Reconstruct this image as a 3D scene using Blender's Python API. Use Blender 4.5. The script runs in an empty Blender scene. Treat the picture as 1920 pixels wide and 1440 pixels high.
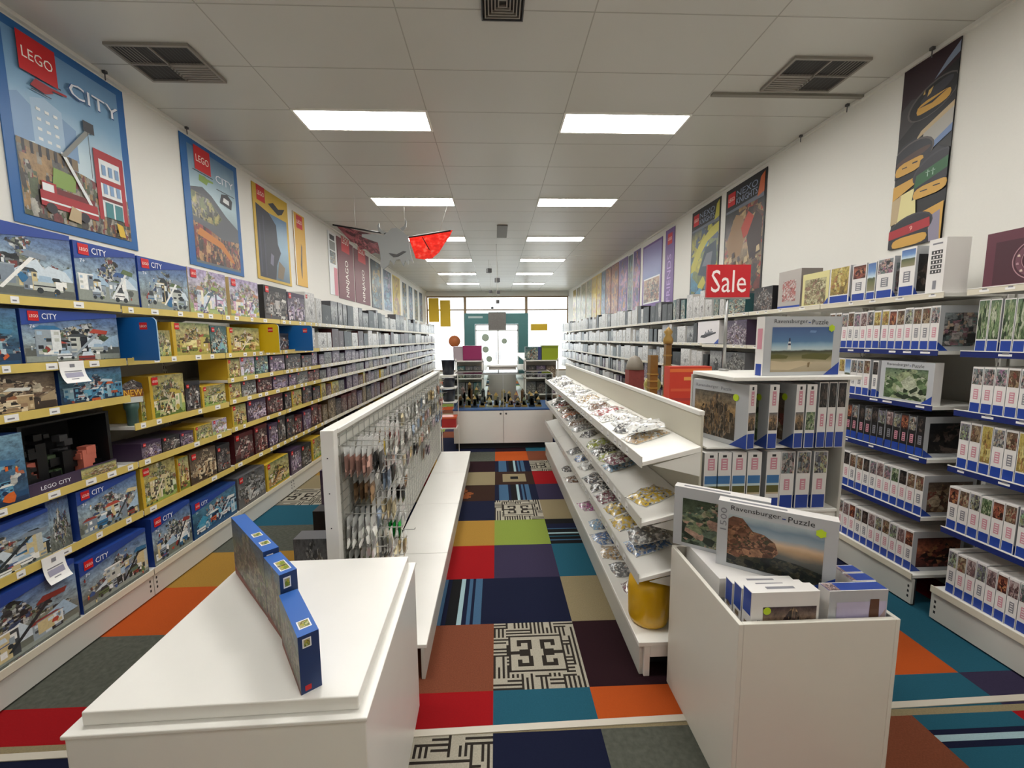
import bpy, math, random
from mathutils import Vector, Matrix

SC = bpy.context.scene
COL = SC.collection
PI = math.pi
rnd = random.Random(7)

# ------------------------------------------------------------------ colours
def L(h):
    """sRGB hex -> linear rgb"""
    h = h.lstrip('#')
    out = []
    for i in (0, 2, 4):
        c = int(h[i:i + 2], 16) / 255
        out.append(c / 12.92 if c <= 0.04045 else ((c + 0.055) / 1.055) ** 2.4)
    return tuple(out)

MATS = {}
def pmat(name, hexcol, rough=0.5, metal=0.0, bump=0.0, noise=0.0, nscale=60, spec=0.5, coat=0.0):
    """plain procedural material with slight mottling"""
    if name in MATS:
        return MATS[name]
    m = bpy.data.materials.new(name)
    m.use_nodes = True
    nt = m.node_tree
    b = nt.nodes['Principled BSDF']
    c = L(hexcol)
    b.inputs['Base Color'].default_value = (*c, 1)
    b.inputs['Roughness'].default_value = rough
    b.inputs['Metallic'].default_value = metal
    b.inputs['Specular IOR Level'].default_value = spec
    b.inputs['Coat Weight'].default_value = coat
    if noise > 0 or bump > 0:
        tc = nt.nodes.new('ShaderNodeTexCoord')
        n = nt.nodes.new('ShaderNodeTexNoise')
        n.inputs['Scale'].default_value = nscale
        n.inputs['Detail'].default_value = 5
        nt.links.new(tc.outputs['Object'], n.inputs['Vector'])
        if noise > 0:
            mx = nt.nodes.new('ShaderNodeMix'); mx.data_type = 'RGBA'
            mx.inputs[6].default_value = (*[x * (1 - noise) for x in c], 1)
            mx.inputs[7].default_value = (*[min(1, x * (1 + noise)) for x in c], 1)
            nt.links.new(n.outputs['Fac'], mx.inputs[0])
            nt.links.new(mx.outputs[2], b.inputs['Base Color'])
        if bump > 0:
            bp = nt.nodes.new('ShaderNodeBump')
            bp.inputs['Strength'].default_value = bump
            bp.inputs['Distance'].default_value = 0.002
            nt.links.new(n.outputs['Fac'], bp.inputs['Height'])
            nt.links.new(bp.outputs['Normal'], b.inputs['Normal'])
    MATS[name] = m
    return m

def ramp(nt, stops, interp='LINEAR'):
    r = nt.nodes.new('ShaderNodeValToRGB')
    r.color_ramp.interpolation = interp
    e = r.color_ramp.elements
    while len(e) > 1:
        e.remove(e[-1])
    e[0].position = stops[0][0]; e[0].color = (*L(stops[0][1]), 1)
    for p, c in stops[1:]:
        k = e.new(p); k.color = (*L(c), 1)
    return r

def art(name, bg, palette, sx=11, sy=8, cover=0.5, rough=0.35, warp=0.05, jitter=True, shape='box', huevar=0.0, fine=1.15, sat=0.85):
    """printed picture: vertical background ramp with a busy mass of blocky coloured detail in the middle"""
    if name in MATS:
        return MATS[name]
    m = bpy.data.materials.new(name); m.use_nodes = True
    nt = m.node_tree; N = nt.nodes; K = nt.links
    b = N['Principled BSDF']; b.inputs['Roughness'].default_value = rough
    tc = N.new('ShaderNodeTexCoord'); oi = N.new('ShaderNodeObjectInfo')
    sep = N.new('ShaderNodeSeparateXYZ'); K.new(tc.outputs['UV'], sep.inputs[0])
    w = N.new('ShaderNodeMath'); w.operation = 'MULTIPLY'; w.inputs[1].default_value = 53.0 if jitter else 0.0
    K.new(oi.outputs['Random'], w.inputs[0])
    # warped background
    nz = N.new('ShaderNodeTexNoise'); nz.noise_dimensions = '4D'; nz.inputs['Scale'].default_value = 4.5; nz.inputs['Detail'].default_value = 5
    K.new(tc.outputs['UV'], nz.inputs['Vector']); K.new(w.outputs[0], nz.inputs['W'])
    a1 = N.new('ShaderNodeMath'); a1.operation = 'MULTIPLY_ADD'; a1.inputs[1].default_value = warp * 2; a1.inputs[2].default_value = -warp
    K.new(nz.outputs['Fac'], a1.inputs[0])
    a2 = N.new('ShaderNodeMath'); a2.operation = 'ADD'; K.new(sep.outputs['Y'], a2.inputs[0]); K.new(a1.outputs[0], a2.inputs[1])
    bgr = ramp(nt, bg); K.new(a2.outputs[0], bgr.inputs[0])
    col = bgr.outputs['Color']
    if palette:
        mp = N.new('ShaderNodeMapping'); mp.inputs['Scale'].default_value = (sx * fine, sy * fine, 1)
        K.new(tc.outputs['UV'], mp.inputs['Vector'])
        vo = N.new('ShaderNodeTexVoronoi'); vo.voronoi_dimensions = '4D'
        vo.distance = 'CHEBYCHEV' if shape == 'box' else 'EUCLIDEAN'
        vo.inputs['Scale'].default_value = 1.0
        K.new(mp.outputs[0], vo.inputs['Vector']); K.new(w.outputs[0], vo.inputs['W'])
        vs = N.new('ShaderNodeSeparateColor'); K.new(vo.outputs['Color'], vs.inputs[0])
        n = len(palette)
        pr = ramp(nt, [(i / n, c) for i, c in enumerate(palette)], 'CONSTANT')
        K.new(vs.outputs[0], pr.inputs[0])
        # mass mask: noise - distance from a low centre
        cx = N.new('ShaderNodeMath'); cx.operation = 'SUBTRACT'; cx.inputs[1].default_value = 0.55; K.new(sep.outputs['X'], cx.inputs[0])
        cy = N.new('ShaderNodeMath'); cy.operation = 'SUBTRACT'; cy.inputs[1].default_value = 0.38; K.new(sep.outputs['Y'], cy.inputs[0])
        cx2 = N.new('ShaderNodeMath'); cx2.operation = 'ABSOLUTE'; K.new(cx.outputs[0], cx2.inputs[0])
        cy2 = N.new('ShaderNodeMath'); cy2.operation = 'ABSOLUTE'; K.new(cy.outputs[0], cy2.inputs[0])
        dd = N.new('ShaderNodeMath'); dd.operation = 'ADD'; K.new(cx2.outputs[0], dd.inputs[0]); K.new(cy2.outputs[0], dd.inputs[1])
        n2 = N.new('ShaderNodeTexNoise'); n2.noise_dimensions = '4D'; n2.inputs['Scale'].default_value = 7; n2.inputs['Detail'].default_value = 4
        K.new(tc.outputs['UV'], n2.inputs['Vector']); K.new(w.outputs[0], n2.inputs['W'])
        mk = N.new('ShaderNodeMath'); mk.operation = 'SUBTRACT'; K.new(n2.outputs['Fac'], mk.inputs[0]); K.new(dd.outputs[0], mk.inputs[1])
        mk2 = N.new('ShaderNodeMath'); mk2.operation = 'GREATER_THAN'; mk2.inputs[1].default_value = 0.5 - cover; K.new(mk.outputs[0], mk2.inputs[0])
        # a second, finer layer of the same palette over half of the picture mass
        v2 = N.new('ShaderNodeTexVoronoi'); v2.voronoi_dimensions = '4D'; v2.inputs['Scale'].default_value = 2.6; v2.distance = vo.distance
        K.new(mp.outputs[0], v2.inputs['Vector']); K.new(w.outputs[0], v2.inputs['W'])
        s2 = N.new('ShaderNodeSeparateColor'); K.new(v2.outputs['Color'], s2.inputs[0])
        p2 = ramp(nt, [(i / n, c) for i, c in enumerate(palette)], 'CONSTANT'); K.new(s2.outputs[0], p2.inputs[0])
        g2 = N.new('ShaderNodeMath'); g2.operation = 'GREATER_THAN'; g2.inputs[1].default_value = .45; K.new(vs.outputs[1], g2.inputs[0])
        pm = N.new('ShaderNodeMix'); pm.data_type = 'RGBA'; K.new(g2.outputs[0], pm.inputs[0]); K.new(pr.outputs[0], pm.inputs[6]); K.new(p2.outputs[0], pm.inputs[7])
        mx = N.new('ShaderNodeMix'); mx.data_type = 'RGBA'
        K.new(mk2.outputs[0], mx.inputs[0]); K.new(col, mx.inputs[6]); K.new(pm.outputs[2], mx.inputs[7])
        # printed tone variation
        tn = N.new('ShaderNodeTexNoise'); tn.noise_dimensions = '4D'; tn.inputs['Scale'].default_value = 11; tn.inputs['Detail'].default_value = 7; tn.inputs['Roughness'].default_value = .75
        K.new(tc.outputs['UV'], tn.inputs['Vector']); K.new(w.outputs[0], tn.inputs['W'])
        tr = ramp(nt, [(.3, '5a5a5a'), (.5, 'd0d0d0'), (.68, 'ffffff')]); K.new(tn.outputs['Fac'], tr.inputs[0])
        mt = N.new('ShaderNodeMix'); mt.data_type = 'RGBA'; mt.blend_type = 'MULTIPLY'; mt.inputs[0].default_value = 1; K.new(mx.outputs[2], mt.inputs[6]); K.new(tr.outputs[0], mt.inputs[7])
        col = mt.outputs[2]
    if sat != 1.0:
        ss = N.new('ShaderNodeHueSaturation'); ss.inputs['Saturation'].default_value = sat; K.new(col, ss.inputs['Color']); col = ss.outputs['Color']
    if huevar > 0:
        hs = N.new('ShaderNodeHueSaturation')
        h = N.new('ShaderNodeMath'); h.operation = 'MULTIPLY_ADD'; h.inputs[1].default_value = huevar; h.inputs[2].default_value = 0.5 - huevar / 2
        K.new(oi.outputs['Random'], h.inputs[0]); K.new(h.outputs[0], hs.inputs['Hue']); K.new(col, hs.inputs['Color'])
        col = hs.outputs['Color']
    K.new(col, b.inputs['Base Color'])
    MATS[name] = m
    return m

# ------------------------------------------------------------------ text
_T = {}
def text_geo(s):
    if s not in _T:
        cu = bpy.data.curves.new('lettering', 'FONT'); cu.body = s; cu.resolution_u = 2; cu.fill_mode = 'FRONT'
        ob = bpy.data.objects.new('lettering', cu)
        COL.objects.link(ob)
        me = bpy.data.meshes.new_from_object(ob.evaluated_get(bpy.context.evaluated_depsgraph_get()))
        vs = [tuple(v.co) for v in me.vertices]; fs = [tuple(p.vertices) for p in me.polygons]
        bpy.data.objects.remove(ob); bpy.data.curves.remove(cu); bpy.data.meshes.remove(me)
        x0 = min(v[0] for v in vs); x1 = max(v[0] for v in vs); y0 = min(v[1] for v in vs); y1 = max(v[1] for v in vs)
        _T[s] = ([((v[0] - x0) / (x1 - x0), (v[1] - y0) / (y1 - y0)) for v in vs], fs, (x1 - x0) / (y1 - y0))
    return _T[s]

# ------------------------------------------------------------------ mesh builder
class MB:
    def __init__(s):
        s.v = []; s.f = []; s.m = []; s.uv = []; s.mats = []; s.smooth = []
    def mi(s, mat):
        if mat not in s.mats:
            s.mats.append(mat)
        return s.mats.index(mat)
    def face(s, pts, mat, uvs=None, smooth=False):
        i = len(s.v); s.v += [tuple(p) for p in pts]; n = len(pts)
        s.f.append(tuple(range(i, i + n))); s.m.append(s.mi(mat)); s.smooth.append(smooth)
        if uvs is None:
            uvs = [(0, 0), (1, 0), (1, 1), (0, 1)] if n == 4 else [(0.5 + 0.5 * math.cos(2 * PI * k / n), 0.5 + 0.5 * math.sin(2 * PI * k / n)) for k in range(n)]
        s.uv.append(uvs)
    def shared(s, verts, faces, mat, smooth=True, uvs=None):
        i = len(s.v); s.v += [tuple(p) for p in verts]
        for f in faces:
            s.f.append(tuple(i + k for k in f)); s.m.append(s.mi(mat)); s.smooth.append(smooth)
            s.uv.append([uvs[k] for k in f] if uvs else [(verts[k][0] * 3, verts[k][1] * 3) for k in f])
    def box(s, x0, x1, y0, y1, z0, z1, mat, **o):
        """faces: f front(-y) b back l left(-x) r right t top d bottom may take own materials"""
        P = [(x0, y0, z0), (x1, y0, z0), (x1, y1, z0), (x0, y1, z0), (x0, y0, z1), (x1, y0, z1), (x1, y1, z1), (x0, y1, z1)]
        if not o:
            s.shared(P, [(0, 1, 5, 4), (2, 3, 7, 6), (3, 0, 4, 7), (1, 2, 6, 5), (4, 5, 6, 7), (3, 2, 1, 0)], mat, False)
            return
        for k, idx in (('f', (0, 1, 5, 4)), ('b', (2, 3, 7, 6)), ('l', (3, 0, 4, 7)), ('r', (1, 2, 6, 5)), ('t', (4, 5, 6, 7)), ('d', (3, 2, 1, 0))):
            s.face([P[i] for i in idx], o.get(k, mat))
    def lathe(s, prof, mat, n=24, c=(0, 0, 0), smooth=True):
        vs = []; fs = []
        for r, z in prof:
            for k in range(n):
                a = 2 * PI * k / n
                vs.append((c[0] + r * math.cos(a), c[1] + r * math.sin(a), c[2] + z))
        for i in range(len(prof) - 1):
            for k in range(n):
                k2 = (k + 1) % n
                fs.append((i * n + k, i * n + k2, (i + 1) * n + k2, (i + 1) * n + k))
        fs.append(tuple(reversed(range(n)))); m = (len(prof) - 1) * n; fs.append(tuple(range(m, m + n)))
        s.shared(vs, fs, mat, smooth)
    def tube(s, p, q, r, mat, n=6):
        p = Vector(p); q = Vector(q); d = (q - p).normalized()
        a = d.orthogonal().normalized(); b = d.cross(a)
        vs = []
        for c in (p, q):
            for k in range(n):
                t = 2 * PI * k / n
                vs.append(tuple(c + a * (r * math.cos(t)) + b * (r * math.sin(t))))
        fs = [(k, (k + 1) % n, n + (k + 1) % n, n + k) for k in range(n)] + [tuple(reversed(range(n))), tuple(range(n, 2 * n))]
        s.shared(vs, fs, mat, n > 4)
    def text(s, string, o, ux, uy, h, mat, w=None, center=False):
        """flat lettering: lower-left corner o, directions ux, uy (unit), letter height h, optional forced width"""
        vs, fs, asp = text_geo(string)
        w = w or asp * h
        o = Vector(o); ux = Vector(ux); uy = Vector(uy)
        if center:
            o = o - ux * (w / 2) - uy * (h / 2)
        s.shared([tuple(o + ux * (v[0] * w) + uy * (v[1] * h)) for v in vs], fs, mat, False)
        return w
    def build(s, name, parent=None, loc=(0, 0, 0), rz=0.0, bevel=0.0, color=None, rot=None):
        me = bpy.data.meshes.new(name)
        me.from_pydata(s.v, [], s.f)
        for m in s.mats:
            me.materials.append(m)
        me.polygons.foreach_set('material_index', s.m)
        me.polygons.foreach_set('use_smooth', s.smooth)
        ul = me.uv_layers.new(name='UVMap')
        flat = []
        for u in s.uv:
            for a in u:
                flat += [a[0], a[1]]
        ul.data.foreach_set('uv', flat)
        me.update()
        o = bpy.data.objects.new(name, me); COL.objects.link(o)
        o.location = loc; o.rotation_euler = rot or (0, 0, rz)
        if parent:
            o.parent = parent
        if color:
            o.color = (*color, 1)
        if bevel:
            bv = o.modifiers.new('edge', 'BEVEL'); bv.width = bevel; bv.segments = 2; bv.limit_method = 'ANGLE'
        return o

def tag(o, label, cat, group=None):
    o['label'] = label; o['category'] = cat
    if group:
        o['group'] = group
    return o
def thing(name, label, cat, loc=(0, 0, 0), rz=0.0, group=None):
    o = bpy.data.objects.new(name, None); COL.objects.link(o)
    o.location = loc; o.rotation_euler = (0, 0, rz); o.empty_display_size = 0.05
    return tag(o, label, cat, group)
def struct(o, label=None):
    o['kind'] = 'structure'
    if label:
        o['label'] = label
    return o
def copy_tree(o, parent=None):
    c = o.copy(); COL.objects.link(c)
    if parent:
        c.parent = parent
    for ch in list(o.children):
        copy_tree(ch, c)
    return c

# ------------------------------------------------------------------ shared materials
WHITE = pmat('white_laminate', 'e9e7e1', 0.32, noise=0.03, nscale=6)
WPOWDER = pmat('white_powder_coat', 'e2e0d9', 0.4)
WPANEL = pmat('white_steel_panel', 'c4c2ba', 0.45)
WALLM = pmat('painted_wall', 'e2e0d9', 0.75, bump=0.15, nscale=90, noise=0.02)
CEILM = None
DARK = pmat('dark_void', '17171a', 0.8)
BLACK = pmat('black_plastic', '101012', 0.4)
DARKGREY = pmat('dark_grey_metal', '4a4a4c', 0.5)  # plain dark grey for hooks, locks, cubes and slats
GREY = pmat('grey_metal', '9a9a98', 0.35, metal=0.6)
SILVER = pmat('silver_card', 'b9bcc0', 0.3, metal=0.15)
CARD = pmat('white_card', 'dcd9d6', 0.4)
PBLUE = pmat('puzzle_blue', '1f3f93', 0.35)
PSTRIP = pmat('blue_price_rail', '1b2a68', 0.3)
YSTRIP = pmat('yellow_price_rail', 'ccb562', 0.4, noise=0.15, nscale=9)
WSTRIP = pmat('cream_price_rail', 'd2cbb8', 0.4)
PAPER = pmat('white_paper', 'e9e8e6', 0.7)
INK = pmat('black_ink', '26262a', 0.6)
GINK = pmat('grey_ink', '7d7d84', 0.6)
LOGO = pmat('logo_red', 'c3161c', 0.35)
LTXT = pmat('logo_white', 'f4f0e4', 0.4)
WTXT = pmat('white_print', 'e8eaf0', 0.4)
PINKTXT = pmat('pink_print', 'c98a98', 0.5)
LIME = pmat('lime_sticker', 'b9d32a', 0.5)
RED = pmat('sign_red', 'c0202a', 0.35)

def glass_mat(name, tint, alpha, rough=0.02):
    if name in MATS:
        return MATS[name]
    m = bpy.data.materials.new(name); m.use_nodes = True
    nt = m.node_tree; nt.nodes.clear()
    out = nt.nodes.new('ShaderNodeOutputMaterial'); mx = nt.nodes.new('ShaderNodeMixShader')
    tr = nt.nodes.new('ShaderNodeBsdfTransparent'); gl = nt.nodes.new('ShaderNodeBsdfGlossy')
    tr.inputs[0].default_value = (*L(tint), 1); gl.inputs['Roughness'].default_value = rough
    lw = nt.nodes.new('ShaderNodeLayerWeight'); lw.inputs[0].default_value = alpha
    nt.links.new(lw.outputs['Fresnel'], mx.inputs[0]); nt.links.new(tr.outputs[0], mx.inputs[1]); nt.links.new(gl.outputs[0], mx.inputs[2])
    nt.links.new(mx.outputs[0], out.inputs[0])
    MATS[name] = m
    return m
GLASS = glass_mat('clear_glass', 'f0f4f2', 0.12)
WINGLASS = glass_mat('window_glass', 'f6f8f8', 0.08)

def emit(name, hexcol, strength):
    m = bpy.data.materials.new(name); m.use_nodes = True
    b = m.node_tree.nodes['Principled BSDF']
    b.inputs['Base Color'].default_value = (0.8, 0.8, 0.8, 1)
    b.inputs['Emission Color'].default_value = (*L(hexcol), 1)
    b.inputs['Emission Strength'].default_value = strength
    return m
LAMP = emit('lamp_diffuser', 'fffdf8', 30.0)

# ------------------------------------------------------------------ room dimensions
XL, XR, ZC, YF, YN = -3.06, 3.25, 3.89, 18.5, -1.6
CAMZ = 1.803

# ================================================================== FLOOR of carpet tiles
def carpet(name, h, noise=0.18, nscale=140, bump=0.3):
    return pmat('carpet_' + name, '%02x%02x%02x' % tuple(int(int(h[i:i + 2], 16) * .92) for i in (0, 2, 4)), 0.95, noise=noise, nscale=nscale, bump=bump, spec=0.1)
CT = {
    'red': carpet('red', '97141a', 0.1), 'teal': carpet('teal', '24586a'), 'navy': carpet('navy', '171c33'), 'purple': carpet('purple', '362f47'),
    'orange': carpet('orange', 'b4501f', 0.1), 'rust': carpet('rust', '7a4530', 0.3), 'ochre': carpet('ochre', 'a07a35', 0.25), 'green': carpet('green', '80913f', 0.2),
    'beige': carpet('beige', '8d8062', 0.3), 'grey': carpet('grey', '55574f', 0.45, 40), 'maroon': carpet('maroon', '2a161c'), 'black': carpet('black', '1a191b'),
    'brown': carpet('brown', '36231c', 0.25), 'cream': carpet('cream', 'a9a393', 0.3), 'char': carpet('charcoal', '2f2a26', 0.3),
    'sblue': carpet('slate_blue', '41607e'), 'lblue': carpet('pale_blue', '9bb6bd'), 'spot': carpet('spot_orange', '8d4f2c', 0.2),
}
GREEK = ["##########################",
         "#........................#",
         "#........................#",
         "#...#######....#######...#",
         "#...#######....#######...#",
         "#...##...##....##...##...#",
         "#...##...##....##...##...#",
         "#........##....##........#",
         "#........##....##........#",
         "#....#####......#####....#",
         "##########......##########",
         "##########......##########",
         "#....#####......#####....#",
         "#........##....##........#",
         "#........##....##........#",
         "#...##...##....##...##...#",
         "#...##...##....##...##...#",
         "#...#######....#######...#",
         "#...#######....#######...#",
         "#........................#",
         "#........................#",
         "##########################"]
FL = MB()
def tile(x0, x1, y0, y1, kind, seed=0):
    q = lambda a, b, c, d, m: FL.face([(a, c, 0), (b, c, 0), (b, d, 0), (a, d, 0)], CT[m])
    r = random.Random(seed * 31 + 5)
    if kind == 'greek':
        n = 40
        dx = (x1 - x0) / n; dy = (y1 - y0) / n
        g = [['cream'] * n for _ in range(n)]
        # border of woven dashes
        B = 9
        for i in range(n):
            for j in range(n):
                e = min(i, j, n - 1 - i, n - 1 - j)
                if e < B - 1:
                    bi, bj = i // 6, j // 6
                    vert = random.Random(bi * 77 + bj * 13 + seed).random() < 0.5
                    k = (j if vert else i)
                    if k % 2 == 0 and random.Random(bi * 7 + bj * 3 + k * 11 + seed).random() < 0.8:
                        g[i][j] = 'char'
        for i, row in enumerate(reversed(GREEK)):
            for j, c in enumerate(row):
                a, b = 9 + i, 7 + j
                g[a][b] = 'char' if c == '#' else 'cream'
        for i in range(n):
            j = 0
            while j < n:
                k = j
                while k < n and g[i][k] == g[i][j]:
                    k += 1
                q(x0 + j * dx, x0 + k * dx, y0 + i * dy, y0 + (i + 1) * dy, g[i][j]); j = k
    elif kind in ('stripev', 'stripeh', 'darkh'):
        if kind == 'darkh':
            bands = [(0.12, 'black'), (0.04, 'sblue'), (0.1, 'black'), (0.03, 'teal'), (0.08, 'black'), (0.05, 'lblue'), (0.14, 'black'), (0.03, 'sblue'), (0.2, 'navy'), (0.21, 'black')]
        elif kind == 'stripeh':
            bands = [(0.08, 'navy'), (0.25, 'teal'), (0.06, 'navy'), (0.03, 'lblue'), (0.06, 'navy'), (0.2, 'teal'), (0.06, 'navy'), (0.06, 'lblue'), (0.05, 'navy'), (0.15, 'teal')]
        else:
            bands = [(0.1, 'navy'), (0.22, 'sblue'), (0.06, 'navy'), (0.14, 'black'), (0.06, 'lblue'), (0.06, 'navy'), (0.05, 'sblue'), (0.04, 'navy'), (0.1, 'sblue'), (0.17, 'navy')]
        t = 0
        for wd, m in bands:
            if kind == 'stripev':
                q(x0 + t * (x1 - x0), x0 + (t + wd) * (x1 - x0), y0, y1, m)
            else:
                q(x0, x1, y0 + t * (y1 - y0), y0 + (t + wd) * (y1 - y0), m)
            t += wd
    elif kind in ('spots', 'frame'):
        n = 20; dx = (x1 - x0) / n; dy = (y1 - y0) / n
        cs = [(r.uniform(3, 17), r.uniform(3, 17), r.uniform(1.6, 2.6)) for _ in range(4)]
        for i in range(n):
            for j in range(n):
                if kind == 'spots':
                    d = any((i - a) ** 2 + (j - b) ** 2 < c * c for a, b, c in cs)
                    m = 'spot' if d else 'brown'
                else:
                    e = max(abs(i - 9.5), abs(j - 9.5))
                    m = 'black' if e < 2.5 else ('beige' if e < 6.5 and abs(i - 9.5) < 8 else 'brown')
                q(x0 + j * dx, x0 + (j + 1) * dx, y0 + i * dy, y0 + (i + 1) * dy, m)
    else:
        q(x0, x1, y0, y1, kind)

XO, YO, TS = -0.035, 1.932, 0.5
known = {}
def row(k, cols, c0=-1):
    for i, c in enumerate(cols):
        known[(k, c0 + i)] = c
# row k spans YO+(k-1)*.5 .. YO+k*.5 ; k=0 is the cut row just beyond the white strip, k=-1 in front of it
row(-1, ['greek', 'navy', 'grey']); row(0, ['red', 'teal', 'orange']); row(1, ['rust', 'greek', 'maroon']); row(2, ['stripev', 'navy', 'beige'])
row(3, ['red', 'purple', 'teal']); row(4, ['ochre', 'green', 'darkh']); row(5, ['navy', 'greek', 'beige']); row(6, ['spots', 'stripev', 'purple'])
row(7, ['beige', 'frame', 'red']); row(8, ['maroon', 'stripev', 'greek']); row(9, ['grey', 'orange', 'rust']); row(10, ['navy', 'maroon', 'teal'])
for k, cc in {-1: ['navy', 'navy', 'orange', 'purple'], 0: ['red', 'red', 'teal', 'ochre'], 1: ['grey', 'grey', 'navy', 'teal'], 2: ['orange', 'orange', 'green', 'red'],
              3: ['ochre', 'ochre', 'purple', 'navy'], 4: ['grey', 'grey', 'navy', 'black'], 5: ['teal', 'teal', 'beige', 'navy'], 6: ['greek', 'greek', 'black', 'beige'], 7: ['beige', 'teal', 'ochre', 'red']}.items():
    row(k, cc, -5)
for k, cc in {-1: ['rust', 'rust', 'stripeh', 'red'], 0: ['orange', 'teal', 'teal', 'purple'], 1: ['navy', 'orange', 'orange', 'teal'], 2: ['red', 'teal', 'teal', 'teal'], 3: ['grey', 'ochre', 'ochre', 'navy'],
              4: ['green', 'beige', 'red', 'purple']}.items():
    row(k, cc, 2)
kinds = ['red', 'teal', 'navy', 'purple', 'orange', 'rust', 'ochre', 'green', 'beige', 'grey', 'maroon', 'stripev', 'greek']
for k in range(-7, 36):
    if k == 0:
        y0, y1 = 1.737, YO
    elif k < 0:
        y1 = 1.702 + (k + 1) * TS; y0 = y1 - TS
    else:
        y0, y1 = YO + (k - 1) * TS, YO + k * TS
    if y0 > YF: break
    for c in range(-7, 8):
        x0 = XO + c * TS; x1 = x0 + TS
        if x1 < XL - 0.3 or x0 > XR + 0.3: continue
        kd = known.get((k, c)) or random.Random(k * 100 + c).choice(kinds if -3 < k < 14 else kinds[:11])
        tile(x0, x1, y0, y1, kd, k * 10 + c)
FL.face([(XL - .3, 1.702, 0), (XR + .3, 1.702, 0), (XR + .3, 1.737, 0), (XL - .3, 1.737, 0)], CT['beige'])
struct(FL.build('floor'), 'floor of mixed coloured patterned carpet tiles')
b = MB(); b.box(XL, XR, -0.0165, 0.0165, 0.0, 0.004, pmat('white_floor_trim', 'bdb6a8', 0.5))
struct(b.build('trim_1', loc=(0, 1.722, 0.0005), rz=math.radians(1.0)), 'thin white joint strip crossing the carpet')

# ================================================================== CEILING
def ceiling_material():
    m = bpy.data.materials.new('ceiling_panel_paint'); m.use_nodes = True
    nt = m.node_tree; b = nt.nodes['Principled BSDF']
    tc = nt.nodes.new('ShaderNodeTexCoord'); n = nt.nodes.new('ShaderNodeTexNoise')
    n.inputs['Scale'].default_value = 0.7; nt.links.new(tc.outputs['Object'], n.inputs['Vector'])
    mx = nt.nodes.new('ShaderNodeMix'); mx.data_type = 'RGBA'
    mx.inputs[6].default_value = (*L('c6c5be'), 1); mx.inputs[7].default_value = (*L('cecdc6'), 1)
    nt.links.new(n.outputs['Fac'], mx.inputs[0]); nt.links.new(mx.outputs[2], b.inputs['Base Color'])
    b.inputs['Roughness'].default_value = 0.36
    b.inputs['Specular IOR Level'].default_value = 0.6
    return m
CEILM = ceiling_material()
TBAR = pmat('ceiling_joint_strip', 'b6b4ac', 0.25)
xs = [XL - .2, -1.845, -0.615, 0.66, 1.87, XR + .2]
b = MB()
b.box(XL - .2, XR + .2, YN - .2, YF + .3, ZC, ZC + .08, CEILM)
struct(b.build('ceiling'), 'low sheen panelled ceiling')
b = MB()
y = 2.87 - 0.6 * 7
while y < YF:
    b.box(XL, XR, y - .004, y + .004, ZC - .0012, ZC + .001, TBAR); y += 0.6
for x in xs[1:-1]:
    b.box(x - .004, x + .004, YN, YF, ZC - .0014, ZC + .0005, TBAR)
struct(b.build('trim_2'), 'joint strips between the ceiling panels')

# ================================================================== WALLS
b = MB(); b.box(XL - .15, XL, YN, YF, 0, ZC, WALLM); struct(b.build('wall_left'))
b = MB(); b.box(XR, XR + .15, YN, YF, 0, ZC, WALLM); struct(b.build('wall_right'))
b = MB(); b.box(XL - .15, XR + .15, YN - .15, YN, 0, ZC, WALLM); struct(b.build('wall_near'))
b = MB(); b.box(XL, XL + .03, YN, YF, ZC - .03, ZC - .001, WALLM); struct(b.build('trim_3'))
b = MB(); b.box(XR - .03, XR, YN, YF, ZC - .03, ZC - .001, WALLM); struct(b.build('trim_4'))
# far shop front: header, sill and glazing
ALU = pmat('bronze_window_frame', '8a7458', 0.4, metal=0.3)
b = MB(); b.box(XL - .15, XR + .15, YF, YF + .2, 3.68, ZC, WALLM); b.box(XL - .15, XR + .15, YF, YF + .2, 0, 0.35, WALLM)
struct(b.build('wall_far'))
def window(n, x0, x1):
    m = MB()
    z0, z1 = 0.35, 3.68
    for a in (x0, x1 - .06): m.box(a, a + .06, YF + .02, YF + .09, z0, z1, ALU)
    for z in (z0, 3.05, z1 - .06): m.box(x0 + .06, x1 - .06, YF + .02, YF + .09, z, z + .06, ALU)
    w = m.build('window_%d' % n); struct(w, 'tall daylit shop window')
    g = MB(); g.box(x0 + .06, x1 - .06, YF + .05, YF + .056, z0 + .06, z1, WINGLASS)
    g.build('window_pane', w)
window(1, XL, -1.36); window(2, 1.36, XR); window(3, -1.36, 1.36)
# pavement outside
b = MB(); b.box(-14, 14, YF + .25, YF + 16, -.1, -.02, pmat('pavement_concrete', 'b9b6ae', 0.9)); struct(b.build('pavement'), 'pale pavement outside the shop window')

# teal entrance portal with glazed double door
TEAL = pmat('teal_board', '3f6f70', 0.5, noise=0.1, nscale=5)
PY = 17.4
p = thing('entrance_portal', 'teal panelled entrance surround around the bright glass door', 'door surround', (0, PY, 0))
for x0, x1, nm in ((-1.31, -0.89, 'side_panel'), (0.95, 1.36, 'side_panel')):
    b = MB(); b.box(x0, x1, 0, .25, 0, 2.42, TEAL); b.build(nm, p, bevel=.004)
b = MB(); b.box(-1.31, 1.36, 0, .25, 2.42, 2.86, TEAL)
b.box(-1.15, -0.55, -.004, 0, 2.66, 2.74, pmat('pale_sign_strip', '9fb0b0', .5)); b.build('header_panel', p, bevel=.004)
DF = pmat('white_door_frame', 'd9dad8', 0.4)
d = MB()
for x in (-0.88, 0.06, 0.90): d.box(x, x + .05, PY + .1, PY + .16, 0, 2.40, DF)
for z in (0.0, 2.12, 2.36): d.box(-0.88, 0.95, PY + .1, PY + .16, z, z + .05, DF)
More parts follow.
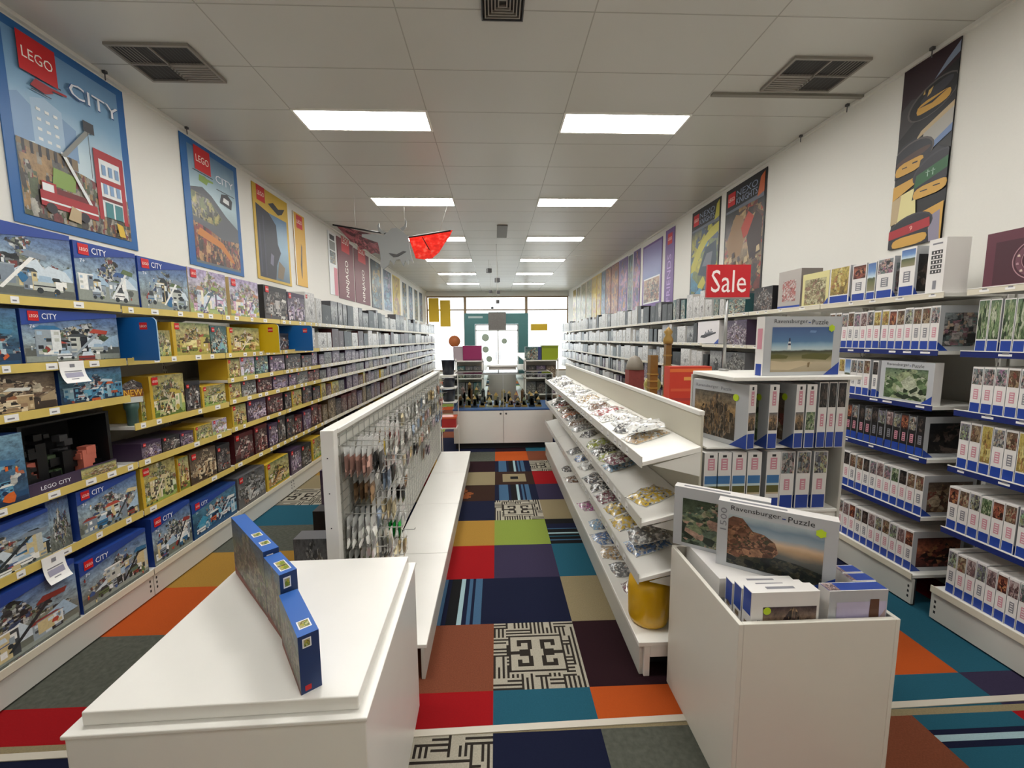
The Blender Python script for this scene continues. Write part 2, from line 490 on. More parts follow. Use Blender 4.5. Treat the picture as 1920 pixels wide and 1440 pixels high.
for (x, z, rr) in ((-.45, 1.85, .16), (-.45, 1.35, .14), (.35, 1.7, .12), (-.3, .95, .13)):
    d.face([(x + rr * math.cos(2 * PI * k / 16), PY + .12, z + rr * math.sin(2 * PI * k / 16)) for k in range(16)], pmat('door_decal', '9aa898', .6))
d1 = d.build('door_1'); struct(d1, 'white framed glass double door in the teal surround')
for x0, x1 in ((-0.83, 0.06), (0.11, 0.90)):
    g = MB(); g.box(x0, x1, PY + .125, PY + .132, .05, 2.36, WINGLASS); g.build('door_pane', d1)
    g = MB(); hx = x1 - .06 if x0 < 0 else x0 + .05
    g.tube((hx, PY + .07, .9), (hx, PY + .07, 1.3), .012, GREY); g.tube((hx, PY + .07, .92), (hx, PY + .11, .92), .008, GREY); g.tube((hx, PY + .07, 1.28), (hx, PY + .11, 1.28), .008, GREY)
    g.build('door_handle', d1)

# ================================================================== CEILING LIGHTS
ROWS = [1.72, 4.06, 6.40, 8.74, 11.08, 13.42, 15.76]
FRAMEM = pmat('light_frame_white', 'f0eee6', 0.4)
def make_light(x0, x1, y0, label):
    t = thing('ceiling_light', label, 'ceiling light', ((x0 + x1) / 2, y0 + .17, ZC), group='flush ceiling light panels')
    w = (x1 - x0) / 2; d_ = .17
    f = MB()
    f.box(-w - .02, w + .02, -d_ - .02, -d_, -.012, 0, FRAMEM); f.box(-w - .02, w + .02, d_, d_ + .02, -.012, 0, FRAMEM)
    f.box(-w - .02, -w, -d_, d_, -.012, 0, FRAMEM); f.box(w, w + .02, -d_, d_, -.012, 0, FRAMEM)
    f.build('frame', t)
    f = MB(); f.box(-w, w, -d_, d_, -.008, -.001, LAMP); f.build('diffuser', t)
ordn = ['first', 'second', 'third', 'fourth', 'fifth', 'sixth', 'seventh', 'eighth', 'ninth', 'tenth', 'eleventh', 'twelfth', 'thirteenth', 'fourteenth', 'fifteenth', 'sixteenth', 'seventeenth', 'eighteenth', 'nineteenth', 'twentieth']
for i, y in enumerate(ROWS):
    for side, (x0, x1) in (('toy wall', (-1.82, -0.63)), ('puzzle wall', (0.68, 1.85))):
        vis = i - 1
        lab = ('glowing ceiling panel, %s from the camera in the row nearer the %s' % (ordn[vis], side)) if vis >= 0 else 'glowing ceiling panel above the front counters, %s row, %s side' % (ordn[i], side)
        make_light(x0, x1, y, lab)

make_light(0.68, 1.85, -0.62, 'glowing ceiling panel above the front of the shop, behind the bin')  # unseen extra panel, added only to brighten the front of the bin
# ceiling vents
VENTD = pmat('vent_dark', '2a2725', 0.6); VENTL = pmat('vent_slat', '8d877e', 0.45)
def side_vent(x0, x1, y0, y1, label, flip):
    t = thing('ceiling_vent', label, 'ceiling vent', ((x0 + x1) / 2, (y0 + y1) / 2, ZC))
    w = (x1 - x0) / 2; h = (y1 - y0) / 2
    f = MB(); f.box(-w, w, -h, h, -.006, -.001, VENTD); f.build('backing', t)
    f = MB()
    for a in ((-w - .02, -w, -h, h), (w, w + .02, -h, h), (-w - .02, w + .02, -h - .02, -h), (-w - .02, w + .02, h, h + .02), (-.006, .006, -h, h), (-w, w, -.006, .006)):
        f.box(*a, -.02, -.001, VENTL)
    f.build('frame', t)
    s = -1 if flip else 1
    # four slatted quarters blowing in different directions
    quads = [(-w, -w * .35, -h, 0, 'y'), (-w * .33, w * .33, -h, 0, 'd'), (w * .35, w, -h, 0, 'd'), (-w, -w * .1, 0, h, 'd'), (-w * .08, w, 0, h, 'x')]
    for a, b_, c, e, k in quads:
        if flip: a, b_ = -b_, -a
        f = MB(); n = 7
        for i in range(n):
            if k in ('y', 'd'):
                x = a + (b_ - a) * (i + .5) / n
                f.shared([(x - .003, c + .005, -.018), (x + .003, c + .005, -.018), (x + .003, e - .005, -.018), (x - .003, e - .005, -.018)] if k == 'y' else
                         [(x - .0015, c + .005, -.016), (x + .0015, c + .005, -.016), (x + .0015, e - .005, -.016), (x - .0015, e - .005, -.016)], [(3, 2, 1, 0)], VENTL if k == 'y' else DARKGREY, False)
            else:
                yy = c + (e - c) * (i + .5) / n
                f.box(a + .005, b_ - .005, yy - .009, yy + .009, -.02, -.008, VENTL)
        f.build('louvre', t)
side_vent(-2.71, -2.17, 3.245, 3.635, 'dark slatted ceiling vent above the fire engine poster', False)
side_vent(2.28, 2.84, 3.255, 3.635, 'dark slatted ceiling vent near the tall mask poster', True)
t = thing('ceiling_vent', 'square dark ceiling vent of nested rings, centred overhead', 'ceiling vent', (.065, 2.80, ZC))
f = MB(); f.box(-.135, .135, -.135, .135, -.004, -.001, VENTD); f.build('backing', t)
f = MB()
for i in range(6):
    a = .135 - i * .021; c = a - .008
    for q in ((-a, a, -a, -c), (-a, a, c, a), (-a, -c, -c, c), (c, a, -c, c)):
        f.box(*q, -.022 + i * .001, -.004, VENTL if i else DARKGREY)
f.build('ring_louvre', t)
t = thing('ceiling_vent', 'plain grey ceiling grille far down the middle aisle', 'ceiling vent', (.14, 8.3, ZC))
f = MB(); f.box(-.1, .1, -.45, .45, -.02, -.001, pmat('grey_grille', '6f6c66', .5)); f.build('grille', t)
# white strip of trunking beside the right vent, and little hooks where posters hang
b = MB(); b.box(1.88, XR - .02, 3.70, 3.74, ZC - .02, ZC - .001, pmat('trunking', '8a867c', .5))
tag(b.build('cable_trunking'), 'grey cable trunking strip across the ceiling beside the vent', 'trunking')
hk = 0
for (x, y, lab) in ((XL + .05, 3.55, 'small poster hook at the ceiling above the fire engine poster'), (XL + .05, 4.40, 'small poster hook above the volcano truck poster'),
                    (XR - .05, 3.12, 'small poster hook above the tall mask poster'), (XR - .05, 3.85, 'first empty hook beyond the tall mask poster'), (XR - .05, 4.42, 'second empty hook beyond the tall mask poster')):
    f = MB(); f.box(-.012, .012, -.012, .012, -.02, 0, DARKGREY); f.tube((0, 0, -.02), (0, 0, -.07), .004, DARKGREY)
    tag(f.build('ceiling_hook', loc=(x, y, ZC - .03 if abs(x) > 5 else ZC)), lab, 'hook')

# ================================================================== POSTERS
class Poster:
    def __init__(s, w, h, base):
        s.w, s.h = w, h; s.b = MB(); s.k = 0
        s.b.box(0, w, -.006, 0, 0, h, base)
    def poly(s, pts, mat, uvs=None):
        s.k += 1; y = -.006 - .0003 * s.k
        P = [(x * s.w, y, z * s.h) for x, z in pts]
        s.b.face(P, mat, uvs or [(x, z) for x, z in pts])
    def rect(s, x0, x1, z0, z1, mat):
        s.k += 1; y = -.006 - .0003 * s.k
        s.b.face([(x0 * s.w, y, z0 * s.h), (x1 * s.w, y, z0 * s.h), (x1 * s.w, y, z1 * s.h), (x0 * s.w, y, z1 * s.h)], mat)
    def text(s, t, x, z, h, mat, w=None, vertical=False, slant=0.0):
        s.k += 1; y = -.006 - .0003 * s.k
        if vertical:
            return s.b.text(t, (x * s.w, y, z * s.h), (0, 0, 1), (-1, 0, 0), h, mat, w)
        ux = Vector((1, 0, slant)).normalized()
        return s.b.text(t, (x * s.w, y, z * s.h), ux, (0, 0, 1), h, mat, w)
    def logo(s, x, z, sz, w=None):
        """red square with the four white letters; x,z,sz as fractions of width / height"""
        hw = sz * s.w
        s.rect(x, x + sz, z, z + hw / s.h, LOGO)
        s.k += 1; y = -.006 - .0003 * s.k
        s.b.text('LEGO', ((x + sz * .1) * s.w, y, z * s.h + hw * .36), (1, 0, 0), (0, 0, 1), hw * .28, LTXT, hw * .8)
    def place(s, side, y0, y1, z0, label, group=None):
        if side == 'L':
            o = s.b.build('wall_poster', loc=(XL + .004, y0, z0), rz=PI / 2)
        else:
            o = s.b.build('wall_poster', loc=(XR - .004, y1, z0), rz=-PI / 2)
        return tag(o, label, 'poster', group)

PB = pmat('poster_blue', '1d5f9e', 0.45); PB2 = pmat('poster_deep_blue', '174a86', 0.45)
SKY = art('poster_sky', [(0, 'cfd8dc'), (.45, 'b9d2de'), (.7, '6ea3c8'), (1, '4a86b8')], None, warp=.06, jitter=False)
C = lambda n, h, r=.45: pmat(n, h, r)
cBldg = C('pr_pale_blue', '9fbad2'); cBldg2 = C('pr_mid_blue', '7c9cc0'); cRed = C('pr_red', 'a3222b'); cDRed = C('pr_dark_red', '6d1f24'); cWht = C('pr_white', 'dfe2e2')
cGrn = C('pr_green', '7f9a4b'); cBrn = C('pr_brown', '7b6a52'); cDk = C('pr_dark', '2b2c33'); cGry = C('pr_grey', '82837f'); cYel = C('pr_yellow', 'd6b23a'); cOrg = C('pr_orange', 'c07a3c'); cTan = C('pr_tan', 'b7a27e'); cTeal = C('pr_teal', '3d7f86')
STREET = art('poster_street', [(0, '5c524a'), (.5, '776a5c'), (1, '8a8474')], ['7b7a74', '4f4a46', 'a49b88', '8c2b2e', 'c9c4b6', '5d6a48', 'b58a4a'], 16, 9, .75, jitter=False)

p = Poster(.91, 1.27, PB)
p.rect(.07, .93, .05, .955, SKY)
p.poly([(.07, .42), (.2, .44), (.2, .62), (.12, .66), (.07, .64)], cBldg2); p.poly([(.2, .42), (.42, .42), (.42, .66), (.3, .69), (.2, .66)], cBldg); p.poly([(.42, .42), (.52, .42), (.52, .6), (.42, .63)], cBldg2)
for i in range(4):
    for j in range(3): p.rect(.23 + .06 * j, .26 + .06 * j, .46 + .05 * i, .475 + .05 * i, cWht)
p.rect(.07, .5, .37, .43, cBrn); p.poly([(.07, .05), (.93, .05), (.93, .30), (.55, .36), (.07, .4)], STREET)
for i in range(7): p.rect(.1 + .055 * i, .12 + .055 * i, .37, .43, cDk)
p.poly([(.28, .24), (.45, .24), (.47, .33), (.3, .34)], cGrn)
# fire station
p.rect(.66, .9, .16, .52, cWht); p.rect(.64, .68, .14, .55, cRed); p.rect(.87, .91, .14, .52, cRed); p.rect(.64, .91, .5, .55, cRed); p.rect(.68, .87, .36, .39, cRed); p.rect(.68, .87, .26, .28, cDRed)
for zz in (.30, .41):
    for xx in (.70, .76, .82): p.rect(xx, xx + .035, zz, zz + .06, cBldg2)
p.rect(.70, .86, .16, .25, cTeal); p.rect(.77, .785, .16, .25, cWht)
# fire engine
p.rect(.18, .62, .12, .2, cRed); p.poly([(.18, .12), (.3, .12), (.3, .25), (.2, .25)], cRed); p.rect(.2, .28, .2, .24, cWht); p.rect(.3, .6, .2, .23, cDRed); p.rect(.18, .62, .145, .155, cWht)
for xx in (.25, .5):
    p.poly([(xx + .04 * math.cos(a * PI / 5), .115 + .028 * math.sin(a * PI / 5)) for a in range(10)], cDk)
# white boom and basket
p.poly([(.55, .2), (.58, .2), (.39, .44), (.36, .44)], cWht); p.poly([(.36, .42), (.4, .42), (.62, .62), (.59, .63)], cGry)
p.rect(.57, .66, .62, .68, cDk); p.rect(.6, .605, .36, .62, cDk)
# helicopter
p.poly([(.2, .72), (.3, .71), (.36, .735), (.34, .76), (.24, .765)], cRed); p.rect(.14, .42, .775, .782, cDk); p.poly([(.34, .745), (.46, .755), (.46, .765), (.34, .76)], cRed); p.rect(.2, .34, .7, .705, cDk)
p.poly([(.36, .08), (.46, .07), (.47, .14), (.4, .16)], cTan); p.poly([(.8, .06), (.86, .06), (.84, .13), (.78, .14)], cYel)
p.logo(.14, .775, .26); p.text('CITY', .475, .775, .105, PB2, .40); p.text('CITY', .485, .782, .095, WTXT, .385)
p.place('L', 2.83, 3.74, 2.57, 'large blue bordered poster showing a red fire engine and white crane boom')

p = Poster(.885, 1.26, PB)
p.rect(.1, .93, .03, .95, art('poster_sky2', [(0, '59636b'), (.35, '7d8f96'), (.6, 'a8c6cf'), (1, '3f7096')], None, warp=.08, jitter=False))
p.poly([(.1, .05), (.93, .05), (.93, .42), (.7, .5), (.45, .62), (.3, .66), (.1, .62)], C('pr_rock', '5d6066'))
p.poly([(.1, .4), (.5, .38), (.62, .46), (.4, .58), (.1, .6)], art('poster_plant', [(0, '5f6b3c'), (1, '8d9a58')], ['7c8a48', 'c2b45a', '3e4030', 'a8a18c', '585c44'], 14, 12, .9, jitter=False))
p.poly([(.1, .05), (.93, .05), (.93, .3), (.6, .28), (.35, .33), (.1, .36)], art('poster_lava', [(0, '3d2c2c'), (.5, '7a4a38'), (1, '5b4a46')], ['c07a3c', '8a4a34', '4a3030', 'd09a58', '5d5450', 'a02a24'], 12, 10, .85, jitter=False))
p.poly([(.15, .26), (.55, .2), (.75, .1), (.82, .1), (.6, .25), (.2, .32)], cOrg)
p.poly([(.25, .7), (.38, .69), (.42, .735), (.36, .755), (.26, .75)], cGrn); p.rect(.16, .5, .765, .772, cDk); p.poly([(.38, .72), (.5, .73), (.5, .745), (.38, .745)], cGrn)
p.poly([(.6, .6), (.82, .58), (.85, .66), (.76, .7), (.64, .68)], cDk); p.rect(.55, .9, .7, .706, cDk); p.poly([(.66, .62), (.78, .61), (.78, .65), (.68, .66)], cWht)
p.logo(.2, .78, .27); p.text('CITY', .55, .765, .075, WTXT, .3)
p.place('L', 4.345, 5.23, 2.57, 'blue bordered poster of a green helicopter over an orange volcano slope')

BATB = art('poster_nightblue', [(0, '3b5a70'), (.5, '6f9db8'), (1, '3f6c94')], None, warp=.1, jitter=False)
p = Poster(.88, 1.2, C('pr_poster_yellow', 'c9a536'))
p.rect(.06, .94, .03, .76, BATB)
p.poly([(.06, .03), (.5, .03), (.55, .2), (.7, .36), (.62, .45), (.6, .66), (.4, .76), (.06, .8)], C('pr_midnight', '252735')); p.poly([(.55, .06), (.72, .05), (.8, .2), (.62, .26)], cBrn); p.poly([(.36, .2), (.44, .18), (.48, .3), (.4, .32)], C('pr_lilac', '6d6980'))
p.rect(.1, .14, .08, .6, C('pr_streak', '3a3d52')); p.rect(.22, .25, .05, .7, C('pr_streak', '3a3d52'))
p.poly([(.4, .86), (.55, .9), (.7, .86), (.9, .9), (.8, .82), (.68, .79), (.5, .83)], cDk)
p.logo(.1, .84, .22)
p.place('L', 5.53, 6.41, 2.6, 'yellow topped poster with a dark midnight shape against pale blue')
p = Poster(.4, 1.1, C('pr_poster_gold', 'd0a02c'))
p.logo(.25, .8, .5); p.poly([(.5, .1), (.56, .35), (.62, .55), (.55, .6), (.5, .45), (.42, .3), (.44, .15)], cDk); p.rect(0, .06, 0, 1, cWht); p.rect(.94, 1, 0, 1, cWht)
p.place('L', 6.57, 6.97, 2.65, 'narrow golden poster with a small dark streak beside the midnight poster')

GDARK = art('poster_dark_mix', [(0, '23262c'), (.5, '3c4a50'), (1, '1d2228')], ['39474f', '5f7d84', '20252a', '8aa09c', 'a88f5c', '30343c'], 8, 16, .8, warp=.1, fine=.6, sat=1.25, shape='r')
GBLUE = art('poster_blue_mix', [(0, '40506a'), (.5, '6f8fa8'), (1, '2c3c58')], ['5d7da0', '8fb0c0', '31405c', '44505c', '9a8ea8'], 7, 14, .7, warp=.1, fine=.6, sat=1.25, shape='r')
GYEL = art('poster_yellow_mix', [(0, 'c9a838'), (.5, 'd8bc44'), (1, 'b89a3a')], ['d8bc44', '8a6a2a', 'e0cc6a', 'b04a30'], 6, 10, .5, warp=.1, fine=.6, sat=1.25, shape='r')
GPUR = art('poster_purple_mix', [(0, '5d3c6e'), (.5, '8a5f96'), (1, '544078')], ['6f4a86', 'b07aa0', '46345c', 'c89ab0', '3f5f8c', 'b87a3a'], 7, 13, .75, warp=.1, fine=.6, sat=1.25, shape='r')
GORG = art('poster_orange_mix', [(0, '9a5c44'), (.5, 'c08a5c'), (1, '8c5a50')], ['b8865a', '7a4038', 'd8ac78', '9c5a48', '5c4448'], 7, 14, .8, warp=.1, fine=.6, sat=1.25, shape='r')
GBEI = art('poster_beige_mix', [(0, '9c9272'), (.5, 'b8ac88'), (1, '8c8468')], ['b0a480', '8a8058', '9aa06a', 'c8bc9c', '6c6a58'], 6, 14, .7, warp=.1, fine=.6, sat=1.25, shape='r')
MAROONB = C('pr_banner_maroon', '641424')
def simple(side, y0, y1, z0, z1, base, artm, label, title=None, logo=False, border=.06, tcol=None, group=None):
    w = y1 - y0; p = Poster(w, z1 - z0, base)
    if artm: p.rect(border, 1 - border, .02, .98, artm)
    if title:
        p.text(title, .68, .05, min(w * .42, .22), tcol or LTXT, (z1 - z0) * .62, vertical=True)
    if logo: p.logo(.25, .8, .5)
    return p.place(side, y0, y1, z0, label, group)
p = Poster(.38, 1.15, cWht); p.rect(.15, .85, .72, .86, cGry); p.rect(.2, .8, .88, .96, cDk); p.rect(.15, .85, .5, .7, GDARK); p.rect(.55, 1, .0, .45, C('pr_rose', 'c06878'))
p.place('L', 7.87, 8.24, 2.65, 'narrow white poster with small grey panels beside the maroon banner')
simple('L', 8.30, 9.2, 2.62, 3.80, MAROONB, None, 'maroon banner with large upright white letters, nearer of the pair', 'NINJAGO', True)
simple('L', 9.26, 10.3, 2.62, 3.78, MAROONB, None, 'maroon banner with upright white letters, farther of the pair', 'NINJAGO', True)
simple('L', 10.45, 11.35, 2.6, 3.78, cDk, GDARK, 'dark teal and black poster just past the maroon banners')
simple('L', 11.5, 12.45, 2.6, 3.74, cWht, GBLUE, 'blue grey poster with white edges before the tall yellow one')
simple('L', 12.6, 13.5, 2.1, 3.72, C('pr_poster_yellow2', 'd2b93c'), GYEL, 'tall bright yellow poster on the toy wall')
simple('L', 13.8, 14.5, 2.5, 3.70, cWht, GDARK, 'dark poster with white edges, first beyond the tall yellow poster')
simple('L', 14.8, 15.5, 2.5, 3.70, cWht, GBLUE, 'blue poster with white edges, second beyond the tall yellow poster')
simple('L', 15.8, 16.5, 2.5, 3.70, cWht, GDARK, 'dark poster with white edges, third beyond the tall yellow poster')
simple('L', 16.8, 17.5, 2.5, 3.70, cWht, GBLUE, 'pale poster with white edges, last on the toy wall')

# right wall: tall poster of masked faces (generic), knights pair, purple group ...
SKIN = C('pr_mask_yellow', 'c89a44')
p = Poster(.40, 1.36, C('pr_black', '141418'))
p.poly([(0, .78), (1, .9), (1, 1), (0, 1)], C('pr_plum', '2b1620')); p.poly([(.6, .86), (1, .93), (1, .985), (.8, .93)], C('pr_sky_grey', '7d8aa0'))
p.poly([(.0, .62), (.35, .7), (.5, .8), (.2, .82), (0, .78)], C('pr_charcoal', '3a3638'))
def oval(cx, cz, rx, rz_, tilt, mat):
    n = 22; p.poly([(min(1, max(0, cx + rx * math.cos(a * 2 * PI / n))), cz + rz_ * math.sin(a * 2 * PI / n) + tilt * math.cos(a * 2 * PI / n)) for a in range(n)], mat)
def slit(cx, cz, rx, rz_, tilt, mat):
    n = 14; p.poly([(cx + rx * math.copysign(abs(math.cos(a * 2 * PI / n)) ** .6, math.cos(a * 2 * PI / n)), cz + rz_ * math.copysign(abs(math.sin(a * 2 * PI / n)) ** .6, math.sin(a * 2 * PI / n)) + tilt * math.cos(a * 2 * PI / n)) for a in range(n)], mat)
oval(.6, .77, .46, .085, .03, C('pr_rim_grey', '55504e')); oval(.61, .768, .43, .078, .03, C('pr_black', '141418')); oval(.66, .80, .28, .03, .025, C('pr_rim_soft', '33323a'))
slit(.62, .745, .3, .03, .012, SKIN); p.poly([(.35, .75), (.6, .76), (.9, .78), (.6, .745)], cDk)
p.poly([(.5, .79), (.56, .8), (.6, .83), (.52, .82)], C('pr_gold', 'caa860')); p.poly([(.42, .81), (.46, .81), (.45, .835)], C('pr_gold', 'caa860'))
p.poly([(.35, .58), (1, .66), (1, .70), (.45, .62)], cTan); p.poly([(.45, .5), (1, .57), (1, .67), (.5, .6)], C('pr_pale_grey', 'a7a49c')); p.poly([(.5, .47), (1, .55), (1, .59), (.5, .5)], C('pr_soft_blue', '6c84ae'))
p.poly([(0, .4), (.5, .45), (.55, .53), (.35, .6), (.1, .58), (0, .54)], C('pr_ink', '22232c'))
oval(.3, .5, .42, .085, .02, C('pr_rim_grey', '55504e')); oval(.29, .495, .40, .08, .02, C('pr_ink', '22232c')); oval(.33, .5, .33, .02, .02, C('pr_umber2', '4a3630'))
slit(.28, .45, .27, .035, .014, SKIN); p.rect(.14, .24, .45, .456, cDk); p.rect(.34, .44, .458, .466, cDk)
p.poly([(0, .28), (.42, .34), (.42, .38), (0, .36)], SKIN); p.poly([(.1, .14), (.5, .16), (.45, .32), (.15, .3)], C('pr_cream', 'd9cf94')); p.poly([(0, .14), (.14, .15), (.18, .3), (0, .28)], cTan)
p.poly([(.4, .25), (1, .32), (1, .46), (.8, .5), (.5, .46)], C('pr_ink', '22232c')); oval(.74, .40, .36, .07, .03, C('pr_rim_soft', '33323a')); oval(.75, .395, .34, .065, .03, C('pr_ink', '22232c')); p.poly([(.42, .31), (1, .37), (1, .43), (.45, .38)], C('pr_deep_green', '245a34'))
p.text('\u2020\u2020', .62, .355, .05, C('pr_mint', '8fb09a'), .07)
slit(.72, .285, .3, .032, .012, SKIN); p.rect(.55, .68, .284, .29, cDk); p.rect(.78, .9, .292, .298, cDk)
p.poly([(.55, .0), (1, .0), (1, .2), (.6, .17)], SKIN); p.poly([(.75, .0), (.98, .0), (.95, .16), (.8, .14)], C('pr_mauve', '8a8496'))
p.poly([(0, .0), (.8, .0), (.75, .12), (.45, .17), (.15, .15), (0, .1)], C('pr_ink', '22232c')); oval(.4, .1, .44, .075, .02, C('pr_rim_soft', '33323a')); oval(.4, .096, .42, .07, .02, C('pr_ink', '22232c')); p.poly([(0, .055), (.8, .085), (.78, .135), (0, .105)], cRed)
slit(.42, .03, .34, .028, .008, SKIN)
p.text('9', .42, .085, .035, C('pr_peach', 'f0b0a0'))
p.place('R', 2.96, 3.36, 2.50, 'tall narrow poster of masked heads with yellow eye slits')

def knights(y0, y1, z0, z1, glow, artm, label, kind=0):
    p = Poster(y1 - y0, z1 - z0, C('pr_black', '141418'))
    p.rect(.03, .97, .02, .8, artm)
    if kind == 0:
        p.poly([(.05, .5), (.3, .74), (.5, .7), (.55, .5), (.45, .36), (.2, .34)], C('pr_bronze', '8a6a48')); p.poly([(.45, .6), (.62, .72), (.75, .66), (.7, .54), (.52, .5)], C('pr_ember', 'a83420')); p.poly([(.6, .5), (.8, .7), (.95, .62), (.95, .34), (.7, .3)], C('pr_umber', '33211f'))
        for i in range(14):
            q = random.Random(i); x, z = q.uniform(.05, .88), q.uniform(.05, .36); p.poly([(x, z), (x + .09, z + .01), (x + .07, z + .06), (x + .01, z + .05)], C(*q.choice([('pr_tan', 'b7a27e'), ('pr_umber', '33211f'), ('pr_bronze', '8a6a48'), ('pr_plum', '2b1620')])))
    else:
        p.poly([(.03, .42), (.3, .62), (.7, .74), (.97, .77), (.97, .68), (.6, .62), (.35, .5), (.2, .36), (.03, .34)], C('pr_bolt', 'b0a83c')); p.poly([(.3, .3), (.55, .56), (.9, .6), (.95, .4), (.7, .25)], C('pr_abyss', '17303f')); p.poly([(.45, .38), (.6, .5), (.8, .5), (.75, .36)], C('pr_steel', '5f6470'))
        p.poly([(.3, .18), (.5, .28), (.6, .2), (.45, .12)], C('pr_bolt', 'b0a83c')); p.poly([(.05, .05), (.4, .16), (.6, .08), (.4, .03)], C('pr_sky_edge', '4f8aa8'))
    p.poly([(.03, .78), (.97, .78), (.97, .82), (.03, .8)], C('pr_steel', '5f6470')); p.poly([(.82, .8), (.97, .82), (.97, .98), (.88, .95)], glow)
    p.logo(.07, .84, .2); w = (y1 - y0) * .52
    p.text('NEXO', .3, .895, (z1 - z0) * .055, C('pr_steel_blue', '8f9cb4'), w); p.text('KNIGHTS', .3, .83, (z1 - z0) * .055, C('pr_steel_blue', '8f9cb4'), w)
    return p.place('R', y0, y1, z0, label)
KA = art('poster_embers', [(0, '4a3a30'), (.5, '8a6a4c'), (.75, '4a3a3c'), (1, '2c3034')], ['a88458', '5a3c30', 'c8a878', '7a2c24', '3a2c2c', 'b0341f', '8c7450'], 9, 14, .85, warp=.1, jitter=False, fine=.6, shape='r', sat=1.0)
KB = art('poster_bolt', [(0, '20465c'), (.5, '27384c'), (.8, 'a8a03c'), (1, '38424a')], ['2c4a66', 'b8b03c', '203040', '4a88a4', '1c2834', '6a7a3c'], 6, 9, .8, warp=.12, jitter=False, fine=.6, shape='r', sat=1.1)
knights(5.0, 5.87, 2.35, 3.81, C('pr_fire', 'b85a2c'), KA, 'dark poster with an ember brown crowd scene behind the red sign')
knights(6.01, 6.87, 2.35, 3.81, C('pr_bolt', 'b0a83c'), KB, 'dark poster with a yellow bolt over deep blue', 1)
PP = C('pr_violet', '6a4a8a')
simple('R', 7.53, 7.93, 2.4, 3.80, PP, None, 'narrow violet banner with upright lettering', 'FRIENDS', True, tcol=C('pr_lavender', 'b89ad0'))
p = Poster(1.05, 1.4, PP); p.rect(.04, .96, .5, .97, art('poster_violet_sky', [(0, '4a5fa0'), (1, '7a6aa8')], None, warp=.1)); p.rect(.08, .92, .12, .5, cWht); p.rect(.1, .9, .14, .48, art('poster_lion', [(0, '7a6a6a'), (1, 'c08a5a')], ['b86a2a', '3c3c44', 'd0b890', '8c4c3c'], 5, 5, .8))
p.place('R', 8.08, 9.13, 2.35, 'violet poster with a white framed orange picture at its foot')
for (y0, y1, base, a, lab) in [(9.3, 9.75, PP, GPUR, 'slim purple poster next after the white framed violet one'), (9.8, 10.15, cWht, GDARK, 'slim white and dark poster, second after the framed violet one'),
                               (10.2, 10.9, PP, GPUR, 'purple poster, third after the framed violet one'), (10.95, 11.6, cDRed, GORG, 'orange brown poster nearest along the far wall stretch'),
                               (11.65, 12.2, cDRed, GORG, 'orange brown poster, farther of the two'), (12.25, 12.7, cGry, GBLUE, 'grey blue poster before the bright yellow pair'),
                               (12.75, 13.25, cYel, GYEL, 'bright yellow poster on the puzzle wall, nearer'), (13.3, 13.9, cYel, GYEL, 'bright yellow poster on the puzzle wall, farther'),
                               (13.95, 14.8, cTan, GBEI, 'beige poster, first past the yellow pair'), (14.9, 15.7, cTan, GBEI, 'beige poster, second past the yellow pair'), (15.8, 16.6, cWht, GBEI, 'pale poster, third past the yellow pair'), (16.7, 17.4, cWht, GYEL, 'pale yellow poster, last on the puzzle wall')]:
    simple('R', y0, y1, 2.35, 3.79, base, a, lab)
# yellow hoardings standing in the far window
for i, (x0, x1, z0, z1) in enumerate(((-2.95, -2.5, 2.55, 3.6), (-2.45, -2.0, 2.35, 3.5))):
    b = MB(); b.box(x0, x1, 0, .02, z0, z1, C('pr_poster_gold', 'd0a02c'), f=C('pr_bright_yellow', 'e8c030'))
    tag(b.build('window_poster', loc=(0, YF - .06, 0)), ('yellow poster in the far shop window, nearer the toy wall', 'yellow poster in the far shop window, nearer the door')[i], 'poster')
b = MB(); b.box(1.55, 2.3, 0, .02, 2.15, 2.45, C('pr_poster_gold', 'd0a02c'), f=C('pr_bright_yellow', 'e8c030')); tag(b.build('window_poster', loc=(0, YF - .06, 0)), 'small yellow sign in the far window beside the teal portal', 'poster')
b = MB(); b.lathe([(.001, -.01), (.26, -.01), (.26, .01), (.001, .01)], C('pr_disc_orange', 'c9713f'), 24)
tag(b.build('window_disc', loc=(-1.85, YF - .06, 1.7), rot=(PI / 2, 0, 0)), 'round orange disc sticker in the far shop window', 'sign')

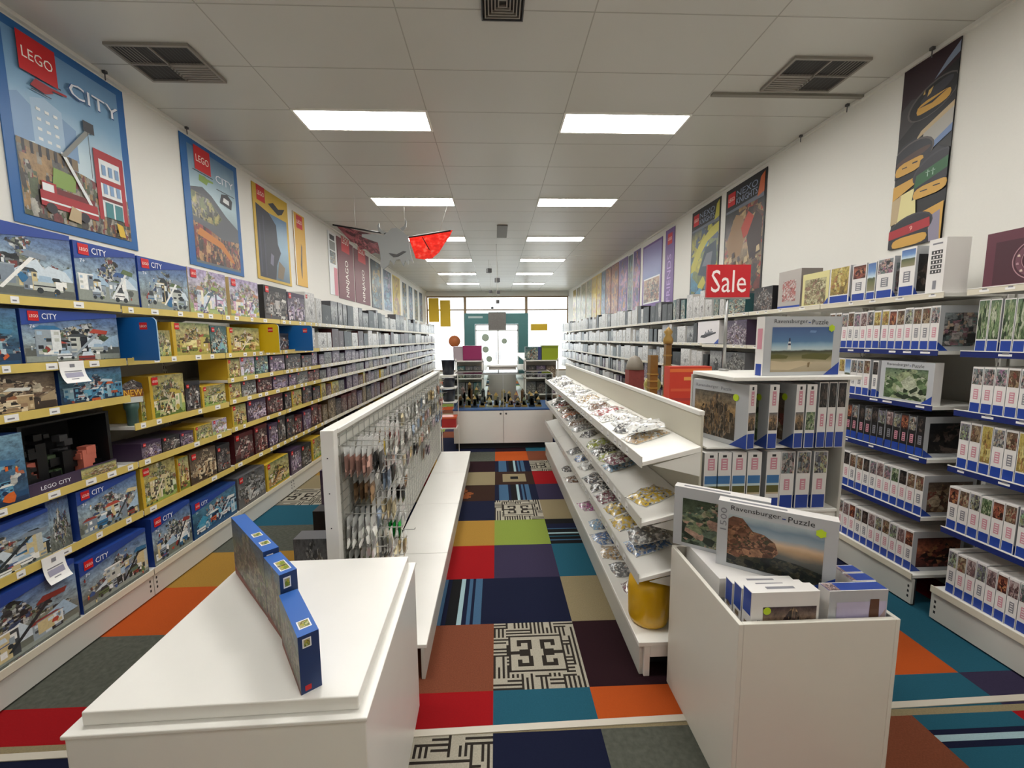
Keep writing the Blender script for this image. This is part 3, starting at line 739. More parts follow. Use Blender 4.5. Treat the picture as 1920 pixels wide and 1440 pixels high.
# ================================================================== TOY BOX / PUZZLE ART
AT = {
 'city': art('art_city', [(0, '6d7268'), (.3, '8d948c'), (.5, 'a8c4d4'), (.8, '5c86bc'), (1, '24489a')], ['d8dcdc', '8f3a34', '55585c', 'b8bcb4', '3c5a8c', '2c3438', '94a08c', 'c9b98c', '7c8488', '40464a', 'e8e8e4', '5a6d4a'], 13, 10, .4),
 'sea': art('art_sea', [(0, '16365c'), (.4, '1f5a80'), (.7, '3f8fb0'), (1, '3a70a8')], ['3f7898', 'b8c8d0', 'c05a2c', '1c2c48', '88aab8', '24486c', 'd8d8d4', '2c3c50'], 9, 7, .42),
 'mine': art('art_green', [(0, '7c8c4c'), (.4, 'b4b068'), (.7, 'c8b858'), (1, 'a89c58')], ['7c9444', '4c5c34', 'c8b890', '8c5c3c', 'd8ccb0', '5c5448', 'b09c44', '98a878'], 12, 9, .6),
 'farm': art('art_farm', [(0, '8c9440'), (.35, 'c8b84c'), (.8, 'd0c47c'), (1, '788c4c')], ['8c4c34', 'b8a858', '6c7c3c', 'd8ccb8', '54482c', 'c8a03c'], 9, 7, .5),
 'dark': art('art_dark', [(0, '3a3330'), (.5, '4a4648'), (1, '24242a')], ['5c5854', '94908c', '2c2a2c', '7c5c4c', 'c8c4bc', '443c3c', '6c6468', '38343a'], 13, 9, .6),
 'red': art('art_red', [(0, '2c2024'), (.5, '5c3c3c'), (1, '3c2428')], ['8c3434', 'b8a8a0', '241c20', '6c5c5c', 'c8b8a8', '4c2c30'], 12, 9, .6),
 'purple': art('art_purple', [(0, '4c4450'), (.5, '7c6c80'), (1, '4c3c5c')], ['8c7c90', 'c8b8c4', '3c3040', '6c4c70', 'a898ac', '54485c', 'd8d0d4', '7c5c50'], 12, 9, .62),
 'friends': art('art_friends', [(0, 'a8b878'), (.35, 'c8c8a8'), (.7, 'd4cce0'), (1, 'b8a4d4')], ['c8a0b8', 'd8d0dc', '8c9c6c', 'a8846c', '6c8c98', 'e4dcc8', 'b07c60', 'b8c88c', '7c6c84'], 14, 11, .62),
 'white': art('art_white', [(0, 'c8c6c2'), (.5, 'e4e2de'), (1, 'd8d8d8')], ['a8a4a0', 'e0ded8', '8c8a88', 'c8c4bc', '6c6a6a', 'd0ccc4'], 5, 6, .12, fine=.8),
 'grey': art('art_grey', [(0, '6c6a68'), (.5, '8c8c8c'), (1, '5c5e62')], ['4c4c4e', 'a8a8a4', '70706c', '343436', 'c0beb8', '7c7468'], 11, 9, .6),
 'teal': art('art_teal', [(0, '3c5450'), (.5, '6c9088'), (1, '3c6c70')], ['8cb0a4', '2c3c3c', 'c8d0c4', '54706c', '945c3c', 'd0c8a0'], 11, 9, .6),
 'brown': art('art_brown', [(0, '4c3c2c'), (.5, '8c7458'), (1, '54483c')], ['a8906c', '3c3028', 'c8b490', '6c5440', '94785c', 'd8c8a8', '2c2824'], 12, 9, .62),
 'orange': art('art_orange', [(0, '1f4a74'), (.5, '3a7aa4'), (1, '7ab0cc')], ['c8642c', '24486c', '3c6c94', 'e0e0d8', '1c3050', '5c94b0'], 5, 4, .5, warp=.12),
}
AT.update({
 'fwhite': art('art_plain_white', [(0, 'c4c2be'), (.3, 'dcdad6'), (1, 'ecebe8')], ['8c8a88', 'a8a6a2', 'c8c4bc', '78706c'], 3, 3, .14, fine=.8),
 'fgrey': art('art_silver', [(0, '3c3c3e'), (.35, '8c8c8c'), (.7, 'b8b8b6'), (1, '6c6c70')], ['4c4c4e', 'c0beb8', '343436', '9c9890'], 3, 4, .25, fine=.8),
 'fdark': art('art_plain_black', [(0, '2c2a2c'), (.5, '1c1b1d'), (1, '141416')], ['4c4a4c', '2a2a2c', '6c6864'], 3, 3, .15, fine=.8),
 'fmaroon': art('art_plain_maroon', [(0, '3c1418'), (1, '4c1a20')], ['6c3034', '2c1014', '8c7c78'], 3, 3, .2, fine=.8)})
SIDE = {'city': C('side_city', '1f3f8c'), 'sea': C('side_sea', '1b3b74'), 'mine': C('side_yellow', 'c4a12c'), 'farm': C('side_yellow', 'c4a12c'), 'dark': C('side_dark', '232327'), 'red': C('side_red', '4c1a1e'), 'purple': C('side_purple', '3c2c44'),
        'friends': C('side_cream', 'cdb98a'), 'white': C('side_white', 'cfccc6'), 'grey': C('side_grey', '5c5c60'), 'teal': C('side_teal', '2c5458'), 'brown': C('side_brown', '5c4830'), 'orange': C('side_sea', '1b3b74'), 'fwhite': C('side_plain_white', 'd4d2ce'), 'fgrey': C('side_grey', '5c5c60'), 'fdark': C('side_dark', '232327'), 'fmaroon': C('side_red', '4c1a1e')}
ADJ = {'city': 'navy street scene', 'sea': 'deep blue sea scene', 'mine': 'yellow and green', 'farm': 'yellow farm scene', 'dark': 'black and grey', 'red': 'dark red', 'purple': 'plum coloured', 'friends': 'pastel coloured', 'white': 'pale white',
       'grey': 'grey', 'teal': 'teal', 'brown': 'brown', 'orange': 'blue and orange', 'fwhite': 'white', 'fgrey': 'silver grey', 'fdark': 'black', 'fmaroon': 'maroon'}
TONE = {
 'city': dict(gnd=['6d7268', '8d948c', '5c605c'], main=['d8dcdc', 'b8bcb4', '94a0a8', 'c9b98c', 'e8e8e4', '7c8894'], dark=['2c3438', '40464a', '23272e'], acc=['8f3a34', '3c5a8c', '5a6d4a', 'b04a3a', '2f6a94'], sky=['c8d4dc', '9fb8cc']),
 'sea': dict(gnd=['16365c', '1f4a70', '243c54'], main=['3f7898', 'b8c8d0', '88aab8', '5c8ca8'], dark=['1c2c48', '16233a'], acc=['c05a2c', 'd8d8d4', '94443c'], sky=['5c9cb8', '3f8fb0']),
 'orange': dict(gnd=['1c3050', '24486c'], main=['3c6c94', '7ab0cc', '5c94b0'], dark=['16233a', '1c3050'], acc=['d06428', 'e0e0d8', 'c8541c'], sky=['7ab0cc', '9cc4d8']),
 'mine': dict(gnd=['7c8c4c', '5c7434', '94a858'], main=['b8b080', 'd8ccb0', '98a878', 'c8b890'], dark=['4c5434', '3c3c34', '5c5448'], acc=['8c5c3c', 'b09c44', '8cb05c'], sky=['d0c47c', 'c8d0b0']),
 'farm': dict(gnd=['8c9440', '6c7c3c', 'a8a04c'], main=['c8a878', 'd8ccb8', 'b8a858', 'a87c50'], dark=['54482c', '3c3428'], acc=['8c4030', 'a0503c', '6c7c3c'], sky=['e0d494', 'd0c47c']),
 'friends': dict(gnd=['a8b878', '8c9c6c', 'c8b84c'], main=['d8d0dc', 'e4dcc8', 'c8a0b8', 'c0c8d0'], dark=['6c6078', '5c6c78'], acc=['a8846c', '6c8c98', 'b07c60', '8c9c5c'], sky=['e0d8e8', 'c8d4e0']),
 'dark': dict(gnd=['3a3330', '5c4c40', '4a4648'], main=['6c6864', '94908c', 'b0aca8', '54504e'], dark=['1c1a1c', '2c2a2c'], acc=['7c5c4c', 'c8c4bc', '7c3c34'], sky=['4a4648', '34343c']),
 'red': dict(gnd=['2c2024', '4c2c2c'], main=['8c3434', 'b8a8a0', '6c5c5c'], dark=['1c1418', '2c2024'], acc=['c8b8a8', '5c1c24'], sky=['5c3c3c', '744848']),
 'purple': dict(gnd=['4c4450', '5c4c54'], main=['8c7c90', 'c8b8c4', 'a898ac', '6c5c78'], dark=['2c2434', '3c3040'], acc=['6c4c70', 'd8d0d4', '7c5c50'], sky=['7c6c80', '8c84a0']),
 'brown': dict(gnd=['4c3c2c', '6c5440', '3c3028'], main=['a8906c', 'c8b490', '94785c', 'd8c8a8'], dark=['2c2824', '3c3028'], acc=['8c5a3c', 'd0d0c8', '6c6c5c'], sky=['8c7458', 'a89474']),
 'teal': dict(gnd=['3c5450', '4c6458'], main=['8cb0a4', '6c9088', 'c8d0c4', '7c8cb0'], dark=['2c3c3c', '283038'], acc=['945c3c', 'd0c8a0', '54507c'], sky=['7cb0b0', '9cc0bc']),
 'grey': dict(gnd=['5c5a58', '7c7468'], main=['8c8c8c', 'a8a8a4', 'c0beb8', '70706c'], dark=['343436', '4c4c4e'], acc=['8c6c5c', 'c8c4bc'], sky=['8c8c8c', 'a8aaac']),
 'white': dict(gnd=['b8b4ae', 'c8c4bc'], main=['d4d2cc', 'a8a4a0', 'c0beb8'], dark=['6c6a68', '8c8884'], acc=['9c8c7c', '7c8c94'], sky=['e0deda', 'd4d2cc']),
}
def illustrate(b, theme, w, h, y0, r, amount=1.0):
    """printed picture built from flat shapes: ground, buildings with windows, vehicles, trees, little figures"""
    T = TONE[theme]; st = [0]
    M = lambda hx: pmat('print_' + hx, hx, .38, noise=.22, nscale=70)
    def F(pts, hx):
        st[0] += 1; y = y0 - .00002 * st[0]
        P = []
        for x, z in pts:
            P.append((min(max(x, -w * .49), w * .49), y, min(max(z, h * .015), h * .985)))
        b.face(P, M(hx))
    R = lambda x0, x1, z0, z1, hx: F([(x0, z0), (x1, z0), (x1, z1), (x0, z1)], hx)
    c = r.choice
    # ground, receding in uneven strips
    z = 0; gh = h * r.uniform(.2, .34)
    for k in range(3):
        z1 = gh * (k + 1) / 3
        F([(-w * .5, z), (w * .5, z), (w * .5, z1 + h * r.uniform(-.03, .03)), (0, z1 + h * r.uniform(-.03, .03)), (-w * .5, z1 + h * r.uniform(-.03, .03))], c(T['gnd'])); z = z1 - h * .03
    # clouds / hills
    for k in range(3):
        x = r.uniform(-.45, .3) * w; F([(x, gh), (x + w * .15, gh + h * r.uniform(.1, .25)), (x + w * .3, gh + h * r.uniform(.05, .3)), (x + w * .42, gh)], c(T['sky']))
    n = int(3 + 3 * amount)
    for k in range(n):   # buildings
        bw = w * r.uniform(.1, .24); x = w * r.uniform(-.38, .46) - bw / 2; zb = gh * r.uniform(.35, .9); bh = h * r.uniform(.14, .42)
        m = c(T['main']); R(x, x + bw, zb, zb + bh, m)
        R(x + bw * .62, x + bw, zb, zb + bh, c(T['main'] + T['dark'])); q = r.random()
        if q < .5: F([(x - bw * .1, zb + bh), (x + bw * 1.1, zb + bh), (x + bw * .8, zb + bh * 1.2), (x + bw * .2, zb + bh * 1.2)], c(T['acc'] + T['dark']))
        else: R(x - bw * .05, x + bw * 1.05, zb + bh, zb + bh * 1.07, c(T['dark'] + T['main']))
        nx_, nz_ = r.randint(2, 3), r.randint(2, 4)
        for i in range(nx_):
            for j in range(nz_):
                if r.random() < .75:
                    ww, hh = bw / nx_, bh / nz_; R(x + ww * (i + .2), x + ww * (i + .8), zb + hh * (j + .25), zb + hh * (j + .75), c(T['dark'] + T['sky'] + T['main']))
    for k in range(int(2 + 2 * amount)):   # trees and rubble
        x = w * r.uniform(-.45, .45); zb = gh * r.uniform(.2, .9); s_ = h * r.uniform(.03, .08); nn = 7
        F([(x + s_ * r.uniform(.7, 1.3) * math.cos(2 * PI * i / nn), zb + s_ + s_ * r.uniform(.7, 1.3) * math.sin(2 * PI * i / nn)) for i in range(nn)], c(T['acc'] + T['gnd']))
    for k in range(int(2 + 2.5 * amount)):   # vehicles
        vw = w * r.uniform(.12, .26); vh = h * r.uniform(.07, .13); x = w * r.uniform(-.46, .46 - vw / w); zb = h * r.uniform(.04, .24); m = c(T['main'] + T['acc'])
        R(x, x + vw, zb, zb + vh, m); F([(x + vw * .15, zb + vh), (x + vw * .7, zb + vh), (x + vw * .6, zb + vh * 1.7), (x + vw * .22, zb + vh * 1.7)], c(T['dark'] + T['sky'])); R(x, x + vw, zb + vh * .45, zb + vh * .6, c(T['acc'] + T['dark'])); R(x + vw * .75, x + vw, zb + vh * .2, zb + vh * 1.2, c(T['main']))
        for u in (.2, .78): F([(x + vw * u + vh * .36 * math.cos(2 * PI * i / 8), zb + vh * .36 * math.sin(2 * PI * i / 8)) for i in range(8)], T['dark'][0])
    for k in range(int(3 + 4 * amount)):   # bright bits and figures
        x = w * r.uniform(-.46, .46); zb = h * r.uniform(.03, .6); s_ = h * r.uniform(.012, .03)
        R(x, x + s_ * 1.2, zb, zb + s_ * 2.2, c(T['acc'] + T['main'])); R(x + s_ * .2, x + s_, zb + s_ * 2.2, zb + s_ * 3, c(['d8b060', 'e0dcd0', T['dark'][0]]))
    # a diagonal arm, boom, wing or track
    x = w * r.uniform(-.2, .1); F([(x, h * .15), (x + w * .03, h * .14), (x + w * .33, h * .62), (x + w * .3, h * .64)], c(T['main'] + T['dark']))
    F([(x + w * .2, h * .6), (x + w * .4, h * .57), (x + w * .42, h * .64), (x + w * .25, h * .68)], c(T['acc'] + T['main']))
CULL = []          # (object, shelf key, position along shelf, description) labelled after the unseen ones are dropped

def toy_box(w, d, h, theme, loc, rz, key=None, pos=0, desc=None, title=None, logo=True, detail=True, tilt=0, cat='toy box', group=None, name='toy_box', label=None):
    b = MB(); sd = SIDE[theme]
    b.box(-w / 2, w / 2, 0, d, 0, h, sd, f=AT[theme])
    y = -.0008
    if detail and logo and max(w, h) > .1 and theme in TONE:
        rr = random.Random('%s%.2f%.2f' % (theme, loc[1], loc[2])); rr.random()
        illustrate(b, theme, w, h, -.0002, rr, 1.0 if w > .3 else .5)
        y = -.0026
    if detail:
        if theme in ('city', 'sea', 'orange') and title:
            b.face([(-w / 2, y, h * .72), (0, y, h * .84), (w / 2, y, h * .93), (w / 2, y, h), (-w / 2, y, h)], SIDE['city'])
        elif theme in ('mine', 'farm'):
            b.face([(-w / 2, y, 0), (-w / 2 + w * .08, y, 0), (-w / 2 + w * .08, y, h), (-w / 2, y, h)], sd); b.face([(-w / 2, y * 1.2, 0), (w / 2, y * 1.2, 0), (w / 2, y * 1.2, h * .06), (-w / 2, y * 1.2, h * .06)], sd)
        elif theme in ('dark', 'red', 'purple'):
            b.face([(-w / 2, y, h * .86), (w / 2, y, h * .86), (w / 2, y, h), (-w / 2, y, h)], sd)
        if logo:
            s = min(w * .17, h * .17); x0 = -w / 2 + w * .06; z0 = h * .8
            b.face([(x0, y * 2, z0), (x0 + s, y * 2, z0), (x0 + s, y * 2, z0 + s), (x0, y * 2, z0 + s)], LOGO)
            b.text('LEGO', (x0 + s * .1, y * 3, z0 + s * .34), (1, 0, 0), (0, 0, 1), s * .3, LTXT, s * .8)
            if title:
                b.text(title, (x0 + s * 1.25, y * 3, z0 + s * .2), (1, 0, 0), (0, 0, 1), s * .6, WTXT, s * (1.5 if len(title) < 6 else 2.6))
                b.text('7+', (x0, y * 3, z0 - s * .75), (1, 0, 0), (0, 0, 1), s * .35, WTXT)
    o = b.build(name, loc=loc, rz=rz, rot=(tilt, 0, rz) if tilt else None)
    tag(o, label or 'x', cat, group)
    if key:
        CULL.append((o, key, pos, desc or ADJ[theme] + ' toy box'))
    return o
PZ = {
 'green': art('pz_green', [(0, '3c5a34'), (.4, '6c8c4c'), (.7, '94a878'), (1, '5c7c5c')], ['4c6c3c', 'a8b884', '2c4028', '7c9c64', 'c8d0b0'], 6, 5, .7, shape='r', fine=.55),
 'dusk': art('pz_dusk', [(0, '2c2420'), (.35, '5c4834'), (.55, 'c89454'), (.75, 'a88c6c'), (1, '6c7078')], ['3c3028', '8c6c44', '54483c', 'c8a05c', '2c2824'], 18, 4, .45),
 'sky': art('pz_sky', [(0, '8c8464'), (.3, '6c7044'), (.45, '4c5438'), (.5, 'b8d0dc'), (.7, '4c80bc'), (1, '2c5c9c')], None, warp=.05),
 'rose': art('pz_rose', [(0, '6c5050'), (.5, 'b08c8c'), (1, 'c8b0b0')], ['8c6464', 'd4c0bc', '5c4444', 'b89890', '745c60'], 7, 6, .7, shape='r', fine=.55),
 'night': art('pz_night', [(0, '1c1a18'), (.5, '302c2c'), (1, '181a20')], ['2c2828', '54443c', '1c1c20', '6c5c54'], 7, 6, .6, shape='r', fine=.55),
 'brown': art('pz_brown', [(0, '4c3c2c'), (.5, '94785c'), (1, '6c5c4c')], ['a88c64', '5c4430', 'c8b490', '74583c', '8c3c28'], 7, 6, .7, shape='r', fine=.55),
 'red': art('pz_red', [(0, '3c1410'), (.4, '94381c'), (.6, 'c86428'), (1, '54201c')], ['a8441c', '5c1c14', 'd0843c', '2c1414'], 6, 6, .5, shape='r', fine=.55),
 'mix': art('pz_mix', [(0, '5c5c58'), (.5, '94908c'), (1, '8c98a8')], ['8c7c6c', 'c8c0b4', '4c5464', '748c94', 'a85c4c', 'd0c070', '3c3c40'], 8, 7, .8, huevar=.35, sat=.6, fine=.55),
 'yellow': art('pz_yellow', [(0, 'a88c2c'), (1, 'd8c040')], ['c8a82c', '8c7024', 'e8d878', 'b87c2c'], 6, 6, .6, fine=.55),
 'lilac': art('pz_lilac', [(0, '5c4c5c'), (.4, '8c7c94'), (.7, 'a8a0c8'), (1, 'b8a8c4')], None, warp=.1),
}
def spine_box(t, dpt, h, pk, loc, rz, key=None, pos=0, desc=None, base=None, foot=None, cover=None, full=False, label=None, group=None, title=False, sticker=False, name='puzzle_box', cat='puzzle box'):
    """upright cardboard puzzle box: narrow spine on the local front, large covers on both local sides"""
    base = base or CARD; foot = foot or PBLUE; a = PZ[pk]
    b = MB(); b.box(-t / 2, t / 2, 0, dpt, 0, h, base, l=SILVER, r=SILVER)
    y = -.0007; m = t * .06
    R = lambda x0, x1, z0, z1, mat, k=1: b.face([(x0, y * k, z0), (x1, y * k, z0), (x1, y * k, z1), (x0, y * k, z1)], mat)
    R(-t / 2 + m, t / 2 - m, h * .02, h * .22, foot)
    if full: R(-t / 2 + m, t / 2 - m, h * .25, h * .98, a)
    else:
        R(-t / 2 + m, t / 2 - m, h * .62, h * .96, a); R(-t * .22, t * .22, h * .3, h * .52, PINKTXT if (int(pos * 100) % 3) else GINK)
        for i in range(4): R(-t * .14, t * .14, h * (.325 + .05 * i), h * (.345 + .05 * i), base, 2)
    for s, x in ((-1, -t / 2 - .0007), (1, t / 2 + .0007)):
        # cover picture seen from outside; u runs away from the spine on the left face, mirrored on the right
        y0, y1 = (dpt * .93, dpt * .09) if s < 0 else (dpt * .09, dpt * .93)
        b.face([(x, y0, h * .1), (x, y1, h * .1), (x, y1, h * .84), (x, y0, h * .84)], cover or a)
        x2 = x * 1.0 + s * .0006
        if title:
            dy = -1 if s < 0 else 1
            b.text('Ravensburger', (x2, y0, h * .885), (0, dy, 0), (0, 0, 1), h * .055, INK, dpt * .42); b.text('Puzzle', (x2, y0 + dy * dpt * .52, h * .885), (0, dy, 0), (0, 0, 1), h * .055, INK, dpt * .2)
        if s < 0: b.face([(x2, dpt * .2, 0), (x2, 0.001, 0), (x2, 0.001, h * .2)], PBLUE)
        else: b.face([(x2, 0.001, 0), (x2, dpt * .2, 0), (x2, 0.001, h * .2)], PBLUE)
        if sticker:
            yy = y1 if s < 0 else y0
            b.face([(x2 * 1.02, yy + (.0 if s < 0 else -.0) + .05, h * .7), (x2 * 1.02, yy + .0, h * .7), (x2 * 1.02, yy + .0, h * .84), (x2 * 1.02, yy + .05, h * .84)] if s < 0 else
                   [(x2 * 1.02, yy, h * .7), (x2 * 1.02, yy + .05, h * .7), (x2 * 1.02, yy + .05, h * .84), (x2 * 1.02, yy, h * .84)], LIME)
    o = b.build(name, loc=loc, rz=rz)
    tag(o, label or 'x', cat, group)
    if key: CULL.append((o, key, pos, desc or 'white spined puzzle box'))
    return o
def cover_box(w, h, t, pic, loc, rz, label=None, key=None, pos=0, desc=None, group=None, title='Ravensburger Puzzle', sticker=True, side_text=None, border=None, base=None, tilt=0, extra=None, margin=True, name='puzzle_box'):
    """puzzle box standing on its long edge, cover on the local front"""
    border = border or SILVER
    b = MB(); b.box(-w / 2, w / 2, 0, t, 0, h, base or CARD, f=border)
    y = -.0008
    F = lambda x0, x1, z0, z1, mat, k=1: b.face([(x0, y * k, z0), (x1, y * k, z0), (x1, y * k, z1), (x0, y * k, z1)], mat)
    ml = .1 if margin else .05; x0, x1 = -w / 2 + w * ml, w / 2 - w * .1; z0, z1 = h * .06, h * .82
    F(x0, x1, z0, z1, pic)
    if extra: extra(b, lambda u: x0 + (x1 - x0) * u, lambda v: z0 + (z1 - z0) * v, y)
    if title:
        a, c = title.split(' ')
        b.text(a, (-w / 2 + w * .12, y, h * .865), (1, 0, 0), (0, 0, 1), h * .09, INK, w * .43); b.text(c, (-w / 2 + w * .61, y, h * .865), (1, 0, 0), (0, 0, 1), h * .08, INK, w * .21)
        F(-w / 2 + w * .56, -w / 2 + w * .59, h * .89, h * .905, PBLUE)
    b.face([(w / 2 - w * .2, y * 2, 0), (w / 2, y * 2, 0), (w / 2, y * 2, h * .22)], PBLUE)
    if side_text: b.text(side_text, (-w / 2 + w * .085, y * 2, h * .56), (0, 0, 1), (-1, 0, 0), w * .06, GINK, h * .34)
    if sticker:
        n = 12; cx, cz, r0 = w / 2 - w * .13, h * .8, h * .065
        b.face([(cx + (r0 if k % 2 else r0 * .8) * math.cos(2 * PI * k / n), y * 3, cz + (r0 if k % 2 else r0 * .8) * math.sin(2 * PI * k / n)) for k in range(n)], LIME)
    # left end: small title block and blue foot
    b.face([(-w / 2 - .0007, t * .85, 0), (-w / 2 - .0007, t * .15, 0), (-w / 2 - .0007, t * .15, h * .2), (-w / 2 - .0007, t * .85, h * .2)], PBLUE)
    b.face([(-w / 2 - .0007, t * .8, h * .45), (-w / 2 - .0007, t * .2, h * .45), (-w / 2 - .0007, t * .2, h * .8), (-w / 2 - .0007, t * .8, h * .8)], PINKTXT)
    b.face([(-w * .4, t * .3, h + .0006), (w * .1, t * .3, h + .0006), (w * .1, t * .6, h + .0006), (-w * .4, t * .6, h + .0006)], GINK)
    o = b.build(name, loc=loc, rz=rz, rot=(tilt, 0, rz) if tilt else None)
    tag(o, label or 'x', 'puzzle box', group)
    if key: CULL.append((o, key, pos, desc))
    return o

# ================================================================== WALL SHELVING
def ticket_marks(b, x, y0, y1, z0, z1, side, r, step=.17):
    s = 1 if side == 'L' else -1
    y = y0 + .05
    while y < y1 - .08:
        if r.random() < .8:
            w = r.uniform(.035, .07); X = x + s * .0012
            P = [(X, y, z0 + .006), (X, y + w, z0 + .006), (X, y + w, z1 - .006), (X, y, z1 - .006)]
            b.face(P if s > 0 else P[::-1], PAPER)
            X2 = x + s * .0018
            P = [(X2, y + w * .2, z0 + .016), (X2, y + w * .7, z0 + .016), (X2, y + w * .7, z0 + .024), (X2, y + w * .2, z0 + .024)]
            b.face(P if s > 0 else P[::-1], GINK)
        y += step * r.uniform(.6, 1.5)

def shelving_bay(side, y0, y1, zs, strip, label, xf, xb, base_x, deck_z, group):
    """zs: top surfaces of the shelves"""
    r = random.Random(int(y0 * 100) + (7 if side == 'R' else 0))
    s = 1 if side == 'L' else -1
    t = thing('shelving_bay', label, 'shelving', (xb, (y0 + y1) / 2, 0), group=group)
    o = Vector(t.location)
    def bld(b, nm, par=t, bev=0):
        # geometry is written in room coordinates: shift to the parent
        b.v = [(v[0] - o.x, v[1] - o.y, v[2] - o.z) for v in b.v]
        return b.build(nm, par, bevel=bev)
    def bx(b, xa, xb_, *rest, **k):
        b.box(min(xa, xb_), max(xa, xb_), *rest, **k)
    top = max(zs) + .06
    b = MB(); bx(b, xb, xb + s * .015, y0 + .02, y1 - .02, .1, top - .05, WPANEL); bld(b, 'back_panel')
    for yy in (y0, y1 - .025):
        b = MB(); bx(b, xb + s * .016, xb + s * .055, yy, yy + .025, 0, top, WPOWDER)
        z = .2
        while z < top - .05:
            X = xb + s * .0556
            P = [(X, yy + .009, z), (X, yy + .016, z), (X, yy + .016, z + .03), (X, yy + .009, z + .03)]
            b.face(P if s > 0 else P[::-1], DARK); z += .05
        bld(b, 'upright')
    for z in zs:
        b = MB(); bx(b, xb + s * .06, xf - s * .004, y0 + .006, y1 - .006, z - .022, z, WPOWDER)
        for yy in (y0 + .01, y1 - .014):     # side brackets near the wall
            xe = xb + s * (.27 if side == 'L' else .082)
            b.shared([(xb + s * .06, yy, z - .1), (xb + s * .06, yy, z - .022), (xe, yy, z - .022), (xe, yy, z - .035), (xb + s * .06, yy + .004, z - .1), (xb + s * .06, yy + .004, z - .022), (xe, yy + .004, z - .022), (xe, yy + .004, z - .035)],
                     [(0, 1, 2, 3), (7, 6, 5, 4), (0, 3, 7, 4)], WPOWDER, False)
        sh = bld(b, 'shelf')
        sm = strip if not isinstance(strip, dict) else strip.get(round(z, 2), WSTRIP)
        za, zb = (z - .027, z + .02) if side == 'L' else (z - .03, z + .004)
        b = MB(); bx(b, xf - s * .004, xf, y0 + .006, y1 - .006, za, zb, sm)
        if side == 'R': bx(b, xf - s * .004, xf + s * .002, y0 + .006, y1 - .006, zb, zb + .005, WHITE)
        ticket_marks(b, xf, y0, y1, za if side == 'L' else za + .006, zb if side == 'L' else zb - .004, side, r)
        b.v = [(v[0] - o.x, v[1] - o.y, v[2] - o.z) for v in b.v]
        b.build('price_rail', sh)
    b = MB(); bx(b, xb + s * .06, base_x - s * .002, y0 + .003, y1 - .003, deck_z - .02, deck_z, WPOWDER); bx(b, base_x - s * .006, base_x, y0 + .003, y1 - .003, deck_z - .03, deck_z + .012, WSTRIP)
    bld(b, 'base_deck')
    b = MB(); bx(b, base_x - s * .03, base_x - s * .012, y0 + .003, y1 - .003, .012, deck_z - .03, WPANEL)
    for k in range(3):
        X = base_x - s * .0118
        for yy in (y0 + .02, y1 - .035):
            P = [(X, yy, .05 + .035 * k), (X, yy + .012, .05 + .035 * k), (X, yy + .012, .068 + .035 * k), (X, yy, .068 + .035 * k)]
            b.face(P if s > 0 else P[::-1], DARK)
    bx(b, base_x - s * .05, base_x - s * .03, y0 + .01, y1 - .01, 0, deck_z - .03, DARK)
    bld(b, 'kick_plate')
    return t

XF = -2.455
Z1 = [2.022, 1.672, 1.425, .967, .622]; Z2 = [2.016, 1.672, 1.226, .967, .622]; Z3 = [2.016, 1.672, 1.44, 1.24, .98, .63]
LB = [(.83, Z1), (1.83, Z1), (2.83, Z2)] + [(3.83 + i, Z3) for i in range(13)]
lname = ['front', 'nearest', 'second', 'third', 'fourth', 'fifth', 'sixth', 'seventh', 'eighth', 'ninth', 'tenth', 'eleventh', 'twelfth', 'thirteenth', 'fourteenth', 'fifteenth']
for i, (y0, zs) in enumerate(LB):
    if i == 0: continue
    strip = YSTRIP if i < 5 else WSTRIP
    shelving_bay('L', y0, y0 + 1.0, zs, strip, '%s bay of white steel shelving on the toy wall, %s price rails' % (lname[i], 'yellow' if i < 5 else 'cream'), XF, XL + .004, -2.428, .195, 'toy wall shelving bays')
SN5 = ['top shelf', 'second shelf', 'third shelf', 'fourth shelf', 'fifth shelf', 'sixth shelf']
XB = -2.475
def ltoy(bay, si, y0, y1, h, theme, desc=None, title=None, d=.26, xoff=0, z=None, logo=True):
    zs = LB[bay][1]
    z0 = (.195 if si == 'base' else zs[si]) + .001
    sn = 'base deck' if si == 'base' else SN5[si]
    x = XB - xoff - (0 if si != 'base' else -.02)
    return toy_box(y1 - y0 - .006, d, h, theme, (x, (y0 + y1) / 2, z0), PI / 2, key=('%s toy bay' % lname[bay], sn), pos=y0, desc=(desc + ' toy box') if desc else None, title=title, logo=logo, group='toy boxes on the toy wall shelving')
# top row
ltoy(1, 0, 1.98, 2.565, .39, 'city', 'big navy villa picture', 'CITY', d=.1); ltoy(1, 0, 2.57, 2.826, .38, 'city', 'navy police tower picture', 'CITY', d=.08) if False else None
ltoy(1, 0, 2.575, 3.0, .375, 'city', 'navy harbour tower picture', 'CITY', d=.1)
ltoy(2, 0, 3.01, 3.47, .375, 'city', 'navy and grey truck picture', 'CITY', d=.1); ltoy(2, 0, 3.475, 3.945, .38, 'friends', 'pastel garden picture', d=.08); ltoy(2, 0, 3.99, 4.46, .375, 'friends', 'second pastel garden picture', d=.08)
ltoy(3, 0, 4.56, 5.05, .38, 'dark', 'wide black spacecraft picture', d=.12); ltoy(3, 0, 5.06, 5.5, .36, 'purple', 'plum and grey picture', d=.12)
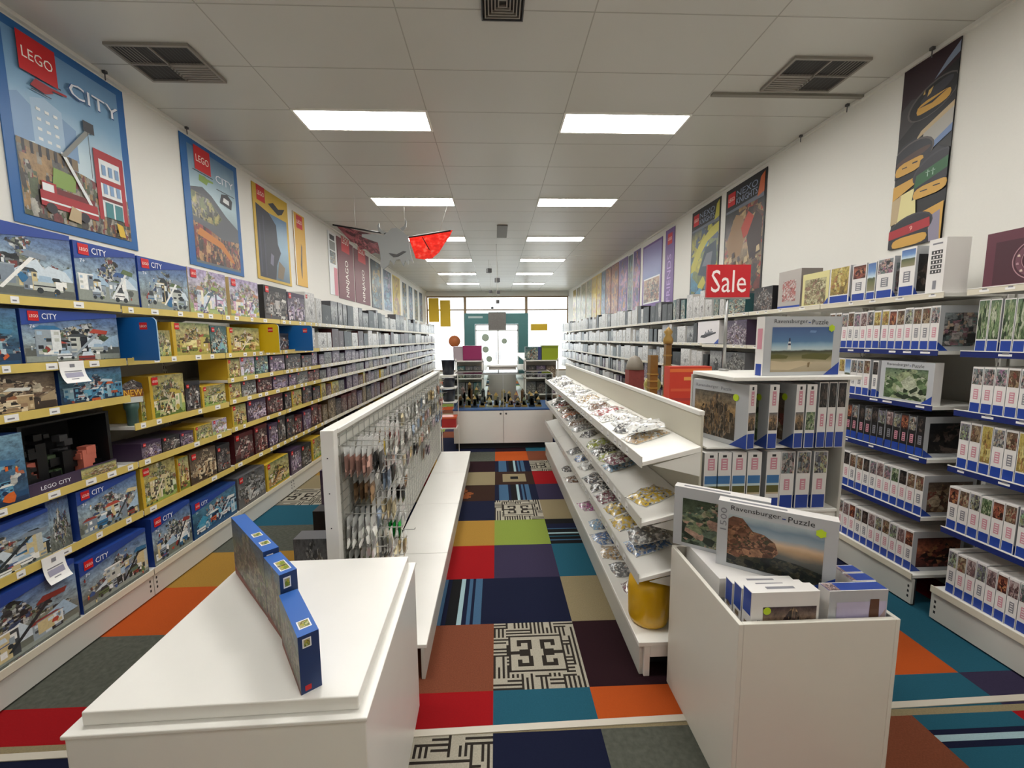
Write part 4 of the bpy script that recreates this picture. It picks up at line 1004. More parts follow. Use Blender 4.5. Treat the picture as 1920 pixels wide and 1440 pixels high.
# second row
ltoy(1, 1, 1.72, 2.245, .30, 'sea', 'blue harbour picture'); ltoy(1, 1, 2.255, 2.81, .305, 'city', 'wide navy hospital picture', 'CITY')
ltoy(2, 1, 3.07, 3.24, .21, 'mine', 'small green and yellow'); ltoy(2, 1, 3.256, 3.675, .275, 'farm', 'yellow horse picture'); ltoy(2, 1, 3.68, 3.9, .26, 'teal', 'blue green figure picture'); ltoy(2, 1, 3.905, 4.42, .255, 'farm', 'yellow and brown picture')
ltoy(3, 1, 4.6, 5.03, .21, 'dark', 'low black picture'); ltoy(3, 1, 5.25, 5.45, .25, 'dark', 'slim black'); ltoy(3, 1, 5.5, 5.75, .29, 'white')
# third row
ltoy(1, 2, 1.8, 2.39, .215, 'brown', 'brown desert truck picture', 'CITY'); ltoy(1, 2, 2.405, 2.8, .215, 'sea', 'dark blue diving picture')
ltoy(2, 2, 3.0, 3.33, .325, 'mine', 'tall bright yellow', d=.2); ltoy(2, 2, 2.95, 2.995, .22, 'mine', 'slim green', xoff=.03); ltoy(2, 2, 3.335, 3.5, .25, 'dark', 'mottled dark'); ltoy(2, 2, 3.51, 3.82, .19, 'mine', 'green and yellow picture')
ltoy(3, 2, 3.87, 4.05, .19, 'farm', 'cream and yellow'); ltoy(3, 2, 4.06, 4.3, .2, 'friends', 'pale lilac'); ltoy(3, 2, 4.31, 4.55, .2, 'teal', 'dark teal'); ltoy(3, 2, 4.58, 4.9, .19, 'purple'); ltoy(3, 2, 4.92, 5.3, .19, 'dark')
# fourth row
ltoy(1, 3, 1.7, 2.195, .37, 'orange', 'blue and orange submarine', d=.22)
ltoy(2, 3, 2.885, 3.06, .125, 'purple', 'small plum'); ltoy(2, 3, 3.065, 3.235, .12, 'dark', 'small black and white'); ltoy(2, 3, 3.24, 3.38, .115, 'purple', 'small violet grey'); ltoy(2, 3, 3.39, 3.6, .13, 'mine', 'small teal and yellow'); ltoy(2, 3, 3.605, 3.8, .14, 'friends', 'small lilac and yellow')
ltoy(3, 3, 3.86, 4.05, .165, 'farm'); ltoy(3, 3, 4.06, 4.3, .165, 'grey'); ltoy(3, 3, 4.32, 4.6, .165, 'red'); ltoy(3, 3, 4.62, 4.95, .16, 'purple')
# fifth row
ltoy(1, 4, 1.6, 2.265, .275, 'city', 'navy beach house picture', 'CITY'); ltoy(1, 4, 2.28, 2.405, .31, 'city', 'plain blue narrow', logo=False, xoff=.03); ltoy(1, 4, 2.415, 2.825, .3, 'city', 'navy crane picture', 'CITY')
ltoy(2, 4, 2.85, 3.165, .30, 'mine', 'yellow and green panda picture', d=.2); ltoy(2, 4, 3.18, 3.3, .27, 'farm', 'narrow yellow edged'); ltoy(2, 4, 3.31, 3.62, .27, 'brown', 'brown village picture'); ltoy(2, 4, 3.63, 3.81, .25, 'dark', 'black and blue')
ltoy(3, 4, 3.88, 4.1, .21, 'farm'); ltoy(3, 4, 4.12, 4.45, .22, 'purple'); ltoy(3, 4, 4.47, 4.8, .22, 'red')
# base deck
ltoy(1, 'base', 1.62, 2.345, .365, 'city', 'large navy crane picture', 'CITY'); ltoy(1, 'base', 2.36, 2.825, .32, 'city', 'navy train picture', 'CITY')
ltoy(2, 'base', 2.87, 3.245, .355, 'city', 'navy rooftop picture', 'CITY'); ltoy(2, 'base', 3.255, 3.815, .30, 'sea', 'deep blue ship picture', 'CITY'); ltoy(3, 'base', 3.84, 4.3, .31, 'grey', 'grey and brown picture'); ltoy(3, 'base', 4.32, 4.8, .29, 'farm', 'yellow and white')
# generated rows deeper down the wall
FAR = {0: ['fwhite', 'fgrey', 'fwhite', 'fdark', 'fgrey', 'fwhite'], 1: ['fwhite', 'fgrey', 'fwhite', 'fmaroon', 'fwhite', 'fdark'], 2: ['purple', 'purple', 'grey', 'dark'], 3: ['purple', 'grey', 'purple', 'brown', 'red'], 4: ['purple', 'dark', 'farm', 'red', 'grey'], 5: ['purple', 'dark', 'brown', 'red'], 'base': ['grey', 'purple', 'brown', 'dark', 'mine']}
starts = {(3, 0): 5.52, (3, 1): 5.76, (3, 2): 5.32, (3, 3): 4.97, (3, 4): 4.82, (3, 5): 3.88, (3, 'base'): 4.83}
for bay in range(3, 16):
    y0 = LB[bay][0]
    for si in (0, 1, 2, 3, 4, 5, 'base'):
        r = random.Random(bay * 17 + (9 if si == 'base' else si)); y = max(y0 + .015, starts.get((3, si), 0) if bay < 5 else 0)
        if y > y0 + .9: continue
        gap = {0: .42, 1: .31, 2: .2, 3: .17, 4: .23, 5: .31, 'base': .36}[si]
        while y < y0 + .9:
            w = r.uniform(.14, .34) if si in (0, 1) else r.uniform(.15, .3)
            if bay > 8: w *= 1.5
            w = min(w, y0 + .99 - y)
            if w < .08: break
            h = min(gap, r.uniform(.62 if si == 0 else .75, 1.0) * gap)
            ltoy(bay, si, y, y + w, h, r.choice(FAR[si]), d=.2, logo=bay < 5)
            y += w + r.choice([.002, .004, .03])
# standing dividers
def divider(y, xr, z0, h, mat, label):
    w = .5; b = MB(); n = 6; rr = .035
    lx = XF - xr; pts = [(-w, 0), (lx - .008, 0), (lx - .008, .024), (lx + .003, .024), (lx + .003, 0), (0, 0)] + [(-rr + rr * math.cos(a * PI / 2 / n), h - rr + rr * math.sin(a * PI / 2 / n)) for a in range(n + 1)] + [(-w, h)]
    b.face([(x, -.004, z) for x, z in pts], mat); b.face([(x, .004, z) for x, z in reversed(pts)], mat)
    for i in range(len(pts)):
        (xa, za), (xb, zb) = pts[i], pts[(i + 1) % len(pts)]
        b.face([(xa, -.004, za), (xa, .004, za), (xb, .004, zb), (xb, -.004, zb)][::-1], C('divider_edge', '9fc0d8'))
    q = [(-.11, h * .72), (-.06, h * .72), (-.06, h * .88), (-.11, h * .88)]
    b.face([(x, -.0046, z) for x, z in q], LOGO); b.text('LEGO', (-.107, -.0052, h * .77), (1, 0, 0), (0, 0, 1), h * .05, LTXT, .044)
    tag(b.build('shelf_divider', loc=(xr, y, z0)), label, 'shelf divider', 'plastic shelf dividers')
divider(2.885, -2.285, 1.673, .29, pmat('divider_blue', '155a9c', .35), 'big blue plastic divider with rounded corner beside the hospital picture box')
divider(4.46, -2.29, 1.673, .30, pmat('divider_yellow', 'd6b417', .35), 'yellow plastic divider standing out from the second shelf')
divider(5.13, -2.235, 1.673, .305, pmat('divider_blue', '155a9c', .35), 'smaller looking blue divider farther along than the yellow one')
# hanging curled price sheets
def price_sheet(y0, w, z, h, label):
    b = MB(); n = 8; pts = []
    for i in range(n + 1):
        t = i / n; pts.append((.004 + .035 * t ** 3, -h * t + .012 * t ** 3))
    for i in range(n):
        (xa, za), (xb, zb) = pts[i], pts[i + 1]
        b.face([(xb, 0, zb), (xb, w, zb), (xa, w, za), (xa, 0, za)], PAPER, smooth=True)
        b.face([(xa - .001, 0, za), (xa - .001, w, za), (xb - .001, w, zb), (xb - .001, 0, zb)], PAPER, smooth=True)
    X = lambda t: .0055 + .035 * t ** 3
    for t0, t1, a, c, m in ((.12, .26, .4, .6, GINK), (.42, .46, .15, .85, GINK), (.5, .72, .15, .85, C('print_lilac', '9a98ac')), (.78, .82, .3, .6, GINK)):
        z_ = lambda t: -h * t + .012 * t ** 3
        b.face([(X(t1), w * a, z_(t1)), (X(t1), w * c, z_(t1)), (X(t0), w * c, z_(t0)), (X(t0), w * a, z_(t0))], m)
    tag(b.build('price_sheet', loc=(XF + .001, y0, z)), label, 'price sheet', 'curled paper price sheets')
price_sheet(2.395, .14, 1.692, .135, 'curled white price sheet hanging below the hospital picture box')
price_sheet(2.18, .115, .642, .16, 'curled white price sheet hanging above the large crane picture box')
# NEW display (small cardboard stand) and black diorama box
b = MB()
b.lathe([(.001, 0), (.03, 0), (.032, .1), (.04, .12), (.042, .16), (.001, .16)], C('stand_teal', '3c5a54'), 16)
b.box(-.05, .05, -.045, .045, .16, .2, C('stand_white', 'c8ccc8')); b.face([(-.055, -.047, .2), (.055, -.047, .2), (.055, -.047, .25), (.05, -.047, .29), (.0, -.047, .32), (-.05, -.047, .29), (-.055, -.047, .25)], AT['dark'])
b.box(-.055, .055, -.047, .045, .2, .25, cOrg); b.text('NEW', (-.05, -.049, .205), (1, 0, 0), (0, 0, 1), .045, C('new_yellow', 'f0b840'), .1)
tag(b.build('cardboard_display', loc=(-2.515, 2.893, 1.227), rz=PI / 2 - .5), 'small cardboard stand with orange NEW lettering beside bright yellow box', 'display stand')
t = thing('diorama_box', 'open black display box with dark models and an orange base', 'display box', (-2.50, 2.47, .968), PI / 2)
b = MB(); b.box(-.255, .255, .0, .02, 0, .07, C('dio_plum', '3a2c44')); b.box(-.255, -.235, .02, .28, 0, .38, BLACK); b.box(.235, .255, .02, .28, 0, .38, BLACK); b.box(-.235, .235, .26, .28, 0, .38, DARK); b.box(-.255, .255, .02, .28, .38, .39, BLACK); b.box(-.235, .235, .02, .26, 0, .02, BLACK)
b.face([(-.24, -.0008, .012), (.0, -.0008, .012), (.0, -.0008, .06), (-.24, -.0008, .06)], SIDE['purple']); b.text('LEGO CITY', (-.2, -.0014, .025), (1, 0, 0), (0, 0, 1), .022, WTXT, .16); b.face([(.02, -.0008, .008), (.25, -.0008, .008), (.25, -.0008, .066), (.02, -.0008, .066)], AT['farm'])
b.build('case', t)
r = random.Random(5)
for i in range(9):
    b = MB(); n = r.randint(5, 9); m = [BLACK, DARKGREY, C('brick_coral', 'c06a58'), BLACK, C('brick_green_dark', '3c4c34')][i % 5]
    for k in range(n):
        x, z = r.uniform(-.04, .04), r.uniform(0, .26 if i % 3 == 0 else .12); s_ = r.uniform(.012, .03)
        b.box(x - s_, x + s_, -s_, s_, z if k else 0, z + s_ * 1.6, m)
    b.build('model', t, loc=(-.19 + .047 * i, r.uniform(.08, .2), .021))

# ---------------------------------------------------------------- puzzle wall
XFR, XBR = 2.765, 3.235
ZR = [2.065, 1.705, 1.352, 1.005, .615]
RB = [1.355, 2.47] + [3.45 + i for i in range(14)]
rname = ['nearest', 'second', 'third', 'fourth', 'fifth', 'sixth', 'seventh', 'eighth', 'ninth', 'tenth', 'eleventh', 'twelfth', 'thirteenth', 'fourteenth', 'fifteenth', 'sixteenth']
for i, y0 in enumerate(RB):
    strip = {round(z, 2): PSTRIP for z in ZR[1:]} if i < 2 else WSTRIP
    shelving_bay('R', y0, y0 + (1.0 if i != 1 else .98), ZR if i < 4 else [2.065, 1.72, 1.37, 1.05, .7], strip, '%s bay of white steel shelving on the puzzle wall, %s price rails' % (rname[i], 'blue' if i < 2 else 'cream'), XFR, XBR, 2.745, .215, 'puzzle wall shelving bays')
XP = 2.785
SNR = ['top shelf', 'second shelf', 'third shelf', 'fourth shelf', 'fifth shelf', 'base deck']
def rz0(bay, si):
    if si == 5: return .216
    return (ZR if bay < 4 else [2.065, 1.72, 1.37, 1.05, .7])[si] + .001
def rspine(bay, si, y, t, h, pk, desc=None, d=.36, **k):
    # y = near edge
    return spine_box(t - .003, d, h, pk, (XP + k.pop('xoff', 0), y + t / 2, rz0(bay, si)), -PI / 2, key=('%s puzzle bay' % rname[bay], SNR[si]), pos=y, desc=desc, group='puzzle boxes on the puzzle wall', **k)
def rcover(bay, si, y0, y1, h, pic, desc, t=.06, xoff=0, **k):
    return cover_box(y1 - y0 - .004, h, t, pic, (XP + xoff, (y0 + y1) / 2, rz0(bay, si)), -PI / 2, key=('%s puzzle bay' % rname[bay], SNR[si]), pos=y0, desc=desc, group='puzzle boxes on the puzzle wall', **k)
DN = {'green': 'green pictured', 'dusk': 'amber city', 'sky': 'blue sky', 'rose': 'rose pictured', 'night': 'dark', 'brown': 'brown pictured', 'red': 'flame red', 'mix': 'colourful', 'yellow': 'yellow', 'lilac': 'lilac'}
BLK = pmat('black_card', '1c1b1d', .4); GRNC = pmat('green_card', '6c7c5a', .5)
def spines(bay, si, y0, y1, pks, h, t=.056, jit=.008, base=None, gap_at=(), full=(), d=.36):
    r = random.Random(bay * 31 + si); y = y0; i = 0
    while y + t <= y1 + .001:
        pk = pks[i % len(pks)]
        fl = pk in full
        rspine(bay, si, y, t, h - r.uniform(0, jit), pk, desc='%s%s puzzle box' % ({BLK: 'black spined ', GRNC: 'green '}.get(base, 'white spined ' if not fl else ''), DN[pk]), base=base, full=fl, d=d, cover=PZ['night'] if base is BLK else None)
        y += t * (1.0 if r.random() > .12 else 1.12); i += 1
# nearest bay (only its far end is in view)
spines(0, 1, 1.78, 2.345, ['mix', 'rose', 'mix', 'rose', 'mix', 'green', 'green', 'green', 'green', 'green'], .30, full=('green',))
spines(0, 2, 1.78, 2.345, ['red', 'mix', 'red', 'sky', 'mix', 'brown', 'mix', 'mix', 'mix', 'green'], .275, full=('red', 'sky'))
spines(0, 3, 1.70, 2.345, ['rose', 'green', 'mix', 'green', 'red', 'yellow', 'brown', 'mix', 'yellow', 'brown', 'mix'], .29, full=('red', 'green', 'yellow'))
spines(0, 4, 1.60, 2.345, ['green', 'mix', 'brown', 'red', 'green', 'brown', 'mix', 'brown', 'red'], .275)
spines(0, 5, 1.45, 2.35, ['rose', 'brown', 'mix', 'rose', 'red', 'rose', 'mix'], .28, t=.05)
# second bay
spines(1, 1, 2.50, 3.38, ['mix', 'brown', 'brown', 'mix', 'brown', 'red', 'yellow', 'yellow', 'mix', 'rose', 'mix', 'brown'], .285, full=())
rcover(1, 2, 2.50, 2.87, .275, PZ['green'], 'white framed green swan lake puzzle box', sticker=False, xoff=.004)
rspine(1, 2, 2.885, .045, .27, 'night', desc='slim dark puzzle box')
spines(1, 2, 2.95, 3.4, ['brown', 'mix', 'mix', 'sky', 'yellow', 'mix'], .28, full=('sky',))
spines(1, 3, 2.52, 3.25, ['night', 'mix', 'red', 'mix', 'rose', 'mix', 'night', 'mix'], .275, t=.054, base=BLK); spines(1, 3, 3.26, 3.4, ['mix', 'night'], .28)
spines(1, 4, 2.49, 3.4, ['brown', 'brown', 'night', 'green', 'mix', 'rose', 'mix', 'night'], .28)
spines(1, 5, 2.52, 3.4, ['red', 'rose', 'mix', 'brown', 'mix', 'rose', 'night', 'mix'], .28, base=None)
# top shelf, near end first
def zodiac(b, U, V, y):
    w = abs(U(1) - U(0)); h = abs(V(1) - V(0)); cx, cz = U(.52), V(.5); k = 2
    GD = C('zodiac_rose', 'a88088'); DKM = C('zodiac_dark', '33161f')
    for r0, r1, m, n in ((.46, .44, GD, 40), (.40, .30, C('zodiac_mid', '6c4450'), 40), (.29, .275, GD, 40), (.2, .1, GD, 24), (.07, .0, C('zodiac_cream', 'cdb4a8'), 16)):
        for i in range(n):
            a0, a1 = 2 * PI * i / n, 2 * PI * (i + 1) / n
            b.face([(cx + r1 * h * math.cos(a0), y * k, cz + r1 * h * math.sin(a0)), (cx + r0 * h * math.cos(a0), y * k, cz + r0 * h * math.sin(a0)), (cx + r0 * h * math.cos(a1), y * k, cz + r0 * h * math.sin(a1)), (cx + r1 * h * math.cos(a1), y * k, cz + r1 * h * math.sin(a1))], m)
        k += .6
    for i in range(12):
        a = 2 * PI * i / 12 + .2; q = .35 * h; s_ = .028 * h
        x, z = cx + q * math.cos(a), cz + q * math.sin(a)
        b.face([(x - s_, y * 6, z - s_), (x + s_, y * 6, z - s_), (x + s_ * .4, y * 6, z + s_), (x - s_, y * 6, z + s_ * .6)], C('zodiac_cream', 'cdb4a8') if i % 2 else GD)
ZM = C('zodiac_maroon', '44202c'); ZB = C('zodiac_border', '5c2c3a')
cover_box(.46, .31, .06, ZM, (2.83, 2.10, ZR[0] + .001), -PI / 2, 'maroon puzzle box with a zodiac wheel at the top shelf end', title=None, sticker=False, border=ZB, base=ZB, extra=zodiac)
# white tall box with a block of dark lettering (machine code on it left out)
b = MB(); b.box(-.052, .052, 0, .16, 0, .345, CARD, l=pmat('card_grey', 'c2c0bc', .5))
for i in range(5): b.face([(-.032, -.0007, .13 + .03 * i), (.034, -.0007, .13 + .03 * i), (.034, -.0007, .153 + .03 * i), (-.032, -.0007, .153 + .03 * i)], C('print_charcoal', '3c3c3c'))
for i in range(5):
    for x in (-.02, 0, .018): b.face([(x, -.001, .135 + .03 * i), (x + .007, -.001, .135 + .03 * i), (x + .007, -.001, .147 + .03 * i), (x, -.001, .147 + .03 * i)], CARD)
b.face([(-.03, -.0007, .31), (.03, -.0007, .31), (.03, -.0007, .32), (-.03, -.0007, .32)], GINK); b.face([(-.01, -.0007, .03), (.012, -.0007, .03), (.012, -.0007, .085), (-.01, -.0007, .085)], GINK); b.face([(-.052, -.0007, 0), (.052, -.0007, 0), (.052, -.0007, .008), (-.052, -.0007, .008)], GINK)
tag(b.build('tall_game_box', loc=(2.80, 2.572, ZR[0] + .001), rz=-PI / 2), 'tall white carton with dark block print on the top puzzle shelf', 'game box')
for (y0, y1, h, pk, full, lab) in [(2.70, 2.81, .33, 'sky', False, 'blue footed puzzle box next to the tall white carton'), (2.85, 2.98, .295, 'mix', False, 'white spined puzzle box second from the tall white carton'),
                                   (2.985, 3.06, .28, 'sky', True, 'pale blue puzzle box third from the tall white carton'), (3.065, 3.19, .285, 'red', False, 'white spined puzzle box fourth from the tall white carton'),
                                   (3.21, 3.41, .295, 'yellow', True, 'golden puzzle box on the top shelf')]:
    spine_box(y1 - y0 - .004, .2, h, pk, (2.80, (y0 + y1) / 2, ZR[0] + .001), -PI / 2, label=lab, pos=y0, full=full, cover=PZ['night'] if pk == 'sky' else None)
cover_box(.30, .29, .06, art('pz_gold_map', [(0, 'a89c58'), (1, 'c8c08c')], ['b8a878', 'd8d0a0', '8c8454', 'a0785c'], 8, 7, .8), (2.80, 3.565, ZR[0] + .001), -PI / 2, 'pale yellow bordered puzzle box beside the golden one', title=None, sticker=False, border=C('card_pale_yellow', 'cfc78c'))
b = MB(); b.box(-.15, .15, 0, .2, 0, .36, pmat('card_taupe', '8c8480', .5), f=pmat('card_taupe_light', 'a8a29c', .5)); b.face([(-.09, -.0008, .07), (.09, -.0008, .07), (.09, -.0008, .27), (-.09, -.0008, .27)], art('print_coral', [(0, 'c8b8b0'), (1, 'd0c4bc')], ['c86c64', 'd8c8c0', 'b85850', 'e0d4cc'], 7, 8, .9))
b.face([(-.15, -.0008, .0), (.15, -.0008, .0), (.15, -.0008, .03), (-.15, -.0008, .03)], PBLUE)
tag(b.build('game_box', loc=(2.80, 3.89, ZR[0] + .001), rz=-PI / 2), 'grey taupe game box with coral print on the top shelf', 'game box')
# deeper bays: mixed pale boxes
def game(bay, si, y0, y1, h, theme, desc=None):
    return toy_box(y1 - y0 - .006, .2, h, theme, (XP, (y0 + y1) / 2, rz0(bay, si)), -PI / 2, key=('%s puzzle bay' % rname[bay], SNR[si]), pos=y0, desc=(desc or ADJ[theme] + ' game') + ' box', logo=False, detail=False, cat='game box', group='boxes on the far puzzle wall', name='game_box')
game(2, 0, 4.1, 4.4, .25, 'dark', 'dark slanting'); game(3, 0, 4.55, 4.95, .22, 'teal', 'blue green'); game(3, 1, 4.5, 4.95, .29, 'purple'); game(3, 2, 4.5, 4.9, .27, 'grey'); game(3, 3, 4.5, 4.9, .27, 'red')
def ship(b, U, V, y):
    P = lambda pts, hx, k: b.face([(U(u), y * k, V(v)) for u, v in pts], C('pr_' + hx, hx))
    P([(.05, .28), (.3, .24), (.95, .5), (.97, .6), (.1, .4)], '3a3a40', 1.5); P([(.25, .4), (.8, .58), (.78, .64), (.6, .62), (.55, .7), (.5, .58), (.3, .5)], '6c6c74', 2)
    for u, v in ((.35, .52), (.5, .62), (.66, .66)): P([(u, v), (u + .06, v + .02), (u + .05, v + .12), (u + .01, v + .1)], '3a3a40', 2.4)
cover_box(.54, .29, .08, C('print_offwhite', 'd8d4d6'), (XP, 5.34, 1.721), -PI / 2, 'white box with a slanting dark ship picture on the second puzzle wall shelf', title=None, sticker=False, border=C('print_offwhite', 'd8d4d6'), extra=ship, name='game_box')
for bay in range(2, 16):
    y0 = RB[bay]
    for si in range(0, 5 if bay > 3 else 4):
        r = random.Random(bay * 41 + si); y = y0 + .02
        if bay < 4: y = max(y, 4.98)
        if si == 1 and bay in (3, 4): y = max(y, 5.63)
        if y > y0 + .9: continue
        while y < y0 + .92:
            w = r.uniform(.1, .3) if bay < 9 else r.uniform(.18, .4)
            w = min(w, y0 + .99 - y)
            if w < .07: break
            gap = .29 if si else .36
            th = r.choice(['fwhite', 'fgrey', 'fwhite', 'fwhite', 'fdark', 'white'] if bay > 5 else ['white', 'fgrey', 'fwhite', 'grey', 'fwhite', 'fdark', 'teal'])
            if si > 2: th = r.choice(['fwhite', 'fgrey', 'purple', 'fdark', 'white'])
            game(bay, si, y, y + w, r.uniform(.72, 1) * gap, th); y += w + r.choice([.003, .01, .05])

# ================================================================== PEG GONDOLA (left of the middle aisle)
GY0, GY1 = 2.0, 5.78
def gondola_side(t, o, x0, xd, s, y0, y1):
    pass
t = thing('peg_gondola', 'low white double sided gondola of hanging packs behind the white table', 'gondola', (-.83, (GY0 + GY1) / 2, 0)); o = t.location.copy()
def gb(b, nm, par=None, bev=.003):
    b.v = [(v[0] - o.x, v[1] - o.y, v[2] - o.z) for v in b.v]; return b.build(nm, par or t, bevel=bev)
b = MB(); b.box(-.865, -.80, GY0, GY0 + .05, 0, 1.362, WHITE)
for z in (.5, .68, .86, 1.04, 1.22): b.face([(-.838, GY0 - .0006, z), (-.832, GY0 - .0006, z), (-.832, GY0 - .0006, z + .006), (-.838, GY0 - .0006, z + .006)], DARK)
gb(b, 'end_post')
b = MB(); b.box(-.865, -.80, GY1 - .05, GY1, 0, 1.362, WHITE); gb(b, 'end_post')
b = MB(); b.box(-.85, -.815, GY0 + .05, GY1 - .05, .2, 1.335, WPANEL); gb(b, 'centre_panel')
b = MB(); b.box(-.87, -.795, GY0 + .05, GY1, 1.337, 1.362, WHITE); gb(b, 'top_cap')
for s, xa, xb_ in ((1, -.80, -.385), (-1, -.865, -1.27)):
    n = 4
    for i in range(n):
        ya = GY0 + .02 + i * (GY1 - GY0 - .02) / n; yb = GY0 + .02 + (i + 1) * (GY1 - GY0 - .02) / n - .004
        b = MB(); b.box(min(xa, xb_), max(xa, xb_), ya, yb, .178, .2, WHITE); gb(b, 'base_deck')
    b = MB(); xk = xb_ - s * .012; b.box(min(xk, xk - s * .02), max(xk, xk - s * .02), GY0 + .02, GY1 - .01, 0, .177, WPANEL); gb(b, 'kick_plate')
# wire grid
WIRE = pmat('pale_wire', 'a4a49e', .35)
b = MB()
y = GY0 + .1
while y < GY1 - .06:
    b.box(-.8125, -.8095, y, y + .003, .24, 1.32, WIRE); y += .1
z = .26
while z < 1.33:
    b.box(-.8115, -.8085, GY0 + .06, GY1 - .06, z, z + .003, WIRE); z += .05
gb(b, 'wire_grid', bev=0)
# hooks + hanging packs
def pack_mat():
    m = bpy.data.materials.new('blister_contents'); m.use_nodes = True; nt = m.node_tree; b_ = nt.nodes['Principled BSDF']
    oi = nt.nodes.new('ShaderNodeObjectInfo'); tc = nt.nodes.new('ShaderNodeTexCoord'); vo = nt.nodes.new('ShaderNodeTexVoronoi'); vo.inputs['Scale'].default_value = 26
    ad = nt.nodes.new('ShaderNodeVectorMath'); ad.operation = 'ADD'; nt.links.new(tc.outputs['Object'], ad.inputs[0]); nt.links.new(oi.outputs['Random'], ad.inputs[1]); nt.links.new(ad.outputs[0], vo.inputs['Vector'])
    sc = nt.nodes.new('ShaderNodeSeparateColor'); nt.links.new(vo.outputs['Color'], sc.inputs[0])
    rp = nt.nodes.new('ShaderNodeValToRGB'); rp.color_ramp.interpolation = 'CONSTANT'; e = rp.color_ramp.elements
    e[0].color = (.5, .5, .5, 1); e[1].position = .25; e[1].color = (1, 1, 1, 1)
    for pos_, v in ((.6, .6), (.8, 2.0)): k = e.new(pos_); k.color = (v, v, v, 1)
    nt.links.new(sc.outputs[0], rp.inputs[0])
    mx = nt.nodes.new('ShaderNodeMix'); mx.data_type = 'RGBA'; mx.blend_type = 'MULTIPLY'; mx.inputs[0].default_value = 1
    nt.links.new(oi.outputs['Color'], mx.inputs[6]); nt.links.new(rp.outputs[0], mx.inputs[7]); nt.links.new(mx.outputs[2], b_.inputs['Base Color'])
    b_.inputs['Roughness'].default_value = .22; b_.inputs['Coat Weight'].default_value = .6; b_.inputs['Coat Roughness'].default_value = .12
    return m
PACKM = pack_mat()
CLEARB = pmat('clear_bag_film', 'd4d5d2', .18, coat=.5)
def pack_mesh(seed, w, h, d):
    """hanging bag: flat film with a bulging lower part holding small pieces"""
    r = random.Random(seed); b = MB(); nx, nz = 5, 7
    def side(sg):
        vs = []; fs = []
        for j in range(nz + 1):
            for i in range(nx + 1):
                u, v = i / nx, j / nz
                bulge = max(0, math.sin(PI * u)) ** .3 * (max(0, 1 - abs(2 * v / .74 - 1) ** 5) if v < .74 else .12) * d * (.75 + .3 * r.random())
                vs.append((sg * bulge / 2, (u - .5) * w, -h * (1 - v)))
        for j in range(nz):
            for i in range(nx):
                a = j * (nx + 1) + i; q = (a, a + 1, a + nx + 2, a + nx + 1)
                fs.append(q if sg > 0 else q[::-1])
        return vs, fs
    for sg in (1, -1):
        vs, fs = side(sg)
        low = [f for f in fs if max(f) < 6 * (nx + 1)]; hi = [f for f in fs if max(f) >= 6 * (nx + 1)]
        b.shared(vs, low, PACKM); b.shared(vs, hi, CLEARB)
    return b
PACKS = []
for k in range(6):
    o_ = pack_mesh(k, [.095, .085, .105, .075, .1, .085][k], [.16, .175, .145, .175, .165, .155][k], [.024, .025, .026, .02, .026, .024][k]).build('hanging_pack'); PACKS.append(o_)
hd = MB(); hd.box(-.0012, .0012, -.04, .04, -.002, .035, CARD); hd = hd.build('header_card')
r = random.Random(21)
PCOL = [('clear grey', 'b4b4ae'), ('clear grey', '9c9c98'), ('smoky', '84847e'), ('tan', 'c0ac84'), ('brown', '8c7054'), ('clear white', 'e0e0dc'), ('clear white', 'd4d4ce'), ('dark', '4c4c4c'), ('mauve', 'b4a4ac'), ('grey blue', '8c9cb0'), ('sand', 'd0c4a4'), ('rose', 'b08c80')]
hooks = []; packs = []
special = {(0, 3): ('yellow', 'd0b020'), (0, 5): ('brick red', '8c2c20'), (0, 6): ('yellow', 'd8c030'), (1, 4): ('dark', '2a2a2a'), (1, 6): ('deep green', '1f6048'), (3, 4): ('bright green', '1f8a3a'), (3, 6): ('dark brown', '4a382c'), (0, 7): ('olive', '8c9c3c'), (2, 5): ('black', '222222')}
for j, z in enumerate((1.255, 1.07, .885, .70, .52)):
    y = GY0 + .12; i = 0
    while y < GY1 - .12:
        if z > .6 or y < GY0 + 1.0:
            keep = r.random() < (.97 if j < 3 else (.9 if y < 2.9 else .5 if y < 3.4 else .2))
            if keep:
                cname, ch = special.get((j, i)) or r.choice(PCOL)
                near = y < GY0 + .75
                n_on = (r.choice([1, 1, 1, 2]) if y > 3.4 else r.choice([1, 2])) if not near else r.randint(4, 6)
                hooks.append((y, z, .06 + .03 * n_on))
                packs.append((y, z, cname, ch, r.randrange(6), n_on, j, i))
        y += r.uniform(.1, .125) if y < 2.8 else r.uniform(.125, .165); i += 1
hooks.sort()
for y, z, ln in hooks[:98]:
    b = MB(); b.tube((-.808, y, z), (-.808 + ln, y, z), .0025, WIRE, 5); b.tube((-.808 + ln, y, z), (-.808 + ln + .006, y, z + .012), .0025, WIRE, 5); gb(b, 'peg_hook', bev=0)
b = MB()
for y, z, ln in hooks[98:]:
    b.tube((-.808, y, z), (-.808 + ln, y, z), .0025, GREY, 4)
h_ = gb(b, 'peg_hooks', bev=0); h_['kind'] = 'stuff'
PK = []
rown = ['top', 'second', 'third', 'fourth', 'lowest']
